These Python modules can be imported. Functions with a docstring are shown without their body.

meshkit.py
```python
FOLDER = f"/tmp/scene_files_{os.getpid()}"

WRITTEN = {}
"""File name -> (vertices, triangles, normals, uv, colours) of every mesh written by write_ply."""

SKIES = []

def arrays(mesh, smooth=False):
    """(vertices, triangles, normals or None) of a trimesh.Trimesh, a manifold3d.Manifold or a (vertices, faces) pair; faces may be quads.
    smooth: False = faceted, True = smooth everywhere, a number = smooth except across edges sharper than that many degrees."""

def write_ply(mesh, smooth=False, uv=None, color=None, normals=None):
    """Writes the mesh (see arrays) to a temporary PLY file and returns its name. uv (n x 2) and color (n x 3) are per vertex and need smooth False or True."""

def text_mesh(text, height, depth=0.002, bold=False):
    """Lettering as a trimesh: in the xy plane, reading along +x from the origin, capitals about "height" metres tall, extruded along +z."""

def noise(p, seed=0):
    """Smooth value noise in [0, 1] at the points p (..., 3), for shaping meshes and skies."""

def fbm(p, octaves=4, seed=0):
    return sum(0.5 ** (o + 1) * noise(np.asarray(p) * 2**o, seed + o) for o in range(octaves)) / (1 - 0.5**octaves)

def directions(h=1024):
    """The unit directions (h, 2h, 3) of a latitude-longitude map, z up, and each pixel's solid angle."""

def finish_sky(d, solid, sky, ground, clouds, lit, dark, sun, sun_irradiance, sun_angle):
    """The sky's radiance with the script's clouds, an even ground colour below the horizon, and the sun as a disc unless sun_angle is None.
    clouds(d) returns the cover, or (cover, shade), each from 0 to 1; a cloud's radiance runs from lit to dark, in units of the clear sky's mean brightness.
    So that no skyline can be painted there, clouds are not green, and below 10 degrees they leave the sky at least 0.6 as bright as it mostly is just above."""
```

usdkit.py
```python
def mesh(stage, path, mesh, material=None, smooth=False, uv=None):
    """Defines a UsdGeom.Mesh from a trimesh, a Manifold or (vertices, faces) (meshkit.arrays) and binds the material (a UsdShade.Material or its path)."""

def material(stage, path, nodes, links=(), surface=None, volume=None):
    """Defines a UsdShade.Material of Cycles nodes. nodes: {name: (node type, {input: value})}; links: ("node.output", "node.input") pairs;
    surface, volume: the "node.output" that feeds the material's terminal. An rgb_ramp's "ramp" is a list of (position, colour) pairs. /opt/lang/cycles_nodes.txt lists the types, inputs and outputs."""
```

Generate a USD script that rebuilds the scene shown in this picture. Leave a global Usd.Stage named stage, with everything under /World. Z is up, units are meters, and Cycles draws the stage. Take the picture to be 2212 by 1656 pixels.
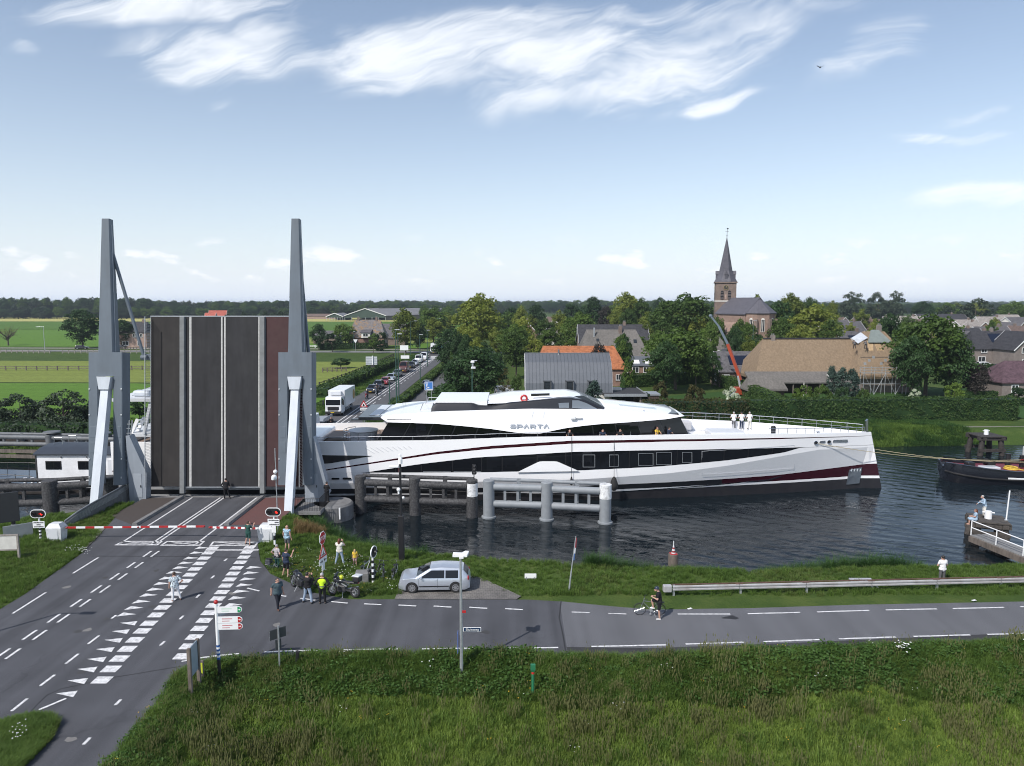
import math,random
import numpy as np,trimesh,shapely,manifold3d as m3
from shapely.geometry import Polygon,LineString,Point,MultiPolygon,box as sbox
from pxr import Usd,UsdGeom,UsdLux,UsdShade,Sdf,Gf,Vt
import usdkit,meshkit

stage=Usd.Stage.CreateInMemory()
UsdGeom.SetStageUpAxis(stage,'Z'); UsdGeom.SetStageMetersPerUnit(stage,1.0)
World=UsdGeom.Xform.Define(stage,'/World'); stage.SetDefaultPrim(World.GetPrim())
UsdGeom.Scope.Define(stage,'/World/Looks')
PI=math.pi
ROT=trimesh.transformations.rotation_matrix
def TRI(v,f):return trimesh.Trimesh(v,f,process=False)
rng=random.Random(11); nrg=np.random.default_rng(11)

# ------------------------------------------------ camera,sky,sun,exposure
CAM_H,FPX,PITCH=17.0,1535.0,math.radians(6.43)
cam=UsdGeom.Camera.Define(stage,'/World/camera')
cam.CreateHorizontalApertureAttr(36.0); cam.CreateVerticalApertureAttr(36.0*766/1024)
cam.CreateFocalLengthAttr(36.0*FPX/2212.0)
cam.CreateClippingRangeAttr((0.5,40000.0))
cam.AddTranslateOp().Set((0,0,CAM_H)); cam.AddRotateXOp().Set(90 - math.degrees(PITCH))
cam.CreateExposureAttr(0.0)
SUN_TO=np.array([-0.66,-0.75]); SUN_EL=math.radians(46)
SUN_TO=SUN_TO/np.linalg.norm(SUN_TO)
SUN_AZ=math.atan2(SUN_TO[0],SUN_TO[1])
sun=UsdLux.DistantLight.Define(stage,'/World/sun')
sun.CreateIntensityAttr(1.15); sun.CreateAngleAttr(0.53); sun.CreateColorAttr((1.0,0.955,0.9))
sun.GetPrim().CreateAttribute('inputs:normalize',Sdf.ValueTypeNames.Bool).Set(True)
sd=np.array([SUN_TO[0]*math.cos(SUN_EL),SUN_TO[1]*math.cos(SUN_EL),math.sin(SUN_EL)])
def look_quat(d):# rotation taking+z to d
    z=Gf.Vec3d(0,0,1); return Gf.Rotation(z,Gf.Vec3d(*map(float,d)))
_m=Gf.Matrix4d(1.0); _m.SetRotate(look_quat(sd)); sun.AddTransformOp().Set(_m)

def ray(u,v):
    a,b=(u - 1106)/FPX,(828 - v)/FPX
    return np.array([a,math.cos(PITCH)+b*math.sin(PITCH),-math.sin(PITCH)+b*math.cos(PITCH)])
def G(u,v,z=0.0):# the spot on level z seen in direction (u,v)
    d=ray(u,v); t=(z - CAM_H)/d[2]
    return np.array([d[0]*t,d[1]*t,z])
def P(u,v,y):# the spot at distance y
    d=ray(u,v); t=y/d[1]
    return np.array([d[0]*t,y,CAM_H+d[2]*t])

# sky:physical sky,cirrus and low cumulus from noise in the direction
def sky_material():
    N,L={},[]
    N['tc']=('texture_coordinate',{})
    N['sky']=('sky_texture',dict(sky_type='single_scattering',sun_disc=False,sun_elevation=SUN_EL,sun_rotation=SUN_AZ,altitude=20.0,air_density=1.0,aerosol_density=1.0,ozone_density=1.0))
    N['sx']=('separate_xyz',{}); L.append(('tc.generated','sx.vector'))
    # gnomonic plane ahead:a=x/|y|,b=z/|y|
    N['ay']=('math',dict(math_type='absolute')); L.append(('sx.y','ay.value1'))
    N['my']=('math',dict(math_type='maximum',value2=0.05)); L.append(('ay.value','my.value1'))
    N['a']=('math',dict(math_type='divide')); L+=[('sx.x','a.value1'),('my.value','a.value2')]
    N['b']=('math',dict(math_type='divide')); L+=[('sx.z','b.value1'),('my.value','b.value2')]
    N['ab']=('combine_xyz',{}); L+=[('a.value','ab.x'),('b.value','ab.y')]
    # warp of the plane,for wispy fibres
    N['wn']=('noise_texture',dict(scale=7.0,detail=2.0,roughness=0.55)); L.append(('ab.vector','wn.vector'))
    N['ws']=('vector_math',dict(math_type='multiply_add',vector2=(0.10,0.06,0),vector3=(-0.05,-0.03,0))); L.append(('wn.color','ws.vector1'))
    N['wab']=('vector_math',dict(math_type='add')); L+=[('ab.vector','wab.vector1'),('ws.vector','wab.vector2')]
    N['m1']=('mapping',dict(mapping_type='point',rotation=(0,0,-0.30),scale=(1,1,1))); L.append(('wab.vector','m1.vector'))
    N['m1s']=('mapping',dict(mapping_type='point',scale=(4.0,19.0,1))); L.append(('m1.vector','m1s.vector'))
    N['n1']=('noise_texture',dict(scale=1.0,detail=4.5,roughness=0.66,distortion=0.6)); L.append(('m1s.vector','n1.vector'))
    N['m2s']=('mapping',dict(mapping_type='point',rotation=(0,0,-0.2),scale=(4.0,9.0,1),location=(3.3,1.7,0))); L.append(('wab.vector','m2s.vector'))
    N['n2']=('noise_texture',dict(scale=1.0,detail=3.0,roughness=0.6)); L.append(('m2s.vector','n2.vector'))
    # cirrus banks:soft ellipses (centre u,v in the picture of the sky,half sizes,tilt,weight)
    prev=None
    banks=[(1190,118,300,80,0.02,1.0),(900,100,210,55,0.12,.95),(1440,130,230,75,0.33,1.1),(1270,190,200,42,0.15,.9),(480,112,190,52,0.02,1.0),(560,60,150,42,0.25,.62),(1010,170,230,30,0.05,.8),(320,8,300,32,0.05,.75),(1560,215,85,16,0.2,.75),(1880,110,120,42,0.5,.62),(2040,298,110,15,0.1,.62),(45,95,36,14,-.1,.6),(2150,225,90,16,.4,.55),(2130,425,170,26,.05,.62),(1250,35,480,30,.05,.6),(490,238,40,20,.6,.42)]
    for i,(u,v,ru,rv,tilt,w) in enumerate(banks):
        d=ray(u,v); ca,cb=d[0]/d[1],d[2]/d[1]
        N[f'c{i}']=('mapping',dict(mapping_type='texture',location=(ca,cb,0),rotation=(0,0,tilt),scale=(ru/FPX,rv/FPX,1))); L.append(('wab.vector',f'c{i}.vector'))
        N[f'l{i}']=('vector_math',dict(math_type='length')); L.append((f'c{i}.vector',f'l{i}.vector1'))
        N[f'g{i}']=('map_range',dict(range_type='smoothstep',from_min=0.0,from_max=1.6,to_min=w,to_max=0.0,clamp=True)); L.append((f'l{i}.value',f'g{i}.value'))
        if prev:
            N[f'x{i}']=('math',dict(math_type='maximum')); L+=[(prev,f'x{i}.value1'),(f'g{i}.result',f'x{i}.value2')]
            prev=f'x{i}.value'
        else:
            prev=f'g{i}.result'
    # elsewhere the same sky goes on:scattered thin cirrus
    N['bg']=('noise_texture',dict(scale=1.6,detail=1.0)); L.append(('tc.generated','bg.vector'))
    N['bgr']=('map_range',dict(from_min=0.55,from_max=0.8,to_min=0.0,to_max=0.5,clamp=True)); L.append(('bg.fac','bgr.value'))
    N['fw']=('math',dict(math_type='less_than',value2=0.2)); L.append(('sx.y','fw.value1'))
    N['bgm']=('math',dict(math_type='multiply')); L+=[('bgr.result','bgm.value1'),('fw.value','bgm.value2')]
    N['frn']=('math',dict(math_type='greater_than',value2=0.0)); L.append(('sx.y','frn.value1'))
    N['mk']=('math',dict(math_type='multiply')); L+=[(prev,'mk.value1'),('frn.value','mk.value2')]
    N['mask']=('math',dict(math_type='maximum')); L+=[('mk.value','mask.value1'),('bgm.value','mask.value2')]
    # density=mask+fibres - threshold
    N['f1']=('map_range',dict(from_min=0.34,from_max=0.66,to_min=-0.60,to_max=0.42,clamp=False)); L.append(('n1.fac','f1.value'))
    N['f2']=('map_range',dict(from_min=0.3,from_max=0.7,to_min=-0.46,to_max=0.40,clamp=False)); L.append(('n2.fac','f2.value'))
    N['fs']=('math',dict(math_type='add')); L+=[('f1.result','fs.value1'),('f2.result','fs.value2')]
    N['fd']=('math',dict(math_type='add')); L+=[('fs.value','fd.value1'),('mask.value','fd.value2')]
    N['cir0']=('map_range',dict(range_type='smoothstep',from_min=-0.3,from_max=1.3,to_min=0.0,to_max=.88,clamp=True)); L.append(('fd.value','cir0.value'))
    N['mg']=('map_range',dict(from_min=0.0,from_max=0.35,to_min=0.0,to_max=1.0,clamp=True)); L.append(('mask.value','mg.value'))
    N['cir']=('math',dict(math_type='multiply')); L+=[('cir0.result','cir.value1'),('mg.result','cir.value2')]
    # low cumulus puffs near the horizon
    N['m3']=('mapping',dict(mapping_type='point',scale=(11.0,26.0,1),location=(0.4,0.0,0))); L.append(('ab.vector','m3.vector'))
    N['n3']=('noise_texture',dict(scale=1.0,detail=3.5,roughness=0.5)); L.append(('m3.vector','n3.vector'))
    N['n3r']=('map_range',dict(range_type='smoothstep',from_min=0.55,from_max=0.66,to_min=0,to_max=1,clamp=True)); L.append(('n3.fac','n3r.value'))
    N['b1']=('map_range',dict(range_type='smoothstep',from_min=0.022,from_max=0.040,to_min=0,to_max=1,clamp=True)); L.append(('b.value','b1.value'))
    N['b2']=('map_range',dict(range_type='smoothstep',from_min=0.06,from_max=0.10,to_min=1,to_max=0,clamp=True)); L.append(('b.value','b2.value'))
    N['bb']=('math',dict(math_type='multiply')); L+=[('b1.result','bb.value1'),('b2.result','bb.value2')]
    N['cu']=('math',dict(math_type='multiply')); L+=[('n3r.result','cu.value1'),('bb.value','cu.value2')]
    N['cu2']=('math',dict(math_type='multiply',value2=1.0)); L.append(('cu.value','cu2.value1'))
    N['hs']=('hsv',dict(saturation=.90,value=1.08)); L.append(('sky.color','hs.color'))
    N['mixc']=('mix_color',dict(blend_type='mix',b=(7.6,7.9,8.3),use_clamp=False)); L+=[('cir.value','mixc.fac'),('hz.result','mixc.a')]
    # pale haze veil that thickens towards the horizon all round
    N['az']=('math',dict(math_type='absolute')); L.append(('sx.z','az.value1'))
    N['he']=('math',dict(math_type='multiply',value2=-7.5)); L.append(('az.value','he.value1'))
    N['hx']=('math',dict(math_type='exponent')); L.append(('he.value','hx.value1'))
    N['hm']=('math',dict(math_type='multiply',value2=0.94)); L.append(('hx.value','hm.value1'))
    N['hz']=('mix_color',dict(blend_type='mix',b=(6.5,7.05,7.9),use_clamp=False)); L+=[('hm.value','hz.fac'),('hs.color','hz.a')]
    N['mixu']=('mix_color',dict(blend_type='mix',b=(7.4,7.6,7.9),use_clamp=False)); L+=[('cu2.value','mixu.fac'),('mixc.result','mixu.a')]
    N['bgs']=('background_shader',dict(strength=0.14)); L.append(('mixu.result','bgs.color'))
    return usdkit.material(stage,'/World/Looks/sky_look',N,L,surface='bgs.background')
dome=UsdLux.DomeLight.Define(stage,'/World/sky')
UsdShade.MaterialBindingAPI.Apply(dome.GetPrim()).Bind(sky_material())
dome.GetPrim().SetCustomDataByKey('kind','structure')

# ------------------------------------------------ helpers
_names={}
def numbered(base,parent='/World'):
    k=(parent,base); n=_names.get(k,-1)+1; _names[k]=n
    return base if n==0 else f'{base}_{n:03d}'
def meta(p,label=None,cat=None,group=None,kind=None):
    p=p.GetPrim() if hasattr(p,'GetPrim') else p
    for k,v in (('label',label),('category',cat),('group',group),('kind',kind)):
        if v:p.SetCustomDataByKey(k,v)
    return p
def path_of(parent):
    return '/World' if parent is None else str(parent.GetPath())
def thing(name,label=None,cat=None,loc=(0,0,0),rz=0.0,group=None,kind=None,scale=None,ref=None,parent=None):
    pp=path_of(parent)
    x=UsdGeom.Xform.Define(stage,pp+'/'+numbered(name,pp))
    x.AddTranslateOp().Set(Gf.Vec3d(*map(float,loc)))
    if rz:x.AddRotateZOp().Set(math.degrees(rz))
    if scale is not None:x.AddScaleOp().Set(Gf.Vec3f(*(map(float,scale) if np.ndim(scale) else (float(scale),)*3)))
    if ref is not None:
        x.GetPrim().GetReferences().AddInternalReference(ref); x.GetPrim().SetInstanceable(True)
    return meta(x,label,cat,group,kind)
def cls(name):# a class prim whose children are shared by copies
    p=stage.CreateClassPrim('/World/Looks/'+name) if False else stage.CreateClassPrim('/'+name)
    p.SetTypeName('Xform'); return p
def part(parent,name,mesh,mat,label=None,smooth=False,kind=None):
    pp=path_of(parent)
    m=usdkit.mesh(stage,pp+'/'+numbered(name,pp),mesh,mat,smooth=smooth)
    return meta(m,label,None,None,kind)
def solo(name,mesh,mat,label=None,cat=None,group=None,kind=None,smooth=False):
    m=usdkit.mesh(stage,'/World/'+numbered(name),mesh,mat,smooth=smooth)
    return meta(m,label,cat,group,kind)
def cat_(ms):return trimesh.util.concatenate([m for m in ms if m is not None and len(m.faces)])
def box(cx,cy,cz,sx,sy,sz,rz=0,rx=0,ry=0):
    m=trimesh.creation.box([sx,sy,sz])
    if rx:m.apply_transform(ROT(rx,[1,0,0]))
    if ry:m.apply_transform(ROT(ry,[0,1,0]))
    if rz:m.apply_transform(ROT(rz,[0,0,1]))
    m.apply_translation([cx,cy,cz]); return m
def bbox(x0,y0,z0,x1,y1,z1):return box((x0+x1)/2,(y0+y1)/2,(z0+z1)/2,abs(x1 - x0),abs(y1 - y0),abs(z1 - z0))
def rbox(cx,cy,cz,sx,sy,sz,r=.05,rz=0):# box with rounded edges
    r=min(r,sx*.49,sy*.49,sz*.49)
    s=m3.Manifold.sphere(r,8)
    H=m3.Manifold.batch_hull([s.translate((a*(sx/2 - r),b*(sy/2 - r),c*(sz/2 - r))) for a in (-1,1) for b in (-1,1) for c in (-1,1)])
    m=tm(H)
    if rz:m.apply_transform(ROT(rz,[0,0,1]))
    m.apply_translation([cx,cy,cz]); return m
def tm(M):
    q=M.to_mesh(); return TRI(np.array(q.vert_properties[:,:3]),np.array(q.tri_verts))
def cyl(p,q,r,r2=None,n=12,cap=True):
    p,q=np.asarray(p,float),np.asarray(q,float); r2=r if r2 is None else r2
    d=q - p; L=np.linalg.norm(d); d=d/max(L,1e-9)
    a=np.cross(d,[0,0,1]) if abs(d[2]) < .95 else np.cross(d,[1,0,0]); a/=np.linalg.norm(a); b=np.cross(d,a)
    t=np.arange(n)/n*2*PI; c=np.outer(np.cos(t),a)+np.outer(np.sin(t),b)
    v=np.vstack([p+c*r,q+c*r2,[p],[q]]); i=np.arange(n); j=(i+1) % n
    f=[np.c_[i,i+n,j],np.c_[j,i+n,j+n]]
    if cap:f+=[np.c_[np.full(n,2*n),i,j],np.c_[np.full(n,2*n+1),j+n,i+n]]
    m=TRI(v,np.vstack(f)); 
    if m.volume < 0:m.invert()
    return m
def tube(pts,r,n=8):
    pts=[np.asarray(p,float) for p in pts]
    return cat_([cyl(a,b,r,n=n) for a,b in zip(pts[:-1],pts[1:])])
def beam(p,q,w,h=None):# square bar between two points,its flat sides upright
    p,q=np.asarray(p,float),np.asarray(q,float); h=h or w
    d=q - p; L=np.linalg.norm(d); d=d/L
    s=np.cross(d,[0,0,1]) if abs(d[2]) < .999 else np.array([1.,0,0]); s/=np.linalg.norm(s); u=np.cross(s,d)
    v=[c+a*s*w/2+b*u*h/2 for c in (p,q) for a,b in ((-1,-1),(1,-1),(1,1),(-1,1))]
    f=[[0,1,2],[0,2,3],[4,6,5],[4,7,6]]+[t for i in range(4) for j in [(i+1) % 4] for t in ([i,i+4,j],[j,i+4,j+4])]
    m=TRI(np.array(v),np.array(f))
    if m.volume < 0:m.invert()
    return m
def lathe(prof,n=16,at=(0,0,0)):# (r,z) outline turned round z
    m=trimesh.creation.revolve(np.array(prof,float),sections=n)
    m.apply_translation(at); return m
def sphere(c,r,k=2,s=None):
    m=trimesh.creation.icosphere(k,1.0); m.vertices=m.vertices*(np.array(s) if s is not None else 1.0)*r+np.array(c); return m
def ext(poly,h,z0=0.0):# polygon in xy raised to a solid
    gs=getattr(poly,'geoms',[poly])
    ms=[trimesh.creation.extrude_polygon(g,h,engine='earcut') for g in gs if g.area > 1e-6]
    m=cat_(ms); m.apply_translation([0,0,z0]); return m
def sheet(poly,z):# polygon as a level sheet
    out=[]
    for g in getattr(poly,'geoms',[poly]):
        v,f=trimesh.creation.triangulate_polygon(g,engine='earcut')
        m=TRI(np.c_[v,np.full(len(v),z)],f)
        if m.face_normals[:,2].mean() < 0:m.invert()
        out.append(m)
    return cat_(out)
def xzprism(pts,y0,y1):# outline in x-z,extruded along y
    m=trimesh.creation.extrude_polygon(Polygon(pts),y1 - y0,engine='earcut')
    v=m.vertices.copy(); m.vertices=np.c_[v[:,0],y0+v[:,2],v[:,1]]; m.invert()
    if m.volume < 0:m.invert()
    return m
def loft(rings,cap=True,close=True):# rings:(k,n,3)
    R=np.asarray(rings,float); k,n=R.shape[:2]
    v=R.reshape(-1,3); f=[]
    for i in range(k - 1):
        for j in range(n if close else n - 1):
            a,b,c,d=i*n+j,i*n+(j+1) % n,(i+1)*n+(j+1) % n,(i+1)*n+j
            f+=[[a,b,c],[a,c,d]]
    if cap:
        for i,fl in ((0,1),(k - 1,0)):
            c=len(v); v=np.vstack([v,R[i].mean(0)])
            for j in range(n):
                a,b=i*n+j,i*n+(j+1) % n
                f.append([c,b,a] if fl else [c,a,b])
    m=TRI(v,np.array(f))
    if cap and close and m.volume < 0:m.invert()
    return m
def moved(m,loc=(0,0,0),rz=0,rx=0,ry=0,s=None):
    m=m.copy()
    if s is not None:m.apply_scale(s)
    if rx:m.apply_transform(ROT(rx,[1,0,0]))
    if ry:m.apply_transform(ROT(ry,[0,1,0]))
    if rz:m.apply_transform(ROT(rz,[0,0,1]))
    m.apply_translation(loc); return m
def text(s,h,loc,rz=0,d=.008,bold=True,centre=True,tilt=PI/2):# lettering upright,read from -y before rz
    m=meshkit.text_mesh(s,h,d,bold=bold)
    if centre:m.apply_translation([-m.bounds.mean(0)[0],0,0])
    return moved(m,loc,rz=rz,rx=tilt)

# ------------------------------------------------ materials
_mats={}
def M(name,col,rough=.6,metal=0.,var=.12,scale=2.0,bump=0.,bscale=25.,coat=0.,spec=.5,detail=4.,stretch=None,dirt=0.,dirtcol=(.06,.055,.05),dscale=.8,coords='pos'):
    if name in _mats:return _mats[name]
    col=np.array(col,float)
    N={'g':('geometry',{}),'tc':('texture_coordinate',{}),'n':('noise_texture',dict(scale=scale,detail=detail,roughness=.6)),
         'r':('rgb_ramp',{'ramp':[(.3,tuple(col*(1 - var))),(.7,tuple(np.minimum(col*(1+var),.95)))]}),
         'p':('principled_bsdf',dict(roughness=rough,metallic=metal,coat_weight=coat,specular_ior_level=spec))}
    src='g.position' if coords=='pos' else 'tc.object'
    L=[('n.fac','r.fac')]
    if stretch:
        N['mp']=('mapping',dict(mapping_type='point',scale=stretch)); L+=[(src,'mp.vector'),('mp.vector','n.vector')]
    else:L.append((src,'n.vector'))
    out='r.color'
    if dirt:
        N['dn']=('noise_texture',dict(scale=dscale,detail=6.,roughness=.7)); L.append((src,'dn.vector'))
        N['dr']=('map_range',dict(from_min=.45,from_max=.75,to_min=0.,to_max=dirt,clamp=True)); L.append(('dn.fac','dr.value'))
        N['dm']=('mix_color',dict(b=dirtcol)); L+=[('dr.result','dm.fac'),(out,'dm.a')]; out='dm.result'
    L.append((out,'p.base_color'))
    if bump:
        N['bn']=('noise_texture',dict(scale=bscale,detail=3.)); N['b']=('bump',dict(strength=bump,distance=.05))
        L+=[(src if not stretch else 'mp.vector','bn.vector'),('bn.fac','b.height'),('b.normal','p.normal')]
    _mats[name]=usdkit.material(stage,'/World/Looks/'+name,N,L,surface='p.BSDF'); return _mats[name]
def leafmat(name,dark,light,trans=.28,per=.35):
    N={'g':('geometry',{}),'oi':('object_info',{}),'n':('noise_texture',dict(scale=.45,detail=3.)),
         'm1':('math',dict(math_type='multiply_add',value2=.55,value3=0.)),'m2':('math',dict(math_type='multiply_add',value2=per)),'m3':('math',dict(math_type='multiply_add',value2=.22)),
         'r':('rgb_ramp',{'ramp':[(.15,dark),(.85,light)]}),'d':('principled_bsdf',dict(roughness=.55,specular_ior_level=.25)),'t':('translucent_bsdf',{}),
         'tc':('mix_color',dict(blend_type='multiply',fac=1.,b=(1.15,1.3,.55))),'x':('mix_closure',dict(fac=trans))}
    L=[('g.position','n.vector'),('n.fac','m1.value1'),('g.random_per_island','m2.value1'),('m1.value','m2.value3'),('oi.random','m3.value1'),('m2.value','m3.value3'),('m3.value','r.fac'),
         ('r.color','d.base_color'),('r.color','tc.a'),('tc.result','t.color'),('d.BSDF','x.closure1'),('t.BSDF','x.closure2')]
    _mats[name]=usdkit.material(stage,'/World/Looks/'+name,N,L,surface='x.closure'); return _mats[name]
def paneglass(name,tint=(.02,.025,.03),rough=.02):
    # dark glazing of unlit rooms:a clear sharp coat over a dark interior tone
    _mats[name]=usdkit.material(stage,'/World/Looks/'+name,{'p':('principled_bsdf',dict(base_color=tint,roughness=rough,specular_ior_level=.5))},[],surface='p.BSDF'); return _mats[name]
def clearpane(name,tint=(.75,.8,.82)):
    _mats[name]=usdkit.material(stage,'/World/Looks/'+name,{'f':('fresnel',dict(IOR=1.5)),'t':('transparent_bsdf',dict(color=tint)),'g':('glossy_bsdf',dict(roughness=.02,color=(.9,.93,.95))),'x':('mix_closure',{})},
        [('f.fac','x.fac'),('t.BSDF','x.closure1'),('g.BSDF','x.closure2')],surface='x.closure'); return _mats[name]
def lamp(name,col,s):
    _mats[name]=usdkit.material(stage,'/World/Looks/'+name,{'e':('emission',dict(color=col,strength=s))},[],surface='e.emission'); return _mats[name]
def paint(name,col,rough=.35,coat=.4,var=.04):return M(name,col,rough=rough,coat=coat,var=var,scale=.7)

white_paint=M('white_paint',(.74,.75,.77),.45,var=.05,dirt=.15,dscale=1.5)
yacht_white=M('yacht_white',(.84,.845,.86),.22,var=.01,coat=.5)
yacht_grey=M('yacht_grey',(.55,.57,.60),.35,var=.03)
charcoal=M('charcoal_paint',(.016,.0165,.019),.3,coat=.3,var=.06)
burgundy=M('burgundy_paint',(.030,.003,.008),.2,coat=.6,var=.05)
bootgrey=M('boot_paint',(.016,.016,.020),.5,var=.15,dirt=.2)
dark_glass=paneglass('dark_glass',(.006,.007,.009))
grey_glass=paneglass('grey_glass',(.05,.06,.075))
house_glass=paneglass('house_glass',(.025,.03,.035))
clear_glass=clearpane('clear_glass')
teak=M('teak',(.21,.15,.115),.6,var=.2,stretch=(1,12,1),scale=3)
steel=M('stainless',(.62,.63,.65),.25,metal=1.,var=.03)
galv=M('galvanised',(.42,.44,.46),.45,metal=.6,var=.12,scale=6)
bridge_grey=M('bridge_grey',(.105,.13,.158),.5,var=.10,scale=1.6,stretch=(1,1,.09),dirt=.30,dirtcol=(.07,.075,.08),dscale=.55)
bridge_light=M('bridge_light',(.50,.54,.59),.5,var=.08,scale=1.6,stretch=(1,1,.1),dirt=.25,dirtcol=(.3,.31,.32),dscale=.8)
black_paint=M('black_paint',(.012,.012,.014),.45,var=.2)
tar=M('tarred_steel',(.03,.03,.033),.75,var=.45,scale=5,bump=.4,bscale=18,dirt=.55,dirtcol=(.17,.17,.17),dscale=7)
pipe_grey=M('grey_pipe',(.22,.24,.26),.55,var=.1,scale=1.5,dirt=.3,dirtcol=(.15,.15,.15),dscale=2.5)
timber=M('timber',(.12,.10,.085),.85,var=.4,scale=4,bump=.5,bscale=12,stretch=(1,1,.3))
timber_dark=M('timber_dark',(.035,.03,.028),.85,var=.45,scale=4,bump=.5,bscale=10)
timber_pale=M('timber_pale',(.24,.22,.20),.85,var=.25,scale=5)
concrete=M('concrete',(.17,.17,.172),.85,var=.2,scale=2,bump=.25,bscale=20,dirt=.5,dscale=.9)
red_paint=M('red_paint',(.38,.022,.025),.4,var=.08)
sign_white=M('sign_white',(.74,.75,.76),.4,var=.03)
sign_blue=M('sign_blue',(.06,.19,.52),.4,var=.05)
sign_back=M('sign_back',(.30,.32,.34),.5,metal=.3,var=.12)
green_paint=M('green_paint',(.02,.15,.07),.5,var=.1)
lamp_green=M('lamp_post_green',(.03,.075,.06),.5,var=.1)
rubber=M('rubber',(.014,.014,.015),.8,var=.2)
chrome=M('chrome',(.7,.7,.72),.12,metal=1,var=.02)
skin=M('skin',(.42,.25,.19),.55,var=.06)
red_light=lamp('red_light',(1.,.03,.02),3.0)
amber=M('amber_lens',(.5,.16,.02),.3,var=.02)
red_lens=M('red_lens',(.30,.012,.015),.25,var=.02)
lens_white=M('lens_white',(.65,.67,.7),.15,var=.02)
plate_yellow=M('plate_yellow',(.62,.42,.03),.5,var=.03)
bark=M('bark',(.075,.06,.05),.9,var=.35,scale=6,bump=.5,bscale=10)
#================================================ground,canal,roads
def z3(p):return (p[0]*.3104,1144.5+p[1]*.3104)
def z2(p):return (p[0]*.3104,953.8+p[1]*.3104)
def z4(p):return (534.1+p[0]*.2764,1030.1+p[1]*.2764)
def z5(p):return (648.6+p[0]*.2932,801.2+p[1]*.2932)
def z6(p):return (1259.+p[0]*.3105,801.2+p[1]*.3105)
def z7(p):return (1411.6+p[0]*.3619,1068.2+p[1]*.3619)
def gxy(pts,z=0.):return [tuple(G(u,v,z)[:2]) for u,v in pts]
WATER=-1.6
canal=Polygon([(-320,62),(-75,57.5),(-46,56.3),(-41.4,56.2),(-38.8,58),(-35.6,60.0),(-33.6,61.2),(-33.4,62.2),(-17.2,62.2),(-17.0,58.4),(-14.5,54.6),(-11.5,51.6),(-8.1,49.9),(-3.4,48.7),(0,47.9),(6.5,46.6),(15.4,46.1),(26,46.6),(35.4,47.3),(60,48.4),(320,56),
                 (320,96),(60,91.6),(49,90.9),(30,90.2),(10,88.5),(-2,83),(-12,78.6),(-18,77.6),(-33,77.6),(-38,79),(-48,84),(-90,87),(-320,96)])
shapely.prepare(canal)
south_edge=gxy([(231,1656),(264,1610),(289,1576),(326,1536),(354,1501),(372,1467),(391,1447),(434,1430),(528,1421),(683,1414.5),(810,1414),(1142,1413),(1411,1417),(1773,1403),(2212,1383)])
north_edge=gxy([(2212,1300),(1846,1307),(1629,1314),(1412,1317.5),(1330,1311),(1215,1300),(1142,1296),(855,1295),(755,1295),(667,1279),(625,1259),(584,1240),(562,1212),(556,1174)])
se0,ne0=south_edge[-1],north_edge[0]
se_far=(se0[0]+200,se0[1]+200*.055); ne_far=(ne0[0]+200,ne0[1]+200*.055)
asphalt_all=Polygon([(-28.6,6),(south_edge[0][0]+.8,6)]+south_edge+[se_far,ne_far]+north_edge+[(-18.5,52),(-18.2,57.0),(-18.2,61.0),(-32.3,61.0),(-32.2,57),(-30.3,50.5),(-29.4,47),(-28.6,40)]).buffer(0)
xj=G(1215,1340)[0]
side_poly=asphalt_all.intersection(sbox(xj,0,400,100))
road_poly=asphalt_all.intersection(sbox(-100,0,xj,100))
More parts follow.
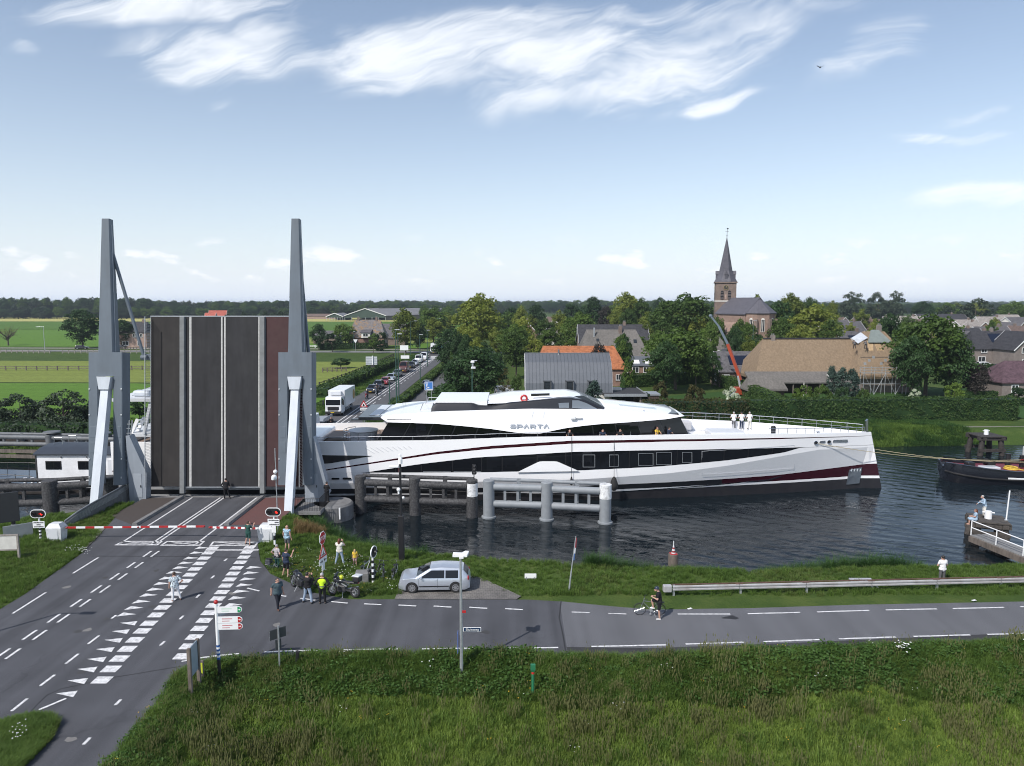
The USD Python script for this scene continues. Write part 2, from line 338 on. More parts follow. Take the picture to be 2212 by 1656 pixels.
island=Polygon(gxy([z3(p) for p in [(-60,1450),(60,1378),(200,1340),(320,1330),(365,1370),(320,1470),(200,1590),(120,1660),(-60,1900)]])).buffer(.25).buffer(-.1)
verge=Polygon([(south_edge[0][0]+.8,6)]+south_edge+[se_far,(400,6)]).buffer(0)
shapely.prepare(verge); shapely.prepare(asphalt_all)
parking=Polygon(gxy([z4(p) for p in [(1150,962),(1178,900),(1195,800),(1250,740),(1500,720),(1720,762),(1850,800),(2140,935),(2100,962)]]))
farroad=Polygon([(-28.6,77.4),(-21.0,77.4),(-20.6,246),(-20.9,420),(-29.0,420),(-28.6,246)])

def ground_z(x,y):
    x,y=np.asarray(x,float),np.asarray(y,float)
    pts=shapely.points(x,y)
    inside=shapely.contains(canal,pts); dc=shapely.distance(canal,pts); di=shapely.distance(canal.exterior,pts)
    far=y > 70
    steep=np.where(far,.42,.75)
    z=np.minimum(-.04,WATER - .12+dc*steep)
    z=np.where(inside,np.maximum(-4.2,WATER - .12 - di*.9),z)
    dv=np.where(shapely.contains(verge,pts),shapely.distance(asphalt_all,pts),0)
    z=np.where(dv > 0,-.04 - .42*np.clip(dv - .6,0,6.0),z)
    onroad=shapely.distance(asphalt_all,pts) < .25
    nz=(meshkit.fbm(np.stack([x*.5,y*.5,x*0],-1),3,5) - .5)*.22
    fardamp=np.clip((500 - np.hypot(x,y))/300,0,1)
    z=np.where(onroad | inside,z,z+np.minimum(nz,.03)*fardamp)
    return z
gx=np.r_[np.array([-6000,-4000,-2500,-1500,-1000,-700,-450,-300,-220,-160,-120,-90,-70]),np.arange(-58,62,.7),np.array([66,74,90,120,160,220,300,450,700,1000,1500,2500,4000,6000])]
gy=np.r_[np.array([-60,-20,0,10,16,20]),np.arange(22,63,.6),np.arange(64,104,1.3),np.array([108,114,122,132,150,180,220,280,360,480,640,900,1300,2000,3000,4500,7000])]
X,Y=np.meshgrid(gx,gy); Zg=ground_z(X,Y)
nx_,ny_=len(gx),len(gy); idx=np.arange(nx_*ny_).reshape(ny_,nx_)
gf=np.vstack([np.c_[idx[:-1,:-1].ravel(),idx[:-1,1:].ravel(),idx[1:,1:].ravel()],np.c_[idx[:-1,:-1].ravel(),idx[1:,1:].ravel(),idx[1:,:-1].ravel()]])
def ground_material():
    N={'g':('geometry',{}),'n':('noise_texture',dict(scale=.35,detail=8.,roughness=.65)),'n2':('noise_texture',dict(scale=.02,detail=3.)),'n3':('noise_texture',dict(scale=7.,detail=4.)),
         'r':('rgb_ramp',{'ramp':[(.25,(.022,.042,.009)),(.5,(.044,.076,.016)),(.62,(.07,.10,.024)),(.8,(.115,.105,.05))]}),
         'a':('math',dict(math_type='multiply_add',value2=.55,value3=.0)),'b':('math',dict(math_type='multiply_add',value2=.3)),'c':('math',dict(math_type='multiply_add',value2=.2)),
         'p':('principled_bsdf',dict(roughness=.9,specular_ior_level=.15)),'bp':('bump',dict(strength=.8,distance=.1))}
    L=[('g.position','n.vector'),('g.position','n2.vector'),('g.position','n3.vector'),('n.fac','a.value1'),('n2.fac','b.value1'),('a.value','b.value3'),('n3.fac','c.value1'),('b.value','c.value3'),('c.value','r.fac'),('r.color','p.base_color'),('n3.fac','bp.height'),('bp.normal','p.normal')]
    return usdkit.material(stage,'/World/Looks/ground_grass',N,L,surface='p.BSDF')
solo('ground',TRI(np.c_[X.ravel(),Y.ravel(),Zg.ravel()],gf),ground_material(),kind='structure',smooth=True)

def water_material():
    N={'g':('geometry',{}),'m':('mapping',dict(mapping_type='point',rotation=(0,0,.5),scale=(.55,1.25,1))),'n':('noise_texture',dict(scale=1.15,detail=4.,roughness=.55,distortion=.7)),
         'm2':('mapping',dict(mapping_type='point',rotation=(0,0,-.35),scale=(.25,.9,1))),'w':('wave_texture',dict(scale=.55,distortion=3.5,detail=2.,detail_scale=1.2)),'big':('noise_texture',dict(scale=.06,detail=2.)),
         'br':('map_range',dict(from_min=.35,from_max=.65,to_min=.25,to_max=1.,clamp=True)),'ad':('math',dict(math_type='multiply_add',value2=.35)),'ml':('math',dict(math_type='multiply')),
         'b':('bump',dict(strength=1.,distance=.085)),'p':('principled_bsdf',dict(base_color=(.004,.007,.009),roughness=.04,ior=1.33,specular_ior_level=.5))}
    L=[('g.position','m.vector'),('m.vector','n.vector'),('g.position','m2.vector'),('m2.vector','w.vector'),('g.position','big.vector'),('big.fac','br.value'),
         ('w.fac','ad.value1'),('n.fac','ad.value3'),('ad.value','ml.value1'),('br.result','ml.value2'),('ml.value','b.height'),('b.normal','p.normal')]
    return usdkit.material(stage,'/World/Looks/canal_water',N,L,surface='p.BSDF')
solo('canal_water',sheet(canal.buffer(1.2),WATER),water_material(),kind='structure')

def asphalt(name,c,var=.18,speck=.35):
    N={'g':('geometry',{}),'n':('noise_texture',dict(scale=.28,detail=6.,roughness=.6)),'st':('mapping',dict(mapping_type='point',scale=(1.35,.05,1))),'n2':('noise_texture',dict(scale=.9,detail=3.)),'s':('noise_texture',dict(scale=26.,detail=2.)),'v':('voronoi_texture',dict(feature='distance_to_edge',scale=.16)),'vr':('map_range',dict(from_min=0.,from_max=.006,to_min=.82,to_max=1.,clamp=True)),'wn':('noise_texture',dict(scale=.6,detail=3.)),'wv':('vector_math',dict(math_type='multiply_add',vector2=(3,3,0))),
         'r':('rgb_ramp',{'ramp':[(.3,tuple(np.array(c)*(1 - var))),(.7,tuple(np.array(c)*(1+var)))]}),'a':('math',dict(math_type='multiply_add',value2=.45)),'a1':('math',dict(math_type='multiply',value2=.55)),
         'sr':('map_range',dict(from_min=.3,from_max=.7,to_min=1 - speck,to_max=1+speck,clamp=True)),'mx':('mix_color',dict(blend_type='multiply',fac=1.,use_clamp=False)),'mx2':('mix_color',dict(blend_type='multiply',fac=1.,use_clamp=False)),'p':('principled_bsdf',dict(roughness=.82,specular_ior_level=.3)),'b':('bump',dict(strength=.25,distance=.02))}
    L=[('g.position','n.vector'),('g.position','st.vector'),('st.vector','n2.vector'),('g.position','s.vector'),('n.fac','a.value1'),('n2.fac','a1.value1'),('a1.value','a.value3'),('a.value','r.fac'),('s.fac','sr.value'),('r.color','mx.a'),('sr.result','mx.b'),
         ('g.position','wn.vector'),('wn.color','wv.vector1'),('g.position','wv.vector3'),('wv.vector','v.vector'),('v.distance','vr.value'),('mx.result','mx2.a'),('vr.result','mx2.b'),('mx2.result','p.base_color'),('s.fac','b.height'),('b.normal','p.normal')]
    return usdkit.material(stage,'/World/Looks/'+name,N,L,surface='p.BSDF')
asph=asphalt('asphalt',(.067,.069,.078),.36,.4); asph2=asphalt('asphalt_worn',(.110,.112,.122),speck=.5); asph_far=asphalt('asphalt_far',(.085,.085,.09))
road_white=M('road_white',(.66,.66,.67),.6,var=.10,scale=9,dirt=.85,dirtcol=(.14,.14,.145),dscale=5)
def sroot(name,poly,z,mat):return solo(name,sheet(poly,z),mat,kind='structure')
# the mains of the setting are Xforms:surface and each marking a mesh of its own
def setting(name):
    x=UsdGeom.Xform.Define(stage,'/World/'+numbered(name)); return meta(x,kind='structure')
MR=setting('main_road'); SR=setting('side_road')
part(MR,'asphalt_surface',sheet(road_poly,0.0),asph)
part(SR,'asphalt_surface',sheet(side_poly,0.0),asph2)
part(SR,'dark_edge_strip',sheet(side_poly.intersection(LineString(south_edge).buffer(.75)),.004),asphalt('asphalt_dark',(.04,.04,.043)))
MARK=.009
def strip(p,q,w):
    p,q=np.array(p[:2]),np.array(q[:2]); d=(q - p)/np.linalg.norm(q - p); n=np.array([-d[1],d[0]])*w/2
    return sheet(Polygon([p - n,q - n,q+n,p+n]),MARK)
def mark(name,p,q,w,road):part(road,name,strip(p,q,w),road_white)
for a,b in [(150,190),(228,268),(305,350),(390,440),(485,538),(588,648),(700,768),(828,902),(980,1068),(1160,1260)]:
    ya,yb=G(0,z3((0,a))[1])[1],G(0,z3((0,b))[1])[1]
    for x in (-24.85,-24.33):mark('centre_dash',(x,yb),(x,ya),.14,MR)
for a,b in [((685,195),(508,305)),((320,438),(88,585))]:mark('edge_dash',G(*z3(a)),G(*z3(b)),.13,MR)
for a,b in [((690,738),(613,797)),((545,866),(457,935)),((380,1012),(280,1088)),((190,1177),(80,1265)),((130,1318),(25,1367)),((460,1176),(272,1255))]:mark('edge_dash',G(*z3(a)),G(*z3(b)),.13,MR)
rowL=[(1480,130),(1450,163),(1420,200),(1390,237),(1357,275),(1323,315),(1288,358),(1253,402),(1213,447),(1170,495),(1132,543),(1087,595),(1037,653),(992,706),(940,768),(886,831),(832,899),(772,971),(710,1048)]
rowR=[(1738,124),(1717,158),(1697,193),(1673,229),(1648,267),(1622,307),(1598,348),(1572,391),(1545,436),(1516,481),(1486,529),(1455,580),(1422,633),(1387,689),(1352,749),(1310,814),(1270,883)]
for row in (rowL,rowR):
    for c in row:
        x,y,_=G(*z3(c)); part(MR,'crossing_block',sheet(sbox(x - .37,y - .3,x+.37,y+.3),MARK),road_white)
def tooth(c,right):
    x,y,_=G(*z3(c)); s=1 if right else -1
    part(MR,'yield_triangle',sheet(Polygon([(x - s*.42,y - .26),(x - s*.3,y+.26),(x+s*.52,y+.04 - .0)]),MARK),road_white)
for i,c in enumerate([(1405,129),(1370,163),(1328,200),(1292,234),(1255,267),(1212,300),(1165,340),(1125,378),(1080,418),(1033,458),(982,503),(932,547),(880,592),(900,653),(845,711),(795,772),(737,836),(678,905),(612,975),(545,1055),(468,1145)]):tooth(c,i < 13)
for c in [(1765,265),(1745,303),(1722,346),(1697,388),(1675,432),(1648,478),(1622,526)]:tooth(c,True)
for c in [(1570,212),(1480,331),(1378,464),(1263,613),(1130,793),(822,1203),(604,1473),(793,608)]:
    x,y,_=G(*z3(c)); mark('small_dash',(x,y - .22),(x,y+.22),.13,MR)
for A in ([(860,697),(1125,697),(1095,722),(805,722)],[(1165,697),(1420,697),(1390,725),(1122,725)],[(1485,701),(1795,703),(1775,727),(1465,727)]):
    q=[G(*z2(p)) for p in A]
    ln=[LineString([q[i][:2],q[(i+1) % 4][:2]]).buffer(.07) for i in range(4)]+[LineString([q[0][:2],q[2][:2]]).buffer(.05),LineString([q[1][:2],q[3][:2]]).buffer(.05)]
    part(MR,'stop_box',sheet(shapely.union_all(ln),MARK),road_white)
mark('stop_line',G(*z2((1430,758))),G(*z2((1800,757))),.22,MR)
for a in ((830,712),(1108,712),(1132,712),(1400,715)):
    x,y,_=G(*z2(a)); x={830:-28.1,1108:-25.62,1132:-25.28,1400:-22.42}[a[0]]
    mark('lane_line',(x+(.25 if a[0]==830 else 0),y),(x,60.9),.14,MR)
for a,b in [((0,872),(95,895)),((235,925),(305,937)),((415,952),(533,967)),((657,978),(785,990)),((913,995),(1048,1002)),((1182,1005),(1320,1012)),((1457,1013),(1595,1021)),((1735,1022),(1875,1031)),((2015,1033),(2155,1041))]:mark('edge_dash',G(*z4(a)),G(*z4(b)),.12,MR)
for a,b in [((1235,1323),(1274,1324)),((1314,1326),(1353,1327))]:mark('edge_dash',G(*a),G(*b),.1,SR)
for a,b in [((145,716),(458,716)),((563,714),(875,706)),((977,703),(1287,694)),((1387,691),(1692,685)),((1788,683),(2092,676)),((2190,672),(2500,666)),((192,895),(543,884)),((655,881),(997,868)),((1107,864),(1446,853)),((1552,850),(1890,840)),((1993,838),(2340,828)),((-370,910),(78,900))]:mark('edge_dash',G(*z7(a)),G(*z7(b)),.12,SR)
for a,b in [((135,1372),(568,1357)),((748,1355),(1190,1348)),((1367,1347),(1810,1342)),((1988,1342),(2430,1337))]:mark('edge_dash',G(*z4(a)),G(*z4(b)),.12,MR)
curve=[G(*z3(p))[:2] for p in [(1272,917),(1330,905),(1400,893),(1520,878),(1655,865)]]
part(MR,'curved_edge_line',sheet(LineString(curve).buffer(.06),MARK),road_white)
# parking bay paved with small grey bricks (too small to pick apart)
bk=usdkit.material(stage,'/World/Looks/bay_brick',{'g':('geometry',{}),'b':('brick_texture',dict(scale=1.,brick_width=.21,row_height=.105,mortar_size=.012,color1=(.20,.185,.17),color2=(.14,.13,.125),mortar=(.06,.06,.055))),'n':('noise_texture',dict(scale=.9,detail=6.)),'mr':('map_range',dict(from_min=.3,from_max=.7,to_min=.65,to_max=1.25)),'m':('mix_color',dict(blend_type='multiply',fac=1.,use_clamp=False)),'p':('principled_bsdf',dict(roughness=.85))},
    [('g.position','b.vector'),('g.position','n.vector'),('n.fac','mr.value'),('b.color','m.a'),('mr.result','m.b'),('m.result','p.base_color')],surface='p.BSDF')
sroot('parking_bay',parking.difference(asphalt_all.buffer(.01)),.012,bk)
sroot('gravel_patch',Polygon(gxy([z2(p) for p in [(590,770),(420,760),(560,690),(700,610),(830,590),(950,600),(800,690),(700,735)]])).difference(asphalt_all.buffer(.02)),.03,M('gravel',(.16,.15,.135),.95,var=.3,scale=9,dirt=.5,dirtcol=(.05,.07,.02),dscale=1.2))
# kerb wedges up to the bridge,footway and red cycleway
for name,x0 in (('kerb',-29.2),('kerb',-22.15)):
    k=xzprism([(0,0),(.44,0),(.38,.2),(.06,.2)],53.0,60.9); k.apply_translation([x0,0,.004]); solo(name,k,concrete,kind='structure')
brown_way=M('brown_surface',(.052,.042,.038),.85,var=.15,scale=12,dirt=.3,dscale=1.5); red_way=M('red_surface',(.105,.045,.042),.85,var=.12,scale=12,dirt=.25,dscale=1.5)
sroot('footway',Polygon([(-32.2,55.4),(-29.25,53.2),(-29.25,60.9),(-32.2,60.9)]),.006,brown_way)
sroot('cycleway',Polygon([(-21.68,53.2),(-18.25,53.2),(-18.25,60.9),(-21.68,60.9)]),.006,red_way)
# far side
FR=setting('far_road')
part(FR,'asphalt_surface',sheet(farroad,.012),asph_far)
for x in (-25.05,-24.35):part(FR,'centre_line',sheet(sbox(x - .09,78,x+.09,225),.022),road_white)
for i in range(26):
    part(FR,'broken_line',sheet(sbox(-23.6,84+i*5,-23.45,86.6+i*5),.022),road_white)
part(FR,'traffic_island',sheet(Polygon([(-25.2,196),(-24.2,196),(-23.4,228),(-25.9,228)]),.05),M('island_paving',(.4,.4,.4),.8))
service=Polygon([(-18.6,100),(-14.6,104),(-13.4,140),(-10.5,205),(-12.5,232),(-17.2,232),(-17.0,180),(-18.0,140)])
sroot('service_road',service,.014,asphalt('asphalt_service',(.10,.10,.105)))
sroot('crossing_road',Polygon([(-250,255),(-28,243),(20,240),(20,248),(-28,252),(-250,262)]),.02,asphalt('asphalt_pale',(.17,.17,.17)))
sroot('cycle_path',Polygon([(-250,270),(-60,262),(-30,256),(-30,258.5),(-60,265),(-250,274)]),.018,M('path_pale',(.3,.28,.25),.9))
def fieldmat(n,c,var=.2,st=(.02,.3,1)):
    c=np.array(c); N={'g':('geometry',{}),'m':('mapping',dict(mapping_type='point',rotation=(0,0,.1),scale=st)),'n':('noise_texture',dict(scale=1.,detail=6.,roughness=.65)),'n2':('noise_texture',dict(scale=.8,detail=5.)),'ad':('math',dict(math_type='multiply_add',value2=.4)),'k':('math',dict(math_type='multiply',value2=.6)),'r':('rgb_ramp',{'ramp':[(.3,tuple(c*(1 - var))),(.72,tuple(c*(1+var)))]}),'p':('principled_bsdf',dict(roughness=.9,specular_ior_level=.1))}
    return usdkit.material(stage,'/World/Looks/'+n,N,[('g.position','m.vector'),('m.vector','n.vector'),('g.position','n2.vector'),('n2.fac','k.value1'),('n.fac','ad.value1'),('k.value','ad.value3'),('ad.value','r.fac'),('r.color','p.base_color')],surface='p.BSDF')
fa,fb,fc,fd=fieldmat('field_green',(.085,.165,.024)),fieldmat('field_meadow',(.16,.195,.045),.3),fieldmat('field_straw',(.36,.34,.12),.15),fieldmat('field_deep',(.07,.135,.022),.25)
for poly,z,m in [(Polygon([(-160,99),(-34,99),(-33,132),(-80,150),(-200,152)]),.02,fa),(Polygon([(-220,154),(-80,152),(-33,135),(-32,160),(-33,205),(-220,212)]),.02,fb),(Polygon([(-400,280),(-80,276),(-32,268),(-40,420),(-420,480)]),.03,fa),(Polygon([(-600,490),(-40,430),(-60,640),(-700,660)]),.03,fd),(Polygon([(-800,670),(-60,650),(-80,820),(-900,860)]),.03,fc),(Polygon([(-40,430),(40,420),(60,700),(-60,720)]),.04,fa),(Polygon([(-34,300),(-34,330),(-140,360),(-140,300)]),.05,fb)]:
    solo('field',sheet(poly,z),m,kind='structure')
sroot('garden_lawn',Polygon([(20,104),(100,104),(100,140),(60,146),(18,124)]),.02,fieldmat('lawn',(.035,.075,.02),.2))
sroot('canal_path',Polygon([(-8,95.6),(20,96.3),(60,96.6),(300,101),(300,101.8),(60,97.3),(20,97),(-8,96.4)]),-.02,M('path_gravel',(.17,.16,.14),.95))
# concrete abutments under the bridge landings
ab=setting('bridge_abutment')
part(ab,'near_wall',bbox(-33.4,60.9,-4,-17.2,61.6,-.03),concrete)
part(ab,'far_wall',bbox(-34,77.3,-4,-16.5,78.4,.0),concrete)

tarm=M('tar_seam',(.022,.022,.024),.7,var=.2)
for q in ([(770,1032),(900,1012),(1060,985),(1260,952)],[(150,1335),(205,1275),(262,1215),(330,1150),(430,1108),(520,1088),(650,1060)],[(640,185),(900,186),(1300,187),(1780,196)]):
    part(MR,'tar_seam',sheet(LineString([G(*z3(p))[:2] for p in q]).buffer(.025 if q[0][0] !=640 else .04),.006),tarm)
part(MR,'tar_seam',sheet(LineString([G(1212,1299)[:2],G(1208,1335)[:2],G(1216,1372)[:2],G(1222,1408)[:2]]).buffer(.035),.006),tarm)
part(SR,'wet_stain',sheet(Polygon([G(*z7(p))[:2] for p in [(405,737),(450,728),(470,722),(512,740),(490,748),(455,744),(410,742)]]),.006),tarm)
R0=random.Random(9)
for k in range(26):
    u,v=R0.uniform(120,1200),R0.uniform(1230,1600); p=G(u,v)
    if shapely.contains(road_poly.buffer(-.6),Point(p[0],p[1])):part(MR,'scuff',sheet(Polygon([(p[0]+R0.uniform(.1,.32)*math.cos(a),p[1]+R0.uniform(.1,.3)*math.sin(a)) for a in np.linspace(0,5.6,8)]),.005),M('scuff_pale',(.16,.155,.15),.85) if k % 2 else M('scuff_dark',(.045,.045,.047),.8))
#================================================the drawbridge
BR=thing('drawbridge','grey steel drawbridge with its road deck raised upright between two tapered balance arms','drawbridge',(-25.3,61,0))
BO=np.array([-25.3,61.,0.])
LEAN=math.radians(6.4); HZ=.9
E_,NN=np.array([0,math.sin(LEAN),math.cos(LEAN)]),np.array([0,-math.cos(LEAN),math.sin(LEAN)])
HP=np.array([0,61.2,HZ])
def leaf(m):# local:x,y up the leaf,z out of the roadway side
    v=np.asarray(m.vertices); w=HP+v[:,:1]*np.array([1.,0,0])+v[:,1:2]*E_+v[:,2:3]*NN - BO
    r=TRI(w,m.faces)
    return r
DL=15.0
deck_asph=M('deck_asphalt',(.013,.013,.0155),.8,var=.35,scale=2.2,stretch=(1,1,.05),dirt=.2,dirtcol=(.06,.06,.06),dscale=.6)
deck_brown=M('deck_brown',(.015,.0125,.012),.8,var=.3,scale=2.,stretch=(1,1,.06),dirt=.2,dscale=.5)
dk=part(BR,'deck',leaf(cat_([bbox(-31.85,0,-.62,-18.3,DL,-.02)]+[bbox(x - .2,.2,-1.5,x+.2,DL - .2,-.6) for x in (-31.2,-28.6,-25.3,-22,-18.9)]+[bbox(-31.5,yy,-1.2,-18.6,yy+.3,-.6) for yy in (.3,3,6,9,12,14.5)])),bridge_grey)
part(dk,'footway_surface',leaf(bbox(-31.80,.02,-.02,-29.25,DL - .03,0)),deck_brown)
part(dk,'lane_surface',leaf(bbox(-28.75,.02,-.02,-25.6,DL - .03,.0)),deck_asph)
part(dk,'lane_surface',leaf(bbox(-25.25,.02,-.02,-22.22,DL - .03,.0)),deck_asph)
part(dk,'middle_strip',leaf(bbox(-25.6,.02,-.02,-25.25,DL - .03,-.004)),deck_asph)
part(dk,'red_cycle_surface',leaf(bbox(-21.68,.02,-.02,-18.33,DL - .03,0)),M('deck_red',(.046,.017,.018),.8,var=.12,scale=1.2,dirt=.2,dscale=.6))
for x in (-29.25,-22.2):part(dk,'kerb',leaf(xzprism([(x,-.02),(x+.48,-.02),(x+.44,.22),(x+.06,.22)],-.55,DL - .02).apply_transform(np.array([[1,0,0,0],[0,1,0,0],[0,0,1,0],[0,0,0,1.]]))),M('kerb_grey',(.17,.18,.185),.8,var=.15,dirt=.3))
for x,w in ((-28.34,.2),(-25.57,.14),(-25.3,.14),(-22.3,.12)):part(dk,'lane_line',leaf(bbox(x - w/2,.02,-.01,x+w/2,DL - .03,.006)),M('worn_white',(.42,.42,.41),.7,var=.12,scale=8,dirt=.4,dirtcol=(.12,.12,.12),dscale=5))
for yy in (6.4,):
    for x in (-19.0,):part(dk,'lane_dash',leaf(bbox(x - .06,yy+2.4,-.01,x+.06,yy+3.0,.006)),road_white); part(dk,'lane_dash',leaf(bbox(x - .06,DL - .5,-.01,x+.06,DL - .05,.006)),road_white)
part(dk,'end_flange',leaf(bbox(-31.85,DL,-.62,-18.3,DL+.06,.03)),galv)
part(dk,'end_flange',leaf(bbox(-28.75,-.06,-.2,-22.2,0,.03)),galv)
for x in (-31.75,-18.4):
    part(dk,'railing',leaf(cat_([cyl((x,.1,1.15),(x,DL - .1,1.15),.035),cyl((x,.1,.15),(x,DL - .1,.15),.025)]+[cyl((x,.2+i*.132,.0),(x,.2+i*.132,1.15),.012,n=5) for i in range(111)])),galv)
for x in (-29.42,-19.95):
    for yy in (2.5,5.8,9.0,12.2):part(dk,'drain_hole',leaf(cyl((x,yy,-.01),(x,yy,.004),.06,n=10)),black_paint)
part(dk,'rod_bracket',leaf(bbox(-32.5,11.2,-.5,-31.8,11.7,.0)),bridge_grey); part(dk,'rod_bracket',leaf(bbox(-18.3,11.2,-.5,-17.7,11.7,.0)),bridge_grey)
def arm(cx,sgn):
    zb,zt=.25,1.45                        # back and front of the block over the leaf plane
    def slab(y0,y1,w0,w1,d0,d1,c0=0.,c1=0.,f=1.45):
        r=0.07
        def ring(y,w,d,c):
            return [(cx+c+sx*(w/2 - (r if k else 0)),y,z) for sx,z,k in ((-1,f - d,0),(1,f - d,0),(1,f - r,0),(1,f,1),(-1,f,1),(-1,f - r,0))]
        return loft([ring(y0,w0,d0,c0),ring(y1,w1,d1,c1)])
    body=cat_([slab(9.75,11.8,2.96,2.96,1.2,1.2),slab(.35,9.75,.84,.84,1.2,1.2,-1.06,-1.06),slab(.35,9.75,.84,.84,1.2,1.2,1.06,1.06)])
    b=part(BR,'balance_arm',leaf(body),bridge_grey)
    part(b,'tapered_mast',leaf(slab(11.8,23.3,1.30,.70,1.12,.55,0,0)),bridge_grey)
    for sx in (-1.06,1.06):
        for yy in (3.6,4.9):part(b,'access_panel',leaf(rbox(cx+sx,yy,1.452,.52,.95,.03,.014)),bridge_grey)
        part(b,'weld_seam',leaf(bbox(cx+sx - .42,7.2,1.448,cx+sx+.42,7.215,1.456)),bridge_grey)
    part(b,'weld_seam',leaf(bbox(cx - 1.48,9.74,1.448,cx+1.48,9.76,1.456)),bridge_grey)
    # pivot head and the leaning support strut
    px=cx
    head=leaf(loft([[(px+s*w,y,z) for s,w,y,z in ((-1,.60,9.7,f),(1,.60,9.7,f),(1,.42,8.6,f),(-1,.42,8.6,f))] for f in (.5,1.75)]))
    part(BR,'pivot_head',head,bridge_light)
    p0=HP+px*np.array([1,0,0])+8.75*E_+1.25*NN
    base=np.array([cx+.35,57.2,-1.2]) if cx < -30 else np.array([cx+.25,57.0,-.5])
    d=base - p0
    st=loft([[p - BO+np.array([sx*w,sy*w,0]) for sx,sy in ((-1,-1),(1,-1),(1,1),(-1,1))] for p,w in ((p0,.33),(p0+d*.5,.35),(base,.32))])
    part(BR,'support_strut',st,bridge_light)
    # tie rod from the mast to the leaf edge
    e=-32.35 if sgn < 0 else -17.85
    top=HP+np.array([cx+.15,0,0])+21.0*E_+.9*NN; bot=HP+np.array([e,0,0])+11.4*E_+.1*NN
    part(BR,'tie_rod',cat_([cyl(top - BO,bot - BO,.14,n=10),cyl(bot - BO+[-.25,0,0],bot - BO+[.25,0,0],.22,n=12)]),bridge_grey)
    part(b,'cable_conduit',leaf(cyl((cx+.67,11.85,1.05),(cx+.38,22.8,1.18),.03,n=6)),galv)
    for sx in (-1.06,1.06):
        for yy in (1.0,2.6,6.4,8.6):part(b,'lifting_lug',leaf(rbox(cx+sx*1.3,yy,1.47,.1,.16,.06,.02)),galv)
    part(b,'bolt_cap',leaf(cyl((cx+.36,22.6,1.1),(cx+.30,22.6,1.1),.14,n=12)),galv)
arm(-35.0,-1); arm(-18.66,1)
# fixed machine fins on the landing,with doors
for x0,x1,lab in ((-33.35,-31.95,0),(-18.05,-16.4,1)):
    w=x1 - x0
    pts=[(x0,-.4),(x1,-.4),(x1+.2,2.3),(x0+.3,5.6),(x0,5.6)] if not lab else [(x0,-.6),(-16.7,-.6),(-15.95,.5),(-16.95,4.9),(-17.3,5.8),(x0,5.8)]
    f=xzprism(pts,60.45,61.3); f.apply_translation(-BO)
    p=part(BR,'machine_fin',f,M('fin_grey',(.26,.29,.33),.5,var=.08,scale=1.5,stretch=(1,1,.1),dirt=.2))
    dr=bbox(x0+.45,60.45 - .03,.15,x0+1.15,60.45+.01,2.25); dr.apply_translation(-BO)
    part(p,'door',dr,M('fin_door',(.30,.33,.37),.5,var=.04))
    hd=bbox(x0+1.03,60.45 - .08,1.05,x0+1.09,60.45 - .03,1.25); hd.apply_translation(-BO)
    part(p,'door_handle',hd,black_paint)
# concrete piers,side platform and lattice ladder
pr=lathe([(0,-3.5),(1.75,-3.5),(1.75,-.35),(1.6,-.2),(0,-.2)],28,(-15.6,60.3,0)); pr.apply_translation(-BO)
part(BR,'round_pier',pr,concrete)
gz=cat_([box(-14.6,58.75,-1.1+.14*i,.03,.03,.05) for i in range(7)]+[box(-14.65,58.77,-.8,.12,.02,1.0)]); gz.apply_translation(-BO)
part(BR,'depth_gauge',gz,sign_white)
pl=cat_([bbox(-18.2,57.4,-.5,-15.9,60.2,-.2)]); pl.apply_translation(-BO); pf=part(BR,'side_platform',pl,concrete)
rl=cat_([tube([(-18.1,57.5,.85),(-16.0,57.5,.85),(-16.0,60.1,.85)],.03)]+[cyl((-18.1+i*.14,57.5,-.2),(-18.1+i*.14,57.5,.85),.014,n=5) for i in range(16)]+[cyl((-16.0,57.5+i*.14,-.2),(-16.0,57.5+i*.14,.85),.014,n=5) for i in range(19)]); rl.apply_translation(-BO)
part(pf,'platform_railing',rl,black_paint)
ld=[]
for s in (0,.5):ld.append(beam((-33.9+s*.5,60.6,1.2),(-33.2+s*.5,60.9,6.9),.09))
for i in range(14):ld.append(beam((-33.9+i*.05,60.6,1.4+i*.4),(-33.6+i*.05,60.6,1.4+i*.4),.05))
m=cat_(ld); m.apply_translation(-BO); part(BR,'ladder',m,galv)
# the walkway parapet that curves along the left approach
pts=[G(*p)[:2] for p in [(140,1136),(165,1129),(195,1117),(225,1102),(255,1087),(283,1071)]]
ring=[]
RW=thing('bridge_parapet','long ribbed grey parapet climbing to the bridge beside the footway','parapet',(pts[0][0],pts[0][1],0)); o=np.array([pts[0][0],pts[0][1],0])
hts=[.35,.75,1.0,1.1,1.2,1.3]
rings=[]
for i,(p,h) in enumerate(zip(pts,hts)):
    q0=np.array(pts[max(i - 1,0)]); q1=np.array(pts[min(i+1,len(pts) - 1)]); d=(q1 - q0)/np.linalg.norm(q1 - q0); n=np.array([d[1],-d[0]])
    rings.append([(p[0]+n[0]*a,p[1]+n[1]*a,z) for a,z in ((.12,-.3),(.06,h),(-.06,h),(-.12,-.3))])
part(RW,'wall',moved(loft(rings),-o),M('parapet_grey',(.12,.125,.13),.8,var=.2,scale=3))
part(RW,'handrail',moved(tube([(p[0],p[1],h+.03) for p,h in zip(pts,hts)],.035),-o),galv)
fins=[]
L=LineString(pts)
for i in range(110):
    s=L.length*i/109; q=L.interpolate(s); h=np.interp(s,[L.project(Point(p)) for p in pts],hts)
    fins.append(box(q.x+.07,q.y - .07,h/2 - .08,.03,.03,h - .1))
part(RW,'rib',moved(cat_(fins),-o),galv,kind='stuff')

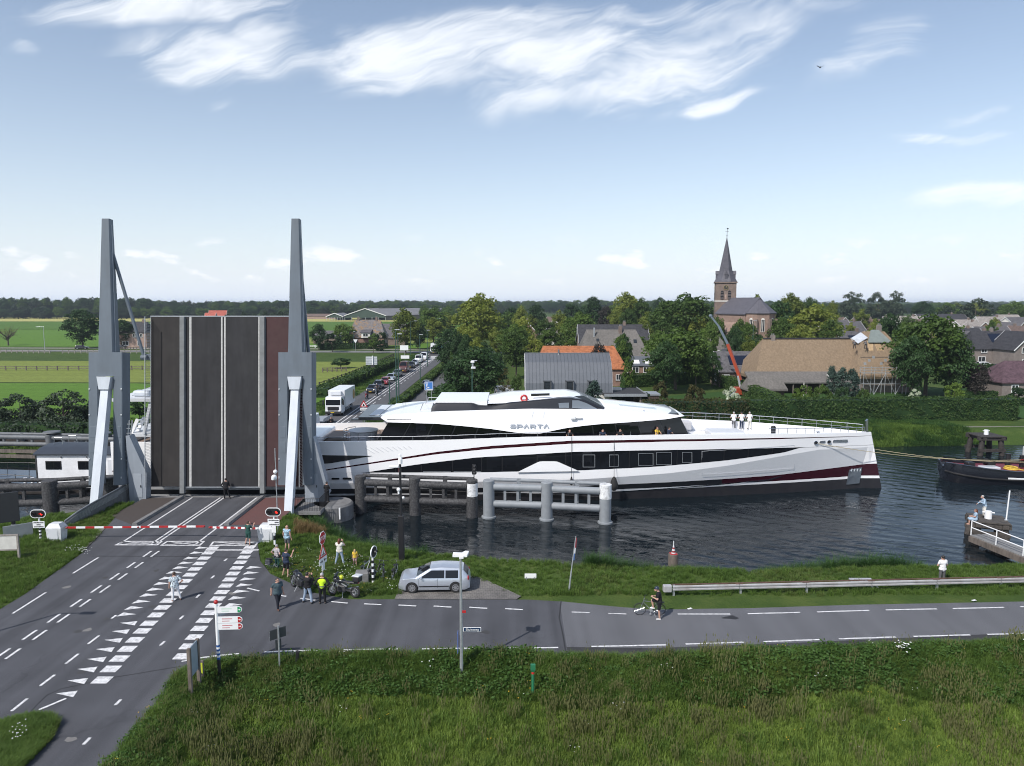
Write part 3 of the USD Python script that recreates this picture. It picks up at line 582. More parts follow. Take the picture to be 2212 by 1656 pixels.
#================================================guide fenders in the canal
def fender(name,label,piles,mat,r=.5,top=1.75,zs=(1.15,-.35),pr=.31,group=None,plate=None):
    o=np.array([piles[0][0],piles[0][1],WATER]); T=thing(name,label,'fender',o,group=group)
    for x,y in piles:
        part(T,'pile',moved(lathe([(0,-2),(r,-2),(r,top - WATER - .06),(r - .06,top - WATER),(0,top - WATER)],20),(x - o[0],y - o[1],0)),mat,smooth=40)
        if mat is pipe_grey:part(T,'pile_collar',moved(lathe([(r,-.1),(r+.14,-.1),(r+.14,.12),(r,.16)],20),(x - o[0],y - o[1],0)),mat,smooth=40)
    for (x0,y0),(x1,y1) in zip(piles[:-1],piles[1:]):
        a,b=np.array([x0,y0,0]),np.array([x1,y1,0]); d=(b - a)/np.linalg.norm(b - a); n=np.array([-d[1],d[0],0])
        for z in zs:part(T,'pipe',moved(cyl(a+d*(r - .05)+[0,0,z],b - d*(r - .05)+[0,0,z],pr,n=18),-o),mat,smooth=40)
        part(T,'top_rail',moved(cyl(a+n*.75+[0,0,top - .15],b+n*.75+[0,0,top - .15],.17,n=12),-o),mat,smooth=40)
        L=np.linalg.norm(b - a)
        for k in range(3):
            c=a+d*(L*(.28+.22*k)); part(T,'upright',moved(beam(c+[0,0,zs[1]],c+[0,0,zs[0]],.22),-o),mat)
            if k==1:part(T,'knee',moved(beam(c+n*.7+[0,0,zs[1]+.2],c+n*.75+[0,0,top],.35,.3),-o),mat)
        for z in (.75,.2,-.5):part(T,'timber_beam',moved(beam(a+n*1.1+[0,0,z],b+n*1.1+[0,0,z],.25,.3),-o),timber_dark)
    return T,o
gp=lambda L:[tuple(G(u,v,WATER)[:2]) for u,v in L]
pd=gp([(780,1107),(897,1112),(1020,1117)]); pg=gp([(1056,1118),(1181,1123),(1307,1130)])
FD,fo=fender('guide_fender','black tarred pile and pipe guide fender in front of the yacht beside the bridge',pd,tar)
FG,go=fender('guide_fender','light grey steel pipe guide fender ending in a white topped pile',pg,pipe_grey)
for (T,o,(x,y),rr,z0) in ((FD,fo,pd[-1],.51,.3),(FG,go,pg[-1],.51,.55)):
    if T is FD:
        m=lathe([(rr,0),(rr+.004,0),(rr+.004,1.15),(rr,1.15)],24); m=m.slice_plane([0,0,0],[.6,-.8,0])
    else:m=lathe([(rr,0),(rr+.004,0),(rr+.004,1.2),(rr - .1,1.21),(0,1.21)],24)
    part(T,'white_band',moved(m,(x - o[0],y - o[1],z0 - WATER)),M('peeling_white',(.70,.71,.72),.6,var=.06,dirt=.9,dirtcol=(.2,.2,.2),dscale=3),'flaking white paint on the end pile')
pl=gp([(-90,1119),(112,1115),(243,1106)])
fender('guide_fender','black tarred pile fender below the white cabin boat left of the bridge',pl,tar,r=.62,top=1.6,zs=(1.05,-.4))
fl=[(-62,82.5),(-54,81.8),(-47.6,81.0),(-42.5,80.4)]
T,o=fender('guide_fender','grey pipe fender with timber planks across the canal on the far left',fl,M('fender_dark_grey',(.12,.13,.14),.6,var=.2,dirt=.4),r=.45,top=1.75,zs=(1.35,.55),pr=.26)
for z in (-.1,-.7):part(T,'plank',moved(beam((-62,81.5,z),(-42,79.6,z),.12,.4),-o),timber)
for x,y in fl:part(T,'pile_cap',moved(lathe([(0,0),(.95,0),(.9,.12),(0,.22)],18),np.array([x,y+.4,1.9]) - o),M('fender_dark_grey',(.12,.13,.14)),smooth=30)
#================================================the yacht
YC=70.2; YA=thing('yacht','huge white motor yacht with dark window bands passing the open bridge','yacht',(0,YC,WATER)); YO=np.array([0,YC,WATER])
XS=-37.5
def stem(z):return 37.35 - (z - WATER)*.24
def half(x,z):
    x,z=np.asarray(x,float),np.asarray(z,float)
    h=np.clip((z - WATER)/5.5,-.2,1.2); B=4.75+.5*np.clip(h*2.5,0,1); p=1.75+1.0*np.clip(h,0,1)
    x0=2.0; s=np.clip((x - x0)/(stem(z) - x0),0,1)
    st=np.clip((-24 - x)/14,0,1)
    return np.maximum(B*(1 - s**p) - .35*st,.02)
def solve(u,v,off=None):
    y=65.2
    for _ in range(14):
        p=P(u,v,y); y=YC - (half(p[0],p[2]) if off is None else off)
    return P(u,v,y)
def curve(pts,off=None):
    q=np.array([solve(u,v,off) for u,v in pts]); return q[:,0],q[:,2]
def zc(c):return lambda x:np.interp(x,c[0],c[1])
rows=[None,
    [(500,1075),(690,1073.5),(1000,1071),(1321,1064.5),(1600,1052),(1760,1043),(1900,1033.5)],
    [(500,1071),(690,1069.5),(1000,1067),(1321,1060),(1600,1047),(1760,1038),(1900,1028)],
    [(500,1060),(690,1058),(1000,1056),(1333,1048.5),(1500,1041),(1684,1029.5),(1800,1015),(1900,1001.5)],
    [(500,1021.9),(690,1021.9),(786,1021.9),(1044,1020.7),(1250,1016.9),(1414,1009),(1569.5,995.3),(1693,978.4),(1731,967.2),(1890,962)],
    [(500,1021.7),(690,1021.7),(786,1021.7),(904,1003.5),(1030,988.8),(1235,977),(1383,973.5),(1569.5,970.4),(1731,966.6),(1890,961.4)],
    [(500,1021),(695,1018.5),(824,999.5),(942,982),(1059,970.3),(1235,959),(1445,954.5),(1631,950.3),(1756,946.8),(1849,943.7),(1885,942)],
    [(500,1019),(695,1016),(824,996),(942,977),(1059,964),(1235,952.5),(1445,949.5),(1631,947.2),(1756,945),(1849,942.7),(1885,941.6)],
    [(500,957),(685,955),(942,952),(1118,945.5),(1235,943.4),(1476,939),(1663,938),(1800,936.5),(1872,934.7)]]
zf=[(lambda x:np.full(np.shape(x),-2.6))]+[zc(curve(r)) for r in rows[1:]]
NS=90
def rowpts(r,inset=0.,xr=None):
    f=zf[r]; xe=36.5
    for _ in range(20):xe=stem(float(f(xe)))
    s=np.linspace(0,1,NS)**.85; x=XS+(xe - XS)*s
    z=f(x); return x,half(x,z) - inset,z
def band(r0,r1,inset=0.,side=None,x0=None,x1=None,push=0.):
    out=[]
    for sg in ((-1,1) if side is None else (side,)):
        a,b=rowpts(r0,inset),rowpts(r1,inset)
        A=np.c_[a[0],sg*(a[1]+push),a[2] - WATER]; B=np.c_[b[0],sg*(b[1]+push),b[2] - WATER]
        v=np.vstack([A,B]); n=len(A); i=np.arange(n - 1)
        if x0 is not None:
            k=(A[:-1,0] >=x0 - 1e-6) & (A[1:,0] <=x1+1e-6); i=i[k]
        f=np.vstack([np.c_[i,i+1,i+n+1],np.c_[i,i+n+1,i+n]])
        if sg > 0:f=f[:,::-1]
        out.append(TRI(v,f))
    m=cat_(out); m.remove_unreferenced_vertices(); return m
kn=curve([(500,1047),(1000,1042),(1259,1036),(1445,1023),(1569,1007),(1693,985),(1770,972),(1890,965.5)])
zf.append(zc(kn)); _half0=half
def half(x,z):# hull sides fall inwards below the knuckle
    x,z=np.asarray(x,float),np.asarray(z,float)
    return np.maximum(_half0(x,z) - .55*np.clip((np.interp(x,*kn) - z)/2.2,0,1),.02)
hull=part(YA,'hull',cat_([band(3,9),band(9,4),band(5,6),band(7,8)]),yacht_white,smooth=12)
# transom and bulwark insides
def transom(r0,r1):
    a=[rowpts(r) for r in range(r0,r1+1)]; pts=[(XS,-q[1][0],q[2][0] - WATER) for q in a]+[(XS,q[1][0],q[2][0] - WATER) for q in a[::-1]]
    n=len(pts); v=np.vstack([pts,np.mean(pts,0)]); return TRI(v,[[n,(i+1) % n,i] for i in range(n)])
part(hull,'transom',transom(0,8),yacht_white)
part(YA,'boot_band',band(0,1),bootgrey,smooth=35)
part(YA,'white_waterline_stripe',band(1,2),yacht_white,smooth=35)
xb=21.0
part(YA,'black_lower_band',band(2,3,x0=XS,x1=xb),charcoal,smooth=35)
part(YA,'burgundy_bow_band',band(2,3,x0=xb - 1.1,x1=99),burgundy,smooth=35)
part(YA,'burgundy_stripe',band(6,7),burgundy,smooth=35)
wb=part(YA,'lower_window_band',band(4,5,inset=.05),charcoal,smooth=35)
muls=[z5((p,0))[0] for p in (470,700,890,1120,1335,1487,1745,1955,2190)]+[z6((p,0))[0] for p in (103,323,500,655,825,980,1147,1310,1515)]
mx=[solve(u,995)[0] for u in muls]
def panes(parent,xa,xb_,fb,ft,offf,name,mat,sides=(-1,1),gap=.05,n=6):
    for sg in sides:
        x=np.linspace(xa+gap,xb_ - gap,n); zb,zt=fb(x)+.03,ft(x) - .03
        if (zt - zb).max() < .06:continue
        zt=np.maximum(zt,zb+.002)
        A=np.c_[x,sg*offf(x,zb),zb - WATER]; B=np.c_[x,sg*offf(x,zt),zt - WATER]; v=np.vstack([A,B]); i=np.arange(n - 1)
        f=np.vstack([np.c_[i,i+1,i+n+1],np.c_[i,i+n+1,i+n]]); f=f if sg < 0 else f[:,::-1]
        part(parent,name,TRI(v,f),mat)
for a,b in zip(mx[:-1],mx[1:]):panes(wb,a,b,zf[4],zf[5],lambda x,z:half(x,z) - .02,'pane',dark_glass)
def sidepatch(pts,push,thick=.03,off=None):# outline on the near side,raised a little
    q=np.array([solve(u,v,off) for u,v in pts]); c=q.mean(0)
    pol=Polygon(q[:,[0,2]])
    m=trimesh.creation.extrude_polygon(pol,thick,engine='earcut'); m=m.subdivide_to_size(1.2) if pol.length > 6 else m
    x,z,t=m.vertices[:,0],m.vertices[:,1],m.vertices[:,2]
    h=half(x,z) if off is None else np.full(len(x),off)
    m2=TRI(np.c_[x,-(h+push)+t - thick,z - WATER],m.faces)
    if m2.volume > 0:pass
    else:m2.invert()
    return m2
part(YA,'folding_balcony',sidepatch([(1117.7,1020.2),(1161,999),(1166,997.3),(1172,996.6),(1197,996.6),(1203,997.3),(1208,999),(1249.7,1017.4)],.06,.10),yacht_white)
for x in ((385,575,490,660),(510,570,618,655),(690,568,760,640),(183,585,248,668),(0,585,85,672)):
    u0,v0=z6(x[:2]); u1,v1=z6(x[2:]); fr=[(u0,v0,u1,v0+.8),(u0,v1 - .8,u1,v1),(u0,v0,u0+.9,v1),(u1 - .9,v0,u1,v1)]
    part(wb,'bright_frame',cat_([sidepatch([(a,b),(c,b),(c,d),(a,d)],.01,.02) for a,b,c,d in fr]),galv)
for a in ((905,670,1110,745),(1130,668,1330,745)):
    u0,v0=z5(a[:2]); u1,v1=z5(a[2:]); part(wb,'bright_frame',sidepatch([(u0,v1 - .9),(u1,v1 - .9),(u1,v1),(u0,v1)],.01,.02),galv)
part(YA,'chrome_line',sidepatch([(1321,1062.5),(1440,1055),(1560,1045.5),(1660,1036),(1684,1029.5),(1690,1029),(1664,1037.5),(1560,1047.3),(1440,1057),(1321,1064)],.03,.02),chrome)
# bow details:hawse holes,anchor pocket,stem plate
for a,b,r in ((1620,502,2.6),(1712,497,2.6)):
    u,v=z6((a,b)); q=solve(u,v); part(YA,'hawse_hole',cyl((q[0],q[1] - YC - .05,q[2] - WATER),(q[0],q[1] - YC+.1,q[2] - WATER),.17,n=16),black_paint)
    rg=trimesh.creation.torus(.18,.035,16,8); part(YA,'hawse_ring',moved(rg,(q[0],q[1] - YC - .04,q[2] - WATER),rx=PI/2),chrome)
for a in ((1645,490,1685,503),(1738,482,1840,499)):
    u0,v0=z6(a[:2]); u1,v1=z6(a[2:]); part(YA,'roller_slot',sidepatch([(u0,v0+2),(u0+2,v0),(u1,v0 - 1),(u1+1,v1 - 2),(u1 - 2,v1),(u0,v1)],.03,.02),chrome)
ap=part(YA,'anchor_pocket',sidepatch([z6(p) for p in [(1850,690),(1940,672),(1920,782),(1828,792)]],.05,.06),steel)
for k in range(5):
    a,b=z6((1853+17*k,712)),z6((1836+18*k,790)); part(ap,'slot',sidepatch([a,(a[0]+2.4,a[1]),(b[0]+2.4,b[1]),b],.07,.03),black_paint)
for k in range(4):
    u,v=z6((1862+20*k,692)); q=solve(u,v); part(ap,'fluke',cyl((q[0],q[1] - YC - .12,q[2] - WATER - .1),(q[0]+.1,q[1] - YC - .1,q[2] - WATER+.15),.08,n=8),chrome)
part(YA,'hatch_outline',cat_([sidepatch([a,b,(b[0],b[1]+.6),(a[0],a[1]+.6)],.012,.015) for a,b in (((1516,975),(1715,962)),((1516,1026),(1715,1012)))]+[sidepatch([a,(a[0]+.6,a[1]),(b[0]+.6,b[1]),b],.012,.015) for a,b in (((1516,975),(1516,1026)),((1715,962),(1715,1012)))]),yacht_grey)
for a in ((230,790,290,803),(313,788,375,802)):
    u0,v0=z5(a[:2]); u1,v1=z5(a[2:]); part(YA,'porthole',sidepatch([(u0,v0+1),(u0+2,v0),(u1 - 2,v0),(u1,v0+1),(u1,v1 - 1),(u1 - 2,v1),(u0+2,v1),(u0,v1 - 1)],.02,.03),dark_glass)
for k in range(9):
    a,b=z5((475+40*k,568 - 1.5*k)),z5((545+34*k,610 - 4.5*k)); part(YA,'vent_louvre',sidepatch([a,(a[0]+1.2,a[1]),(b[0]+1.2,b[1]),b],.015,.02),yacht_grey)
part(YA,'side_opening',sidepatch([z5(p) for p in [(145,690),(240,680),(530,628),(140,622)]],.012,.02),charcoal)
# decks
def deckpoly(x0,x1,inset,dz,n=40,r=8):
    x=np.linspace(x0,x1,n); z=zf[r](x); h=np.maximum(half(x,z) - inset,.03)
    A=np.c_[x,-h,z - dz - WATER]; B=np.c_[x,h,z - dz - WATER]; v=np.vstack([A,B]); i=np.arange(n - 1)
    return TRI(v,np.vstack([np.c_[i,i+1,i+n+1],np.c_[i,i+n+1,i+n]]))
part(YA,'aft_deck',deckpoly(XS,-6,.12,.75),teak); part(YA,'side_deck',deckpoly(-6,17,.12,.95),teak); part(YA,'fore_deck',deckpoly(17,35.4,.12,.8),yacht_white)
def inner(x0,x1,r=8,dz=.95,n=50):
    out=[]
    for sg in (-1,1):
        x=np.linspace(x0,x1,n); z=zf[r](x); h=half(x,z)
        R=[np.c_[x,sg*h,z - WATER],np.c_[x,sg*np.maximum(h - .16,.01),z - WATER+.01],np.c_[x,sg*np.maximum(h - .16,.01),z - dz - WATER]]
        for a,b in zip(R[:-1],R[1:]):
            v=np.vstack([a,b]); i=np.arange(n - 1); f=np.vstack([np.c_[i,i+1,i+n+1],np.c_[i,i+n+1,i+n]]); out.append(TRI(v,f if sg > 0 else f[:,::-1]))
    return cat_(out)
part(YA,'bulwark',inner(XS,35.7),yacht_white)
# superstructure:rings across the beam at stations along x
def volume(top,bot,wt,wb,offt,offb,mat,name,n=60,cen=None,parent=YA,ch=.12,smooth=30):
    tx,tz=curve(top,offt); bx_,bz=curve(bot,offb)
    x=np.linspace(max(tx.min(),bx_.min()),min(tx.max(),bx_.max()),n)
    zt,zb=np.interp(x,tx,tz),np.interp(x,bx_,bz); zt=np.maximum(zt,zb+.02)
    zcn=zt+.12 if cen is None else np.maximum(np.interp(x,cen[0],cen[1],left=-9,right=-9),zt+.05)
    wtx,wbx=wt(x),wb(x)
    R=[]
    for i in range(n):
        c=min(ch,(zt[i] - zb[i])*.4)
        R.append([(x[i],-wbx[i],zb[i] - WATER),(x[i],-wtx[i],zt[i] - c - WATER),(x[i],-wtx[i]+c*1.5,zt[i] - WATER),(x[i],-wtx[i]*.5,(zt[i]*.45+zcn[i]*.55) - WATER),(x[i],0,zcn[i] - WATER),
                  (x[i],wtx[i]*.5,(zt[i]*.45+zcn[i]*.55) - WATER),(x[i],wtx[i] - c*1.5,zt[i] - WATER),(x[i],wtx[i],zt[i] - c - WATER),(x[i],wbx[i],zb[i] - WATER)])
    return part(parent,name,loft(R),mat,smooth=smooth)
C=lambda w:(lambda x:np.full(np.shape(x),float(w)))
taper=lambda w,x0,x1,w1:(lambda x:w+(w1 - w)*np.clip((x - x0)/(x1 - x0),0,1)**2)
bandbot=[(822,903),(836,912.6),(880,914),(942,916),(1000,921),(1059,927),(1100,933),(1132,937),(1168,937),(1195,931),(1220,925.8),(1260,920.5),(1297,917),(1352,914.5),(1445,910),(1487,905)]
bandtop=[(822,900.5),(860,896),(942,890.6),(1147,884.7),(1294,886),(1350,889.5),(1445,898),(1487,904.2)]
cc=np.array([P(u,v,YC) for u,v in [(1296,864),(1321,866),(1390,873),(1445,882),(1470,892),(1488,904)]])
up=volume(bandtop,bandbot,taper(4.35,6,18,2.6),taper(4.75,6,18,2.7),4.35,4.75,yacht_white,'upper_deck_shell',cen=(cc[:,0],cc[:,2]),n=90)
# main saloon glass house
W0=4.0
housebot=[(806,954),(857,953),(1118,949),(1300,947),(1498,943)]; housetop=[(845,911),(942,914),(1118,928),(1170,928),(1250,915),(1445,905),(1470,905)]
hb,ht=curve(housebot,W0),curve(housetop,W0)
R=[]
for t in np.linspace(0,1,40):
    xb_,xt=hb[0][0]+(hb[0][-1] - hb[0][0])*t,ht[0][0]+(ht[0][-1] - ht[0][0])*t
    zb,zt=np.interp(xb_,*hb) - .5,np.interp(xt,*ht)+.35
    w=W0*(1 - .25*max(0,(t - .75)/.25)**2)
    R.append([(xb_,-w,zb - WATER),(xt,-w*.97,zt - WATER),(xt,w*.97,zt - WATER),(xb_,w,zb - WATER)])
sal=part(YA,'saloon',loft(R),charcoal,smooth=30)
R=np.array(R)
for k in range(13):
    i0,i1=k*3,min(k*3+3,39)
    for sg,(p,q) in ((-1,(0,1)),(1,(3,2))):
        a,b=R[i0],R[i1]; e=np.array([0,sg*.03,0]); g=.03
        qd=np.array([a[p]*(1 - g)+b[p]*g,a[p]*g+b[p]*(1 - g),a[q]*g+b[q]*(1 - g),a[q]*(1 - g)+b[q]*g])+e
        part(sal,'pane',TRI(qd,[[0,1,2],[0,2,3]] if sg < 0 else [[0,2,1],[0,3,2]]),dark_glass)
a=R[-1]; part(sal,'windscreen',TRI(np.array([a[0],a[3],a[2],a[1]])+[.03,0,.01],[[0,1,2],[0,2,3]]),grey_glass)
for k in range(10):
    f=hb[0][0]+1+k*2.9; part(YA,'side_deck_rail_post',cyl((f,-4.95,zf[8](f) - WATER),(f,-4.95,zf[8](f) - WATER+.35),.02,n=6),steel)
xr=np.linspace(XS+8,5,20); part(YA,'side_deck_rail',tube([(x,-4.95,zf[8](x) - WATER+.36) for x in xr],.028,6),steel)
def at_u(u):return float(solve(u,872,3.75)[0])
# sundeck:charcoal band,wheelhouse glass,white roof
sdb=volume([(930,889),(933,880),(937.5,871.6),(1021,871.6),(1035,876.5),(1060,877),(1100,870.5),(1205,861.5),(1234,860.5),(1265,866),(1308,883.5)],[(928,892),(942,891),(1147,885.5),(1294,886.8),(1312,887)],taper(3.75,6,13,2.4),taper(3.95,6,13,2.6),3.75,3.95,charcoal,'sundeck_band',n=70)
for pl_ in ([(535,1008),(622,1005),(622,1055),(540,1055)],[(648,985),(700,985),(770,1010),(862,1058),(648,1055)]):
    q=[(1068.2+a*.2587,610.4+b*.2587) for a,b in pl_]; part(sdb,'wheelhouse_window',sidepatch(q,.03,.02,off=3.86),paneglass('wheelhouse_glass',(.19,.22,.26)))
volume([(1053,855),(1080,849),(1106,846),(1171,843.5),(1223,843),(1245,847),(1265,854),(1290,868),(1308,881)],[(1053,873),(1100,871),(1205,862),(1234,861),(1265,867),(1308,884)],taper(2.9,4,12,2.0),taper(3.6,6,13,2.4),-2.2,3.6,yacht_white,'wheelhouse_roof',n=60,ch=.3)
q=deckfl=None
xs0,xs1=at_u(938),at_u(1052)
wq=[(1068.2+a*.2587,610.4+b*.2587) for a,b in [(660,950),(760,985),(900,1045),(930,1050),(850,1003),(740,945)]]
zt_s=float(solve(1000,871.6,3.75)[2]) - WATER
part(YA,'sundeck_floor',bbox(xs0,-3.45,zt_s - .3,xs1,3.45,zt_s+.14),yacht_white)
part(YA,'windscreen',sidepatch(wq,.06,.03,off=3.15),grey_glass)
part(YA,'roof_panel',sidepatch([(1068.2+a*.2587,610.4+b*.2587) for a,b in [(305,930),(460,925),(460,945),(305,950)]],.06,.04,off=3.1),charcoal)
part(YA,'side_door_outline',cat_([sidepatch(q,.02,.015,off=4.45) for q in ([(1150,886),(1150.6,886),(1150.6,903),(1150,903)],[(1174,886),(1174.6,886),(1174.6,903),(1174,903)],[(1150,903),(1174.6,903),(1174.6,903.6),(1150,903.6)])]),yacht_grey)
# sundeck fittings:arch wing,sofa,counter,lifebuoy,sun roof slats,rails
zs_=float(solve(1000,889,3.9)[2]) - WATER
wing=xzprism([(p[0],p[2] - WATER) for p in [P(u,v,72.4) for u,v in [(952,851),(1030,851),(1048,855),(1100,846),(1110,858),(1000,869),(945,872),(949,862)]]],2.15,2.35)
part(YA,'arch_wing',wing,yacht_grey); part(YA,'arch_wing',moved(wing,(0,-4.6,-.35)),yacht_white)
def at_deck(u,v,y):p=P(u,v,y); return np.array([p[0],p[1] - YC,p[2] - WATER])
p=at_deck(1010,868,69.5); part(YA,'sunbed',rbox(p[0],p[1],p[2] - .1,4.5,2.6,.5,.2),yacht_white,smooth=40)
p=at_deck(1075,866,69); part(YA,'awning',box(p[0],p[1],p[2]+.1,4.8,2.2,.08,ry=.03),charcoal)
p=at_deck(1132,860,66.9); part(YA,'lifebuoy',moved(trimesh.creation.torus(.27,.10,20,10),p - [0,0,.05],rx=PI/2),M('buoy_red',(.45,.03,.03),.4))
p=at_deck(1052,873,68); part(YA,'bollard_table',lathe([(0,0),(.15,0),(.15,.55),(0,.55)],12,p - [0,0,.3]),M('varnish',(.12,.05,.03),.4))
q=[at_deck(*a) for a in ((774,904.5,66.0),(802,882,74.4),(925,877,74.4),(940,891,66.0))]
zr=np.mean([k[2] for k in q]) - .1
rf=ext(Polygon([(k[0],k[1]) for k in q]),.14,zr); sun_=part(YA,'aft_roof',rf,charcoal)
xa,xz_=q[0][0],q[3][0]
for k in range(6):part(sun_,'glass_panel',box(xa+1.3+k*1.05,.2,zr+.16,.92,6.8,.03,rz=0),M('pale_panel',(.58,.62,.66),.4,var=.03))
part(YA,'roof_eyebrow',box((xa+xz_)/2 - 1.4,-4.35,zr - .05,5.6,.5,.1),charcoal)
post=[]
for x in np.linspace(xz_ - 1.8,xz_+1.2,4):
    for y in (-2.6,1.5):post.append(cyl((x,y,zr),(x+.5,y,zr+1.25),.04,n=6))
for y in (-2.6,1.5):
    for h in (.6,1.25):post.append(cyl((xz_ - 1.8+h*.4,y,zr+h),(xz_+1.2+h*.4,y,zr+h),.035,n=6))
part(YA,'sundeck_stair_rail',cat_(post),steel)
part(YA,'stair',cat_([box(xz_ - 1.2+i*.28,-.6,zr+.12+i*.2,.35,1.6,.06) for i in range(5)]),yacht_white)
# aft deck furniture and the after decks behind the raised bridge
zd=lambda x:float(zf[8](x)) - .75 - WATER
xs_=at_deck(735,935,70)[0]
part(YA,'aft_sofa',rbox(xs_ - 3.0,.2,zd(xs_)+.4,3.4,6.4,.8,.25),yacht_white,smooth=40)
part(YA,'round_bar',lathe([(0,0),(1.25,0),(1.35,1.0),(1.45,1.05),(1.45,1.12),(0,1.12)],24,(at_deck(785,927,69)[0],-1.2,zd(-14))),yacht_grey,smooth=40)
part(YA,'bar_rail',cat_([tube([(at_deck(785,927,69)[0]+1.9*math.cos(t),-1.2+1.9*math.sin(t),zd(-14)+h) for t in np.linspace(2.2,5.9,14)],.03,6) for h in (.6,1.15)]+[cyl((at_deck(785,927,69)[0]+1.9*math.cos(t),-1.2+1.9*math.sin(t),zd(-14)),(at_deck(785,927,69)[0]+1.9*math.cos(t),-1.2+1.9*math.sin(t),zd(-14)+1.15),.03,n=6) for t in np.linspace(2.2,5.9,7)]),steel)
part(YA,'deck_table',rbox(xs_ - .2,-.4,zd(xs_)+.55,1.6,3.2,.1,.04),teak)
part(YA,'upper_aft_terrace',cat_([bbox(-37.5,-4.2,9.4,-30.5,4.2,9.7),bbox(-37.2,-3.9,6.0,-32.5,3.9,6.3)]+[beam((-37+i*2.2,s*3.9,6.3),(-36.2+i*2.2,s*3.9,9.4),.25) for i in range(3) for s in (-1,1)]),yacht_grey)
part(YA,'aft_stair',cat_([beam((-37.3,s,4.3),(-35.6,s,7.6),.2,.3) for s in (-3.4,-2.2)]+[box(-37.2+i*.22,-2.8,4.5+i*.42,.35,1.1,.06) for i in range(8)]),yacht_white)
part(YA,'tender_crane',cat_([beam((-37.2,-2,9.7),(-33.5,-2.2,10.8),.25),beam((-36.8,0,9.7),(-34.0,.4,10.5),.3),rbox(-35.4,-2.6,10.0,1.6,.9,.6,.2)]),bridge_light)
# fore deck:rails,windlass,hatch,cover,mast post,sky hatch
def rail(xa,xb_,sg,hgt,inset,n=15,name='fore_rail'):
    x=np.linspace(xa,xb_,n); z=zf[8](x) - WATER; h=np.maximum(half(x,z+WATER) - inset,.05)
    P_=[(x[i],sg*h[i],z[i]) for i in range(n)]
    rr=part(YA,name,cat_([tube([(a,b,c+hgt) for a,b,c in P_],.034,6),tube([(a,b,c+hgt*.5) for a,b,c in P_],.014,5)]),steel)
    for a,b,c in P_:part(rr,'post',cyl((a,b,c - .02),(a,b,c+hgt),.028,n=6),steel)
rail(24.5,35.2,-1,.5,.15,12); rail(16.5,35.2,1,.72,.15,15)
zb_=lambda x:float(zf[8](x)) - .8 - WATER
part(YA,'bow_post',loft([[(35.4+a,b,zb_(35)+.8),(35.6+a,b,zb_(35)+.8),(35.55+a,b,zb_(35)+2.1),(35.35+a,b,zb_(35)+1.9)] for a,b in ((0,-.15),(0,.15))]),steel)
part(YA,'deck_bench',rbox(20.5,2.6,zb_(20)+.35,4.6,.9,.7,.15),yacht_white,smooth=40)
part(YA,'sun_pad',rbox(21.2,-.3,zb_(21)+.25,3.4,2.6,.5,.15),yacht_grey,smooth=40)
part(YA,'deck_locker',rbox(17.6,1.6,zb_(17.6)+.6,1.4,.9,.9,.1),M('locker',(.5,.5,.52),.5)); part(YA,'covered_winch',rbox(25.8,-1.0,zb_(25.8)+.6,.45,.45,1.2,.15),black_paint,smooth=40)
for x,y in ((31.0,-.6),(31.0,.7),(33.2,0.)):part(YA,'windlass',cat_([lathe([(0,0),(.28,0),(.2,.2),(.16,.4),(.26,.5),(0,.55)],14,(x,y,zb_(x))),box(x - .5,y,zb_(x)+.15,.5,.3,.3)]),steel)
part(YA,'deck_hatch',rbox(27.8,.8,zb_(27.8)+.08,1.0,1.0,.14,.05),yacht_grey)
p=at_deck(1375,879,69.0); part(YA,'sky_hatch',box(p[0],p[1],p[2]+.05,3.6,1.5,.08,ry=.105),M('hatch_glass',(.35,.42,.46),.08))
for u,v in ((1334,897),(1408,904),(1391,889)):p=at_deck(u,v,67); part(YA,'deck_lamp',sphere(p,.09,1),steel)
p=solve(1238,903,4.6); part(YA,'side_camera',cat_([rbox(p[0],-4.72,p[2] - WATER,.5,.3,.3,.08),rbox(p[0]+.5,-4.66,p[2] - WATER,.7,.2,.16,.06)]),sign_white)
# raised name letters on the shell
a,b=solve(1101,924.5,4.75),solve(1188,924.5,4.75); w=b[0] - a[0]
let='SP\u039bRT\u039b'; sl=.12
x=a[0]
for ch in let:
    m=meshkit.text_mesh(ch,.34,.05,bold=True); m.vertices[:,0]=(m.vertices[:,0] - m.bounds[0][0]); cw=m.bounds[1][0]
    m.vertices[:,0]*=w/6*.84/cw; m.vertices[:,0]+=m.vertices[:,1]*sl
    ang=-math.atan2(.4,2.2)
    part(up,'letter',moved(m,(x,-4.74,a[2] - WATER - .02),rx=PI/2+ang),M('letter_grey',(.42,.44,.47),.3,metal=.4))
    x+=w/6
# black fenders hung on lines over the side
def hung(u,v0,v1,v2,r,lab):
    p0,p1,p2=solve(u,v0),solve(u,v1),solve(u,v2); y=p1[1] - YC - r - .05; T=thing('hanging_fender',lab,'boat fender',(p1[0],p1[1] - r - .05,p1[2]))
    h=p1[2] - p2[2]
    part(T,'line',tube([(0,r,p0[2] - p1[2]),(0,0,.1)],.02,5),black_paint)
    part(T,'body',lathe([(0,.12),(r*.25,.08),(r*.55,-.12),(r,-h*.55),(r*.85,-h*.8),(r*.45,-h),(0,-h)],18),rubber,smooth=50)
hung(1325,943,1030,1054,.40,'fat black teardrop fender hanging just above the white topped pile'); hung(1234,943,1031,1046,.18,'slim black fender on a long line over the grey fender pipes')
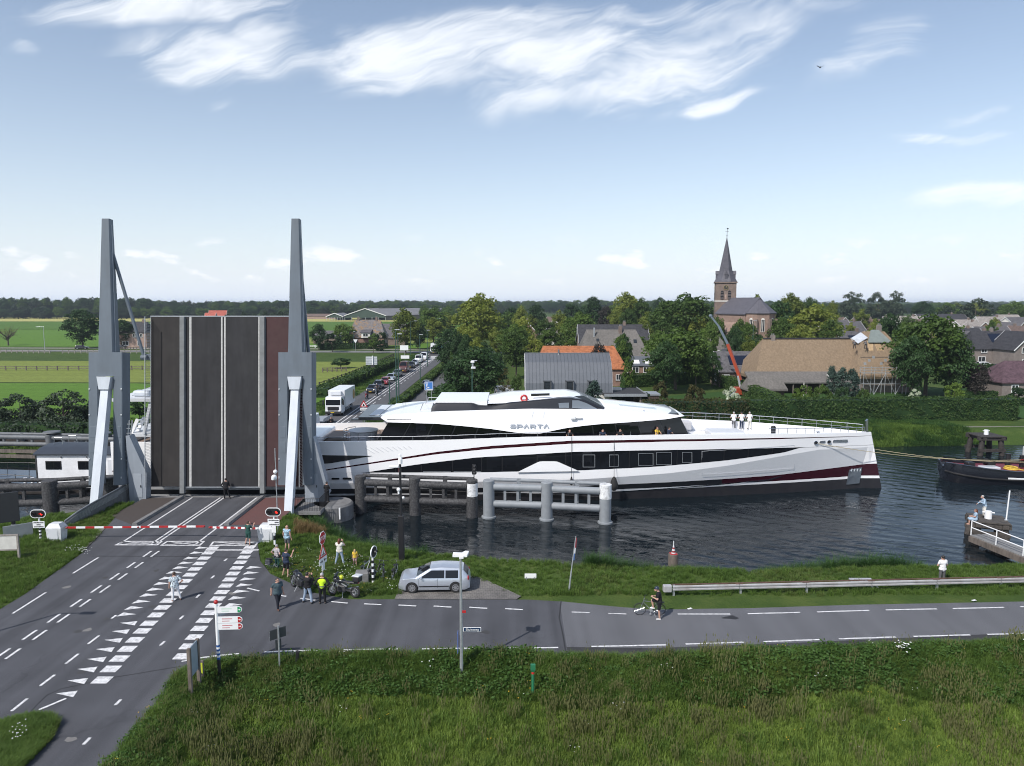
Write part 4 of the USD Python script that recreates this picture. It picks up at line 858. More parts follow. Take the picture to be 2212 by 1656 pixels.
#================================================vegetation kit
LM={'mid':leafmat('leaf_mid',(0.016,0.040,0.009),(0.166,0.254,0.047)),'dark':leafmat('leaf_dark',(0.009,0.025,0.009),(0.058,0.118,0.033),.2),'lime':leafmat('leaf_lime',(0.045,0.074,0.012),(0.338,0.370,0.065)),
      'willow':leafmat('leaf_willow',(.014,.028,.016),(.080,.108,.066),.2),'copper':leafmat('leaf_copper',(0.012,0.012,0.011),(0.049,0.042,0.035),.15),'pine':leafmat('leaf_pine',(0.019,0.040,0.031),(0.079,0.123,0.096),.1),'hedge':leafmat('leaf_hedge',(0.012,0.031,0.008),(0.091,0.151,0.033),.2),'hedge_lime':leafmat('leaf_hedge_light',(0.039,0.074,0.012),(0.194,0.285,0.049),.3),'rust':leafmat('leaf_rust',(0.031,0.034,0.012),(0.131,0.114,0.035),.25),'dry':leafmat('leaf_dry',(0.109,0.070,0.031),(0.280,0.193,0.088),.2),'white':leafmat('leaf_blossom',(0.155,0.202,0.109),(0.963,0.980,0.875),.2)}
def leaves(c,nrm,size,R,tilt=.75):
    n=len(c); a=R.normal(size=(n,3))*tilt+nrm; a/=np.linalg.norm(a,axis=1,keepdims=True)
    t=np.cross(a,R.normal(size=(n,3))); t/=np.linalg.norm(t,axis=1,keepdims=True); b=np.cross(a,t)
    s=size*R.uniform(.6,1.35,(n,1)); t,b=t*s,b*s*.7
    v=np.stack([c - t,c - b*.9+a*s*.12,c+t,c+b*.9+a*s*.12],1).reshape(-1,3); i=np.arange(n)*4
    return TRI(v,np.vstack([np.c_[i,i+1,i+2],np.c_[i,i+2,i+3]]))
def crown(rx,ry,rz,z0,clumps,per,lsize,R,fill=.55,lean=0.,top=1.0,flat=0.):
    ms=[]
    d=R.normal(size=(clumps,3)); d/=np.linalg.norm(d,axis=1,keepdims=True)
    rr=R.uniform(fill,1.,clumps)**.6*R.uniform(.82,1.06,clumps)
    for k in range(clumps):
        c=d[k]*rr[k]; w=1 - (1 - top)*max(c[2],0)**1.2; c=c*np.array([rx*w,ry*w,rz]); c[2]=c[2]*(1 if c[2] > 0 else (1 - flat))+z0
        rc=(rx+rz)*.5*R.uniform(.2,.36)
        q=R.normal(size=(per,3)); q/=np.linalg.norm(q,axis=1,keepdims=True); q[:,2]=np.where(q[:,2] < -.3,-q[:,2],q[:,2])
        p=c+q*rc*R.uniform(.55,1.08,(per,1))*np.array([1,1,.75])
        ms.append(leaves(p,q*1.0+np.array([0,0,.35]),lsize,R))
    return cat_(ms)
def trunkmesh(h,r,R,limbs=5,z0=.35,spread=.3,top=.8):
    ms=[cyl((0,0,-.3),(R.normal()*.01*h,R.normal()*.01*h,h*z0),r*1.15,r*.8,9),cyl((0,0,h*z0),(R.normal()*.02*h,R.normal()*.02*h,h*top),r*.8,r*.15,8)]
    for k in range(limbs):
        a=k*2*PI/limbs+R.uniform(0,1); z=h*R.uniform(z0*.8,z0+.15)
        ms.append(cyl((0,0,z),(math.cos(a)*h*spread,math.sin(a)*h*spread,z+h*R.uniform(.2,.35)),r*.45,r*.08,6))
    return cat_(ms)
PROTO={}
def proto(key,mat,h,rx,rz,z0,clumps,per,ls,seed,trunk=.25,z0t=.3,**kw):
    R=np.random.default_rng(seed); c=cls('kind_'+key)
    usdkit.mesh(stage,str(c.GetPath())+'/trunk',trunkmesh(h,trunk,R,z0=z0t),bark,smooth=True)
    usdkit.mesh(stage,str(c.GetPath())+'/crown',crown(rx,rx,rz,z0,clumps,per,ls,R,**kw),LM[mat]); PROTO[key]=(c.GetPath(),h,rx*1.12)
proto('broad','mid',12,4.6,4.9,7.2,95,62,.27,1); proto('broad2','mid',12,5.0,4.6,7.4,85,66,.29,2,fill=.4); proto('dark','dark',12,4.7,5.2,6.8,95,60,.27,3)
proto('lime','lime',12,4.6,5.0,7.0,90,62,.28,4); proto('lime2','lime',12,4.0,5.1,6.8,75,60,.28,5,fill=.4); proto('tall','dark',14,3.2,6.2,8.0,90,60,.27,6,top=.6)
proto('willow','willow',8,3.6,3.7,4.3,70,62,.24,7); proto('copper','copper',10,4.2,4.6,5.5,85,62,.25,8); proto('small','mid',6,2.0,2.4,3.7,46,50,.2,9,trunk=.12); proto('smalldark','dark',6,2.2,2.6,3.5,50,52,.2,10,trunk=.12)
proto('pine','pine',7,1.5,3.3,3.8,60,60,.15,11,trunk=.11,top=.35,z0t=.2); proto('bush','mid',3,2.2,1.5,1.5,44,60,.15,12,trunk=.08,z0t=.1); proto('bushdark','dark',3,2.1,1.6,1.4,44,60,.15,13,trunk=.08,z0t=.1); proto('bushlime','hedge_lime',3,2.0,1.5,1.5,44,60,.15,14,trunk=.08,z0t=.1); proto('column','hedge',6,.9,2.9,3.1,36,56,.15,15,trunk=.1,top=.5); proto('blossom','white',2,1.2,.9,1.0,24,50,.10,16,trunk=.05,z0t=.1); proto('grass_shrub','rust',2,1.7,1.0,.9,40,60,.14,17,trunk=.05,z0t=.1)
proto('rusty','rust',8,2.4,3.0,4.8,26,34,.16,18,trunk=.2,z0t=.35,fill=.5)
# nearly bare tree
c=cls('kind_bare'); R=np.random.default_rng(20)
ms=[cyl((0,0,-.3),(0,0,2.6),.28,.2,8)]
for k in range(26):
    a=R.uniform(0,2*PI); z=R.uniform(1.8,3.2); L=R.uniform(1.4,3.4); e=np.array([math.cos(a)*L,math.sin(a)*L,z+R.uniform(1.2,4.2)]); ms.append(cyl((0,0,z),e,.10,.03,5))
    for j in range(4):ms.append(cyl(np.array([0,0,z])*.4+e*.6,e+R.normal(size=3)*.8,.04,.012,4))
usdkit.mesh(stage,str(c.GetPath())+'/trunk',cat_(ms),bark)
usdkit.mesh(stage,str(c.GetPath())+'/crown',leaves(np.vstack([R.normal(size=(420,3))*[1.5,1.5,1.3]+[0,0,5.0]]),np.array([0,0,1.]),.13,R),LM['dry']); PROTO['bare']=(c.GetPath(),7,2.9)
_trs=random.Random(5)
def gz(x,y):return float(ground_z(np.array([x]),np.array([y]))[0])
def tree(u,y,vt,wpx,kind,label,name='tree',cat='tree',group=None,base=None):
    p=P(u,vt,y); g=gz(p[0],y) if base is None else base; h=p[2] - g; path,H,rad=PROTO[kind]
    w=wpx/FPX*y/.985/2; sz=h/H; sx=w/rad
    return thing(name,label,cat,(p[0],y,g),_trs.uniform(0,6.28),group,scale=(sx,sx,sz),ref=path)
# ------------------------------------------------ single trees,left to right
T_=[
 (175,268,671,68,'dark','dark round leafy tree alone in the field left of the bridge arm','broadleaf_tree'),(263,272,692,48,'dark','dark tree just left of the pink brick house','broadleaf_tree'),(15,285,707,36,'bare','nearly bare brown tree at the left edge of the green field','bare_tree'),
 (686,258,701,33,'dark','dark tree just right of the bridge mast across the meadow','broadleaf_tree'),(717,247,721,33,'smalldark','rounded roadside tree left of the lichen roofed farmhouse','broadleaf_tree'),(745,266,701,46,'broad','green tree close against the left gable of the lichen roofed farmhouse','broadleaf_tree'),(806,240,722,22,'small','small street tree in front of the lichen roofed farmhouse','street_tree'),(822,252,719,32,'bushdark','dark rounded shrub tree at the farmhouse front corner','broadleaf_tree'),
 (875,240,672,56,'lime','yellowish tree right of the lichen roofed farmhouse at the crossroads','broadleaf_tree'),(936,330,667,62,'broad2','broad tree behind the crossroads right of the long barn','broadleaf_tree'),(902,262,701,42,'dark','dark low tree behind the box van at the crossroads','broadleaf_tree'),(936,285,690,42,'lime','pale green tree over the lane past the crossroads','broadleaf_tree'),(905,300,690,34,'broad','mid green tree between the barn and the lane','broadleaf_tree'),(968,360,676,40,'lime2','light tree along the lane far behind the crossroads','broadleaf_tree'),
 (975,172,712,72,'dark','dark rounded tree standing beside the service road','broadleaf_tree'),(1034,235,643,98,'lime','tallest spreading tree in the middle of the village edge','broadleaf_tree'),(1019,205,703,38,'lime2','pale tree under the tall spreading tree','broadleaf_tree'),(1072,210,707,34,'lime2','slim pale tree right of the tall spreading tree','broadleaf_tree'),(1108,190,703,62,'broad','bushy green tree in front of the small red brick gable','broadleaf_tree'),(1025,118,752,118,'dark','large dark thicket tree beside the blue direction sign','broadleaf_tree'),(985,128,772,56,'dark','dark leafy tree low beside the service road','broadleaf_tree'),(1106,330,667,52,'dark','dark tree behind the small red brick gable','broadleaf_tree'),
 (1068,128,770,52,'smalldark','dark garden tree between thicket and zinc roofed house','broadleaf_tree'),(1090,116,795,34,'rusty','half bare rusty tree in the drive left of the zinc roofed house','garden_tree'),(1119,115,806,16,'column','narrow clipped conifer at the left wall of the zinc roofed house','conifer'),(1110,113,812,14,'column','second narrow conifer further left of the zinc roofed house','conifer'),
 (1157,320,660,44,'dark','dark round tree over the small white gable','broadleaf_tree'),(1208,280,671,32,'lime2','slim yellow green tree right of the white gable','broadleaf_tree'),(1236,380,657,40,'tall','dark crown behind the pale roofs left of the thatched barn','broadleaf_tree'),(1248,215,677,62,'broad','full green tree left of the black tiled roof','broadleaf_tree'),(1283,330,642,38,'tall','tall dark pointed tree left of the thatched barn ridge','broadleaf_tree'),(1310,300,662,36,'copper','brownish tree behind the black tiled roof','broadleaf_tree'),(1335,280,672,44,'lime2','light green tree rising over the black tiled roof','broadleaf_tree'),(1356,300,639,70,'lime','tall loose tree above the thatched barn','broadleaf_tree'),(1386,290,646,42,'broad','tall tree right of the loose tree above the barn','broadleaf_tree'),(1425,520,644,32,'dark','far dark round tree on the skyline between the big crowns','broadleaf_tree'),(1474,232,639,112,'broad','big spreading tree left of the church tower','broadleaf_tree'),(1440,240,655,70,'broad2','broad tree merging into the left flank of the big one by the church','broadleaf_tree'),(1192,178,711,54,'broad2','bushy tree left of the thatched barn','broadleaf_tree'),(1115,160,716,60,'broad','green tree behind the left end of the orange roof','broadleaf_tree'),(1150,172,726,44,'lime2','light green tree over the orange roof left end','broadleaf_tree'),(1394,205,700,36,'lime','yellow green tree at the right end of the thatched barn','broadleaf_tree'),(1293,124,743,54,'copper','very dark copper leaved tree beside the zinc roofed house','copper_tree'),(1462,140,712,122,'broad','massive green tree in the middle of the gardens','broadleaf_tree'),(1440,132,738,60,'dark','dark lower tree left of the massive garden tree','broadleaf_tree'),(1505,138,742,58,'broad2','spreading tree right of the massive garden tree','broadleaf_tree'),(1420,195,715,46,'broad2','round tree behind the massive garden tree','broadleaf_tree'),(1360,128,773,28,'small','small tree in front of the glass lean to','garden_tree'),(1540,145,762,34,'dark','dark bushy tree below the solar roof','broadleaf_tree'),
 (1500,228,668,50,'lime','yellowish tree filling the gap left of the church tower','broadleaf_tree'),(1546,192,688,40,'broad','green tree crowding the left foot of the church nave','broadleaf_tree'),(1652,222,668,62,'lime','light tree crowding the right side of the church apse','broadleaf_tree'),(1692,188,690,62,'broad','round green tree over the left end of the fresh thatch ridge','broadleaf_tree'),(1728,178,702,58,'lime2','pale tree just behind the middle of the fresh thatch ridge','broadleaf_tree'),(1790,195,692,50,'broad2','broad green tree behind the right end of the fresh thatch ridge','broadleaf_tree'),(1128,222,690,50,'lime','yellowish tree in front of the small red brick gable foot','broadleaf_tree'),(1180,240,690,44,'broad','round tree below the white gabled house','broadleaf_tree'),(1226,236,690,50,'lime2','pale tree right of the low grey roofed house','broadleaf_tree'),(1266,250,682,48,'broad2','broad tree behind the left end of the black tiled roof','broadleaf_tree'),(1002,215,706,44,'lime','yellowish tree left of the tallest spreading tree','broadleaf_tree'),(1064,268,682,50,'broad','round tree behind the right flank of the tallest spreading tree','broadleaf_tree'),(1404,248,680,52,'lime','yellow green tree behind the brown tiled roof','broadleaf_tree'),(1434,214,694,58,'broad','round tree above the belt left of the big church tree','broadleaf_tree'),(1958,205,700,52,'broad','round green tree behind the left flank of the huge garden tree','broadleaf_tree'),(2040,215,704,44,'lime2','pale tree rising behind the right flank of the huge garden tree','broadleaf_tree'),(1896,200,706,36,'lime','yellowish tree right behind the hipped roof peak','broadleaf_tree'),(1618,180,699,44,'broad2','low green tree in front of the right side of the church apse','broadleaf_tree'),(1588,172,706,38,'dark','dark tree between the thatched cottage and the apse','broadleaf_tree'),(1530,168,700,40,'broad','green tree left of the thatched cottage','broadleaf_tree'),(1602,185,692,44,'broad','tree hiding the foot of the church apse','broadleaf_tree'),(1634,230,646,46,'lime','yellow green tree right behind the church apse','broadleaf_tree'),(1680,205,653,72,'dark','tall dark tree right of the church','broadleaf_tree'),(1645,195,685,56,'lime2','lighter tree between the church and the tall dark tree','broadleaf_tree'),(1712,260,642,66,'lime','large light tree behind the tall dark tree','broadleaf_tree'),(1757,200,666,104,'lime','large yellowing tree behind the new thatched roof','broadleaf_tree'),(1745,300,646,48,'broad','green crown on the skyline above the yellowing tree','broadleaf_tree'),(1798,320,656,34,'lime','small yellow crown left of the village roofs','broadleaf_tree'),(1842,520,633,66,'willow','left of three tall blue green crowns on the right skyline','poplar_tree'),(1898,520,633,50,'willow','middle of three tall blue green crowns on the right skyline','poplar_tree'),(1936,520,631,46,'willow','right of three tall blue green crowns on the right skyline','poplar_tree'),(1921,172,680,58,'dark','dark tree behind the scaffolded roof','broadleaf_tree'),(1893,240,694,32,'lime','pale tree in front of the pink village gables','broadleaf_tree'),(2010,130,683,142,'broad','huge green garden tree right of the scaffolding','broadleaf_tree'),(2052,127,720,90,'dark','dark side crown right of the huge garden tree','broadleaf_tree'),(1975,126,728,74,'dark','lower left side crown of the huge garden tree group','broadleaf_tree'),(2112,126,786,58,'copper','dark purple shrub tree left of the low brick house','copper_tree'),
 (1798,119,786,22,'pine','left of three blue green garden pines','pine_tree'),(1820,118,790,30,'pine','middle of three blue green garden pines','pine_tree'),(1843,116,793,32,'pine','right of three blue green garden pines with a bare stem','pine_tree'),(1283,103.5,818,36,'pine','pale green conifer peeping over the yacht wheelhouse','pine_tree'),
 (1580,111,832,40,'blossom','grey green round shrub with white flowers on the lawn','garden_shrub'),(1778,112,832,40,'bush','round green bush left in the row below the pines','garden_shrub'),(1820,112,837,36,'bushdark','dark round bush in the middle of the row below the pines','garden_shrub'),(1866,112,840,32,'bush','small round bush right in the row below the pines','garden_shrub'),(1735,114,836,44,'bushlime','light green bush left of the row below the pines','garden_shrub'),(1500,116,834,46,'grass_shrub','mound of brown ornamental grass on the garden lawn','garden_shrub'),(1428,120,826,34,'grass_shrub','smaller brown mound near the lawn hedge','garden_shrub'),(1978,118,838,26,'blossom','white flowering bush under the huge garden tree','garden_shrub'),(2062,120,830,40,'bushlime','light green clipped bush right of the huge garden tree','garden_shrub'),(2200,118,838,40,'bushdark','dark bush at the right edge by the low brick house','garden_shrub'),(1455,109,862,40,'bush','low green shrub behind the canal hedge','garden_shrub'),(1395,108,850,30,'bushdark','dark shrub beside the wooden shed','garden_shrub'),(1545,110,858,44,'bush','wide shrub at the lawn foot behind the hedge','garden_shrub'),
 (40,92,852,96,'willow','dark willow bush at the left edge on the far canal bank','willow_bush'),(133,91,845,106,'willow','large grey willow bush left of the bridge arm','willow_bush'),(200,93,868,60,'willow','smaller willow bush half hidden behind the bridge arm','willow_bush'),(-20,94,862,70,'willow','willow bush cut by the left picture edge','willow_bush'),
 (735,185,774,40,'smalldark','small dark tree on the ditch left of the queue','broadleaf_tree'),(300,102,862,40,'smalldark','dark bush seen between bridge arm and raised deck','broadleaf_tree'),
 (1240,150,792,26,'bushdark','dark shrub in the yard of the orange roofed house','garden_shrub'),(2188,450,652,50,'broad','green tree on the skyline at the right edge','broadleaf_tree'),(2110,420,646,60,'willow','round skyline tree above the far right roofs','broadleaf_tree'),(2050,480,655,44,'broad2','green tree behind the dark solar roof','broadleaf_tree'),(1996,480,653,40,'dark','dark round tree left of the dark solar roof','broadleaf_tree'),(1965,300,684,32,'broad','tree between the village rows left of the huge garden tree','broadleaf_tree'),(2150,290,690,26,'lime','light tree among the far right roofs','broadleaf_tree'),(1860,330,668,36,'lime2','bright small tree above the pink gables','broadleaf_tree'),(1985,262,700,36,'broad2','green tree over the grey roofs right of centre village','broadleaf_tree'),
]
for u,y,vt,w,k,lab,nm in T_:tree(u,y,vt,w*(1.13 if nm=='broadleaf_tree' else 1.),k,lab,nm,'shrub' if 'shrub' in nm or 'bush' in nm else 'tree')
# filler trees:rows one can count but hardly tell apart
LOOKS={'broad':'mid green','broad2':'broad','dark':'dark','lime':'yellowish','lime2':'slim pale','willow':'grey green'}
def row(n,us,ys,vts,ws,kinds,label,group,nm='broadleaf_tree',seed=0):
    R=random.Random(seed)
    S=sorted([(R.uniform(*us),R.uniform(*ys),R.uniform(*vts),R.uniform(*ws),R.choice(kinds)) for _ in range(n)]); cnt={}
    for u,y,vt,w,k in S:
        cnt[k]=cnt.get(k,0)+1; tot=sum(q[4]==k for q in S)
        od='' if tot==1 else ['leftmost ','second from left, ','third from left, ','fourth from left, ','fifth from left, ','sixth from left, ','seventh from left, ','eighth from left, ','ninth from left, '][cnt[k] - 1]
        tree(u,y,vt,w,k,od+LOOKS[k]+' '+label,nm,'tree',group)
row(16,(1085,1540),(235,330),(664,690),(34,56),['broad','broad2','dark','lime','lime2'],'tree among the village gardens left of the church','trees in the village gardens',seed=1)
row(14,(1100,1560),(340,560),(654,668),(26,44),['broad','dark','willow','broad2'],'distant tree behind the village left of the church','distant trees behind the village',seed=2)
row(16,(1640,2240),(460,700),(653,664),(24,44),['broad','dark','willow','lime'],'distant tree behind the roofs right of the church','distant trees right of the church',seed=3)
row(10,(1800,2230),(240,330),(688,702),(20,30),['broad','lime2','broad2','dark'],'garden tree among the right hand village roofs','garden trees among the right hand roofs',seed=4)
row(9,(905,1000),(420,600),(660,672),(26,40),['broad','dark','broad2'],'tree in the row before the far wood','field trees before the far wood',seed=5)
row(9,(470,620),(330,470),(672,680),(18,26),['willow'],'pollard willow in the row behind the raised deck','pollard willows behind the raised deck','willow_tree',seed=6)
row(12,(955,1080),(150,215),(722,752),(30,46),['lime2','broad','dark'],'tree in the belt right of the service road','trees in the belt by the service road',seed=7)
row(10,(1330,1540),(150,190),(722,756),(34,52),['broad','dark','broad2'],'tree in the dense belt around the massive garden tree','belt around the massive garden tree',seed=8)
row(8,(2060,2230),(205,240),(722,742),(22,34),['broad','dark'],'garden tree behind the dark roofed houses','garden trees behind the dark roofed houses',seed=9)
row(7,(1560,1660),(150,178),(722,745),(26,40),['broad','dark','lime2'],'tree below the church in the lane gardens','trees in the lane gardens below the church',seed=10)
# far woods:one mass,instanced
def forest(name,spots,kinds):
    pi=UsdGeom.PointInstancer.Define(stage,'/World/'+numbered(name)); meta(pi,None,None,None,'stuff')
    pro=[]
    for k in kinds:
        x=UsdGeom.Xform.Define(stage,str(pi.GetPath())+'/kind_of_tree'+('' if not pro else f'_{len(pro):03d}')); x.GetPrim().GetReferences().AddInternalReference(PROTO[k][0]); pro.append(x.GetPath())
    pi.CreatePrototypesRel().SetTargets(pro); R=random.Random(len(spots))
    pi.CreatePositionsAttr([Gf.Vec3f(*map(float,s[:3])) for s in spots]); idx=[R.randrange(len(kinds)) for _ in spots]; pi.CreateProtoIndicesAttr(idx)
    pi.CreateScalesAttr([Gf.Vec3f(s[4]/PROTO[kinds[i]][2],s[4]/PROTO[kinds[i]][2],s[3]/PROTO[kinds[i]][1]) for s,i in zip(spots,idx)])
    pi.CreateOrientationsAttr([Gf.Quath(math.cos(a),0,0,math.sin(a)) for a in [R.uniform(0,3.1) for _ in spots]])
    return pi
R=random.Random(77); sp=[]
def belt(n,ua,ub,ya,yb,ha,hb,ra,rb):
    for _ in range(n):
        u,y=R.uniform(ua,ub),R.uniform(ya,yb); x=(u - 1106)/FPX*y; sp.append((x,y,-.1,R.uniform(ha,hb),R.uniform(ra,rb)))
belt(150,-160,330,800,930,18,23.5,5,8.5); belt(60,-160,330,760,800,9,14,5,8); belt(150,250,720,860,1000,15,20,5.5,9); belt(60,250,720,800,860,9,14,5,8)
forest('far_wood',sp,['dark','broad','willow','tall']); sp=[]
belt(120,640,1130,830,960,13,16.5,5.5,9); belt(260,600,1700,1100,1500,17,22,7,12); belt(200,1560,2400,900,1500,13,18,7,11); belt(160,1560,2500,2000,2900,17,23,13,22); belt(100,500,1700,1800,2600,18,24,13,20)
forest('far_wood',sp,['dark','broad','broad2','willow']); 
# hedges
def hedge(name,label,pts,w,h,mat,dens=26,ls=.14,zb=0.,rough=.25,seed=1,hs=None,cat='hedge'):
    R=np.random.default_rng(seed); T=thing(name,label,cat,(pts[0][0],pts[0][1],zb)); o=np.array([pts[0][0],pts[0][1],0.])
    core,lv=[],[]
    for i,(a,b) in enumerate(zip(pts[:-1],pts[1:])):
        a3,b3=np.array([*a,0.]),np.array([*b,0.]); d=b3 - a3; L=np.linalg.norm(d); d/=L; n=np.array([-d[1],d[0],0]); hh=h if hs is None else hs[i]
        core.append(beam(a3 - o+[0,0,hh*.46],b3 - o+[0,0,hh*.46],w*.86,hh*.92))
        for nn,area,f in ((-n,L*hh,lambda s,t:-n*w/2+np.outer(t,[0,0,hh])),(n,L*hh,lambda s,t:n*w/2+np.outer(t,[0,0,hh])),(np.array([0,0,1.]),L*w,lambda s,t:np.outer(t - .5,n*w)+[0,0,hh]),(-d,w*hh,None),(d,w*hh,None)):
            k=int(area*dens); s,t=R.uniform(0,L,k),R.uniform(0,1,k)
            if f is None:q=(a3 if nn is not d else b3) - o+np.outer(R.uniform(-.5,.5,k),n*w)+np.outer(t,[0,0,hh])
            else:q=a3 - o+np.outer(s,d)+f(s,t)
            bump=meshkit.fbm(q*.8+7,3,seed) - .5
            lv.append(leaves(q+nn*(bump[:,None]*rough*2),np.tile(nn,(k,1))+[0,0,.3],ls,R))
    part(T,'stems',cat_(core),LM['dark']); part(T,'foliage',cat_(lv),mat); return T
hy=101.5
hx0,hx1=P(1478,900,hy)[0],P(2188,900,hy+2)[0]
hedge('canal_hedge','long dark clipped hedge along the top of the far canal bank',[(hx0+9,hy+.2),(hx0+26,hy+.8),(hx1,hy+2)],2.2,3.3,LM['hedge'],seed=3,rough=.4)
hedge('canal_hedge','browner left end of the canal hedge beside the yacht roof',[(hx0 - 6,hy - .2),(hx0+9,hy+.2)],2.2,3.1,LM['rust'],seed=4,rough=.4)
pA,pB,pC=G(1345,838)[:2],G(1530,828)[:2],G(1700,890)[:2]
hedge('garden_hedge','clipped hedge along the back of the middle lawn',[pA,G(1540,826)[:2]],1.8,2.6,LM['hedge'],seed=5)
hedge('garden_hedge','sloping hedge running down from the back lawn to the canal hedge',[G(1540,826)[:2],G(1600,850)[:2],G(1690,893)[:2]],2.0,2.4,LM['hedge'],seed=6)
hedge('clipped_hedge','bright box clipped hedge before the open sided lean to',[G(1660,842)[:2],G(1728,842)[:2]],2.2,3.0,LM['hedge_lime'],seed=7)
hedge('farm_hedge','low hedge in front of the lichen roofed farmhouse',[G(690,756)[:2],G(800,754)[:2],G(830,748)[:2]],2,2.2,LM['hedge'],seed=8,dens=12,ls=.25)
hedge('border_planting','band of yellow flowering border behind the lawn hedge',[G(1400,812)[:2],G(1560,812)[:2]],3.5,1.6,LM['lime'],seed=9,dens=14,ls=.2,rough=.6,cat='flower border')
hedge('ditch_scrub','strip of rough scrub along the ditch beside the queue',[G(690,860)[:2],G(760,830)[:2],G(850,788)[:2]],3.2,1.8,LM['hedge'],seed=10,dens=12,ls=.22,rough=.8,cat='scrub')
hedge('village_hedge','hedge in front of the low brick house at the right',[G(2060,862)[:2],G(2150,862)[:2]],1.4,1.4,LM['hedge'],seed=11)
hedge('village_hedge','low dark hedge before the dark roofed houses',[G(2078,800)[:2],G(2212,800)[:2]],1.5,1.5,LM['hedge'],seed=12,dens=12,ls=.2)
hedge('bank_scrub','dark undergrowth below the willow bushes on the far left bank',[(-75,88.5),(-50,87.5),(-40,86)],3,2.2,LM['willow'],seed=13,dens=14,ls=.2,rough=.8,cat='scrub')
hedge('belt_scrub','scrub under the trees right of the service road',[(-11.5,112),(-7.5,150),(-5,205)],4,2.6,LM['dark'],seed=14,dens=8,ls=.3,rough=.9,cat='scrub')
hedge('belt_scrub','scrub strip between the main road and the service road',[(-18.9,108),(-18.3,140),(-18.2,180)],1.4,.9,LM['hedge'],seed=15,dens=20,ls=.2,rough=.5,cat='scrub')
# ------------------------------------------------ grass tufts,reeds,flowers
def blade_tuft(n,h,w,spread,R,curl=.5):
    v,f=[],[]
    for k in range(n):
        a=R.uniform(0,2*PI); r=spread*math.sqrt(R.uniform(0,1)); b=np.array([r*math.cos(a),r*math.sin(a),0]); d=R.uniform(0,2*PI); dirv=np.array([math.cos(d),math.sin(d),0]); s=np.array([-dirv[1],dirv[0],0])*w*R.uniform(.7,1.3); L=h*R.uniform(.55,1.15); c=curl*R.uniform(.3,1.2)*L
        p=[b,b+dirv*c*.3+[0,0,L*.6],b+dirv*c+[0,0,L*(.95 - .3*R.uniform())]]; i=len(v)
        v+=[p[0] - s,p[0]+s,p[1]+s*.8,p[1] - s*.8,p[2]]; f+=[[i,i+1,i+2],[i,i+2,i+3],[i+3,i+2,i+4]]
    return TRI(np.array(v),np.array(f))
gm=leafmat('grass_blade',(.045,.092,.014),(.185,.275,.058),.35,.45); gm2=leafmat('grass_blade_dry',(.05,.085,.015),(.20,.24,.07),.3,.45); rm=leafmat('reed_blade',(0.016,0.050,0.012),(0.079,0.149,0.035),.3,.4)
def scatter(name,protos,spots,kind='stuff',label=None):
    pi=UsdGeom.PointInstancer.Define(stage,'/World/'+numbered(name)); meta(pi,label,None,None,kind); pro=[]
    for i,(m,mt) in enumerate(protos):
        q=usdkit.mesh(stage,str(pi.GetPath())+'/tuft'+('' if not i else f'_{i:03d}'),m,mt); pro.append(q.GetPath())
    R=np.random.default_rng(len(spots)); n=len(spots); pi.CreatePrototypesRel().SetTargets(pro)
    pi.CreatePositionsAttr(Vt.Vec3fArray.FromNumpy(np.asarray(spots[:,:3],np.float32))); pi.CreateProtoIndicesAttr(Vt.IntArray.FromNumpy(spots[:,4].astype(np.int32)))
    pi.CreateScalesAttr(Vt.Vec3fArray.FromNumpy(np.repeat(spots[:,3:4],3,1).astype(np.float32)))
    a=R.uniform(0,PI,n); pi.CreateOrientationsAttr(Vt.QuathArray([Gf.Quath(float(math.cos(t)),0,0,float(math.sin(t))) for t in a])); return pi
def spots_in(poly,n,seed,s0,s1,protos,keep=None):
    R=np.random.default_rng(seed); x0,y0,x1,y1=poly.bounds; xy=np.c_[R.uniform(x0,x1,n),R.uniform(y0,y1,n)]
    xy=xy[shapely.contains_xy(poly,xy[:,0],xy[:,1])]
    clump=meshkit.fbm(np.c_[xy*.35,xy[:,:1]*0],3,seed); xy,clump=xy[clump > .12],clump[clump > .12]
    z=ground_z(xy[:,0],xy[:,1]) - .02; s=R.uniform(s0,s1,len(xy))*(.55+clump*.9)
    pick=(meshkit.fbm(np.c_[xy*.22+40,xy[:,:1]*0],3,seed+1)*R.uniform(.7,1.3,len(xy))*protos*1.05).astype(int) % protos
    return np.c_[xy,z,s,pick]
R=np.random.default_rng(3)
tufts=[(blade_tuft(26,.34,.009,.16,R),gm),(blade_tuft(26,.42,.010,.18,R,.8),gm),(blade_tuft(22,.30,.009,.2,R,.9),gm2)]
gm3=leafmat('grass_mown',(.11,.165,.028),(.25,.345,.07),.35,.4); gm4=leafmat('weed_leaf',(.03,.07,.012),(.11,.20,.05),.3,.3)
def weed():
    R2=np.random.default_rng(8); return leaves(R2.normal(size=(26,3))*[.16,.16,.09]+[0,0,.22],np.array([0,0,1.]),.07,R2)
def seed():
    m=blade_tuft(14,.75,.006,.14,R,.3); return cat_([m]+[moved(lathe([(0,.09),(.012,.05),(.014,.0),(0,-.06)],5),tuple(v)) for v in m.vertices[4::5]])
vt_=tufts+[(blade_tuft(26,.16,.010,.2,R,.5),gm3),(weed(),gm4),(seed(),leafmat('grass_seed',(.11,.12,.04),(.24,.24,.11),.3,.3))]
vis=sbox(-30,24,34,36.5)
v1=spots_in(verge.intersection(vis).difference(asphalt_all.buffer(.12)),52000,21,.7,1.25,3)
dv=shapely.distance(asphalt_all,shapely.points(v1[:,0],v1[:,1])); pass
rr_=np.random.default_rng(4).uniform(0,1,len(v1)); fb_=meshkit.fbm(np.c_[v1[:,:2]*.3+9,v1[:,:1]*0],3,4); v1[:,4]=np.where(rr_ < .05+.25*(fb_ > .56),4,v1[:,4]); v1[:,4]=np.where((rr_ > .985) | ((rr_ > .93) & (fb_ < .36)),5,v1[:,4])
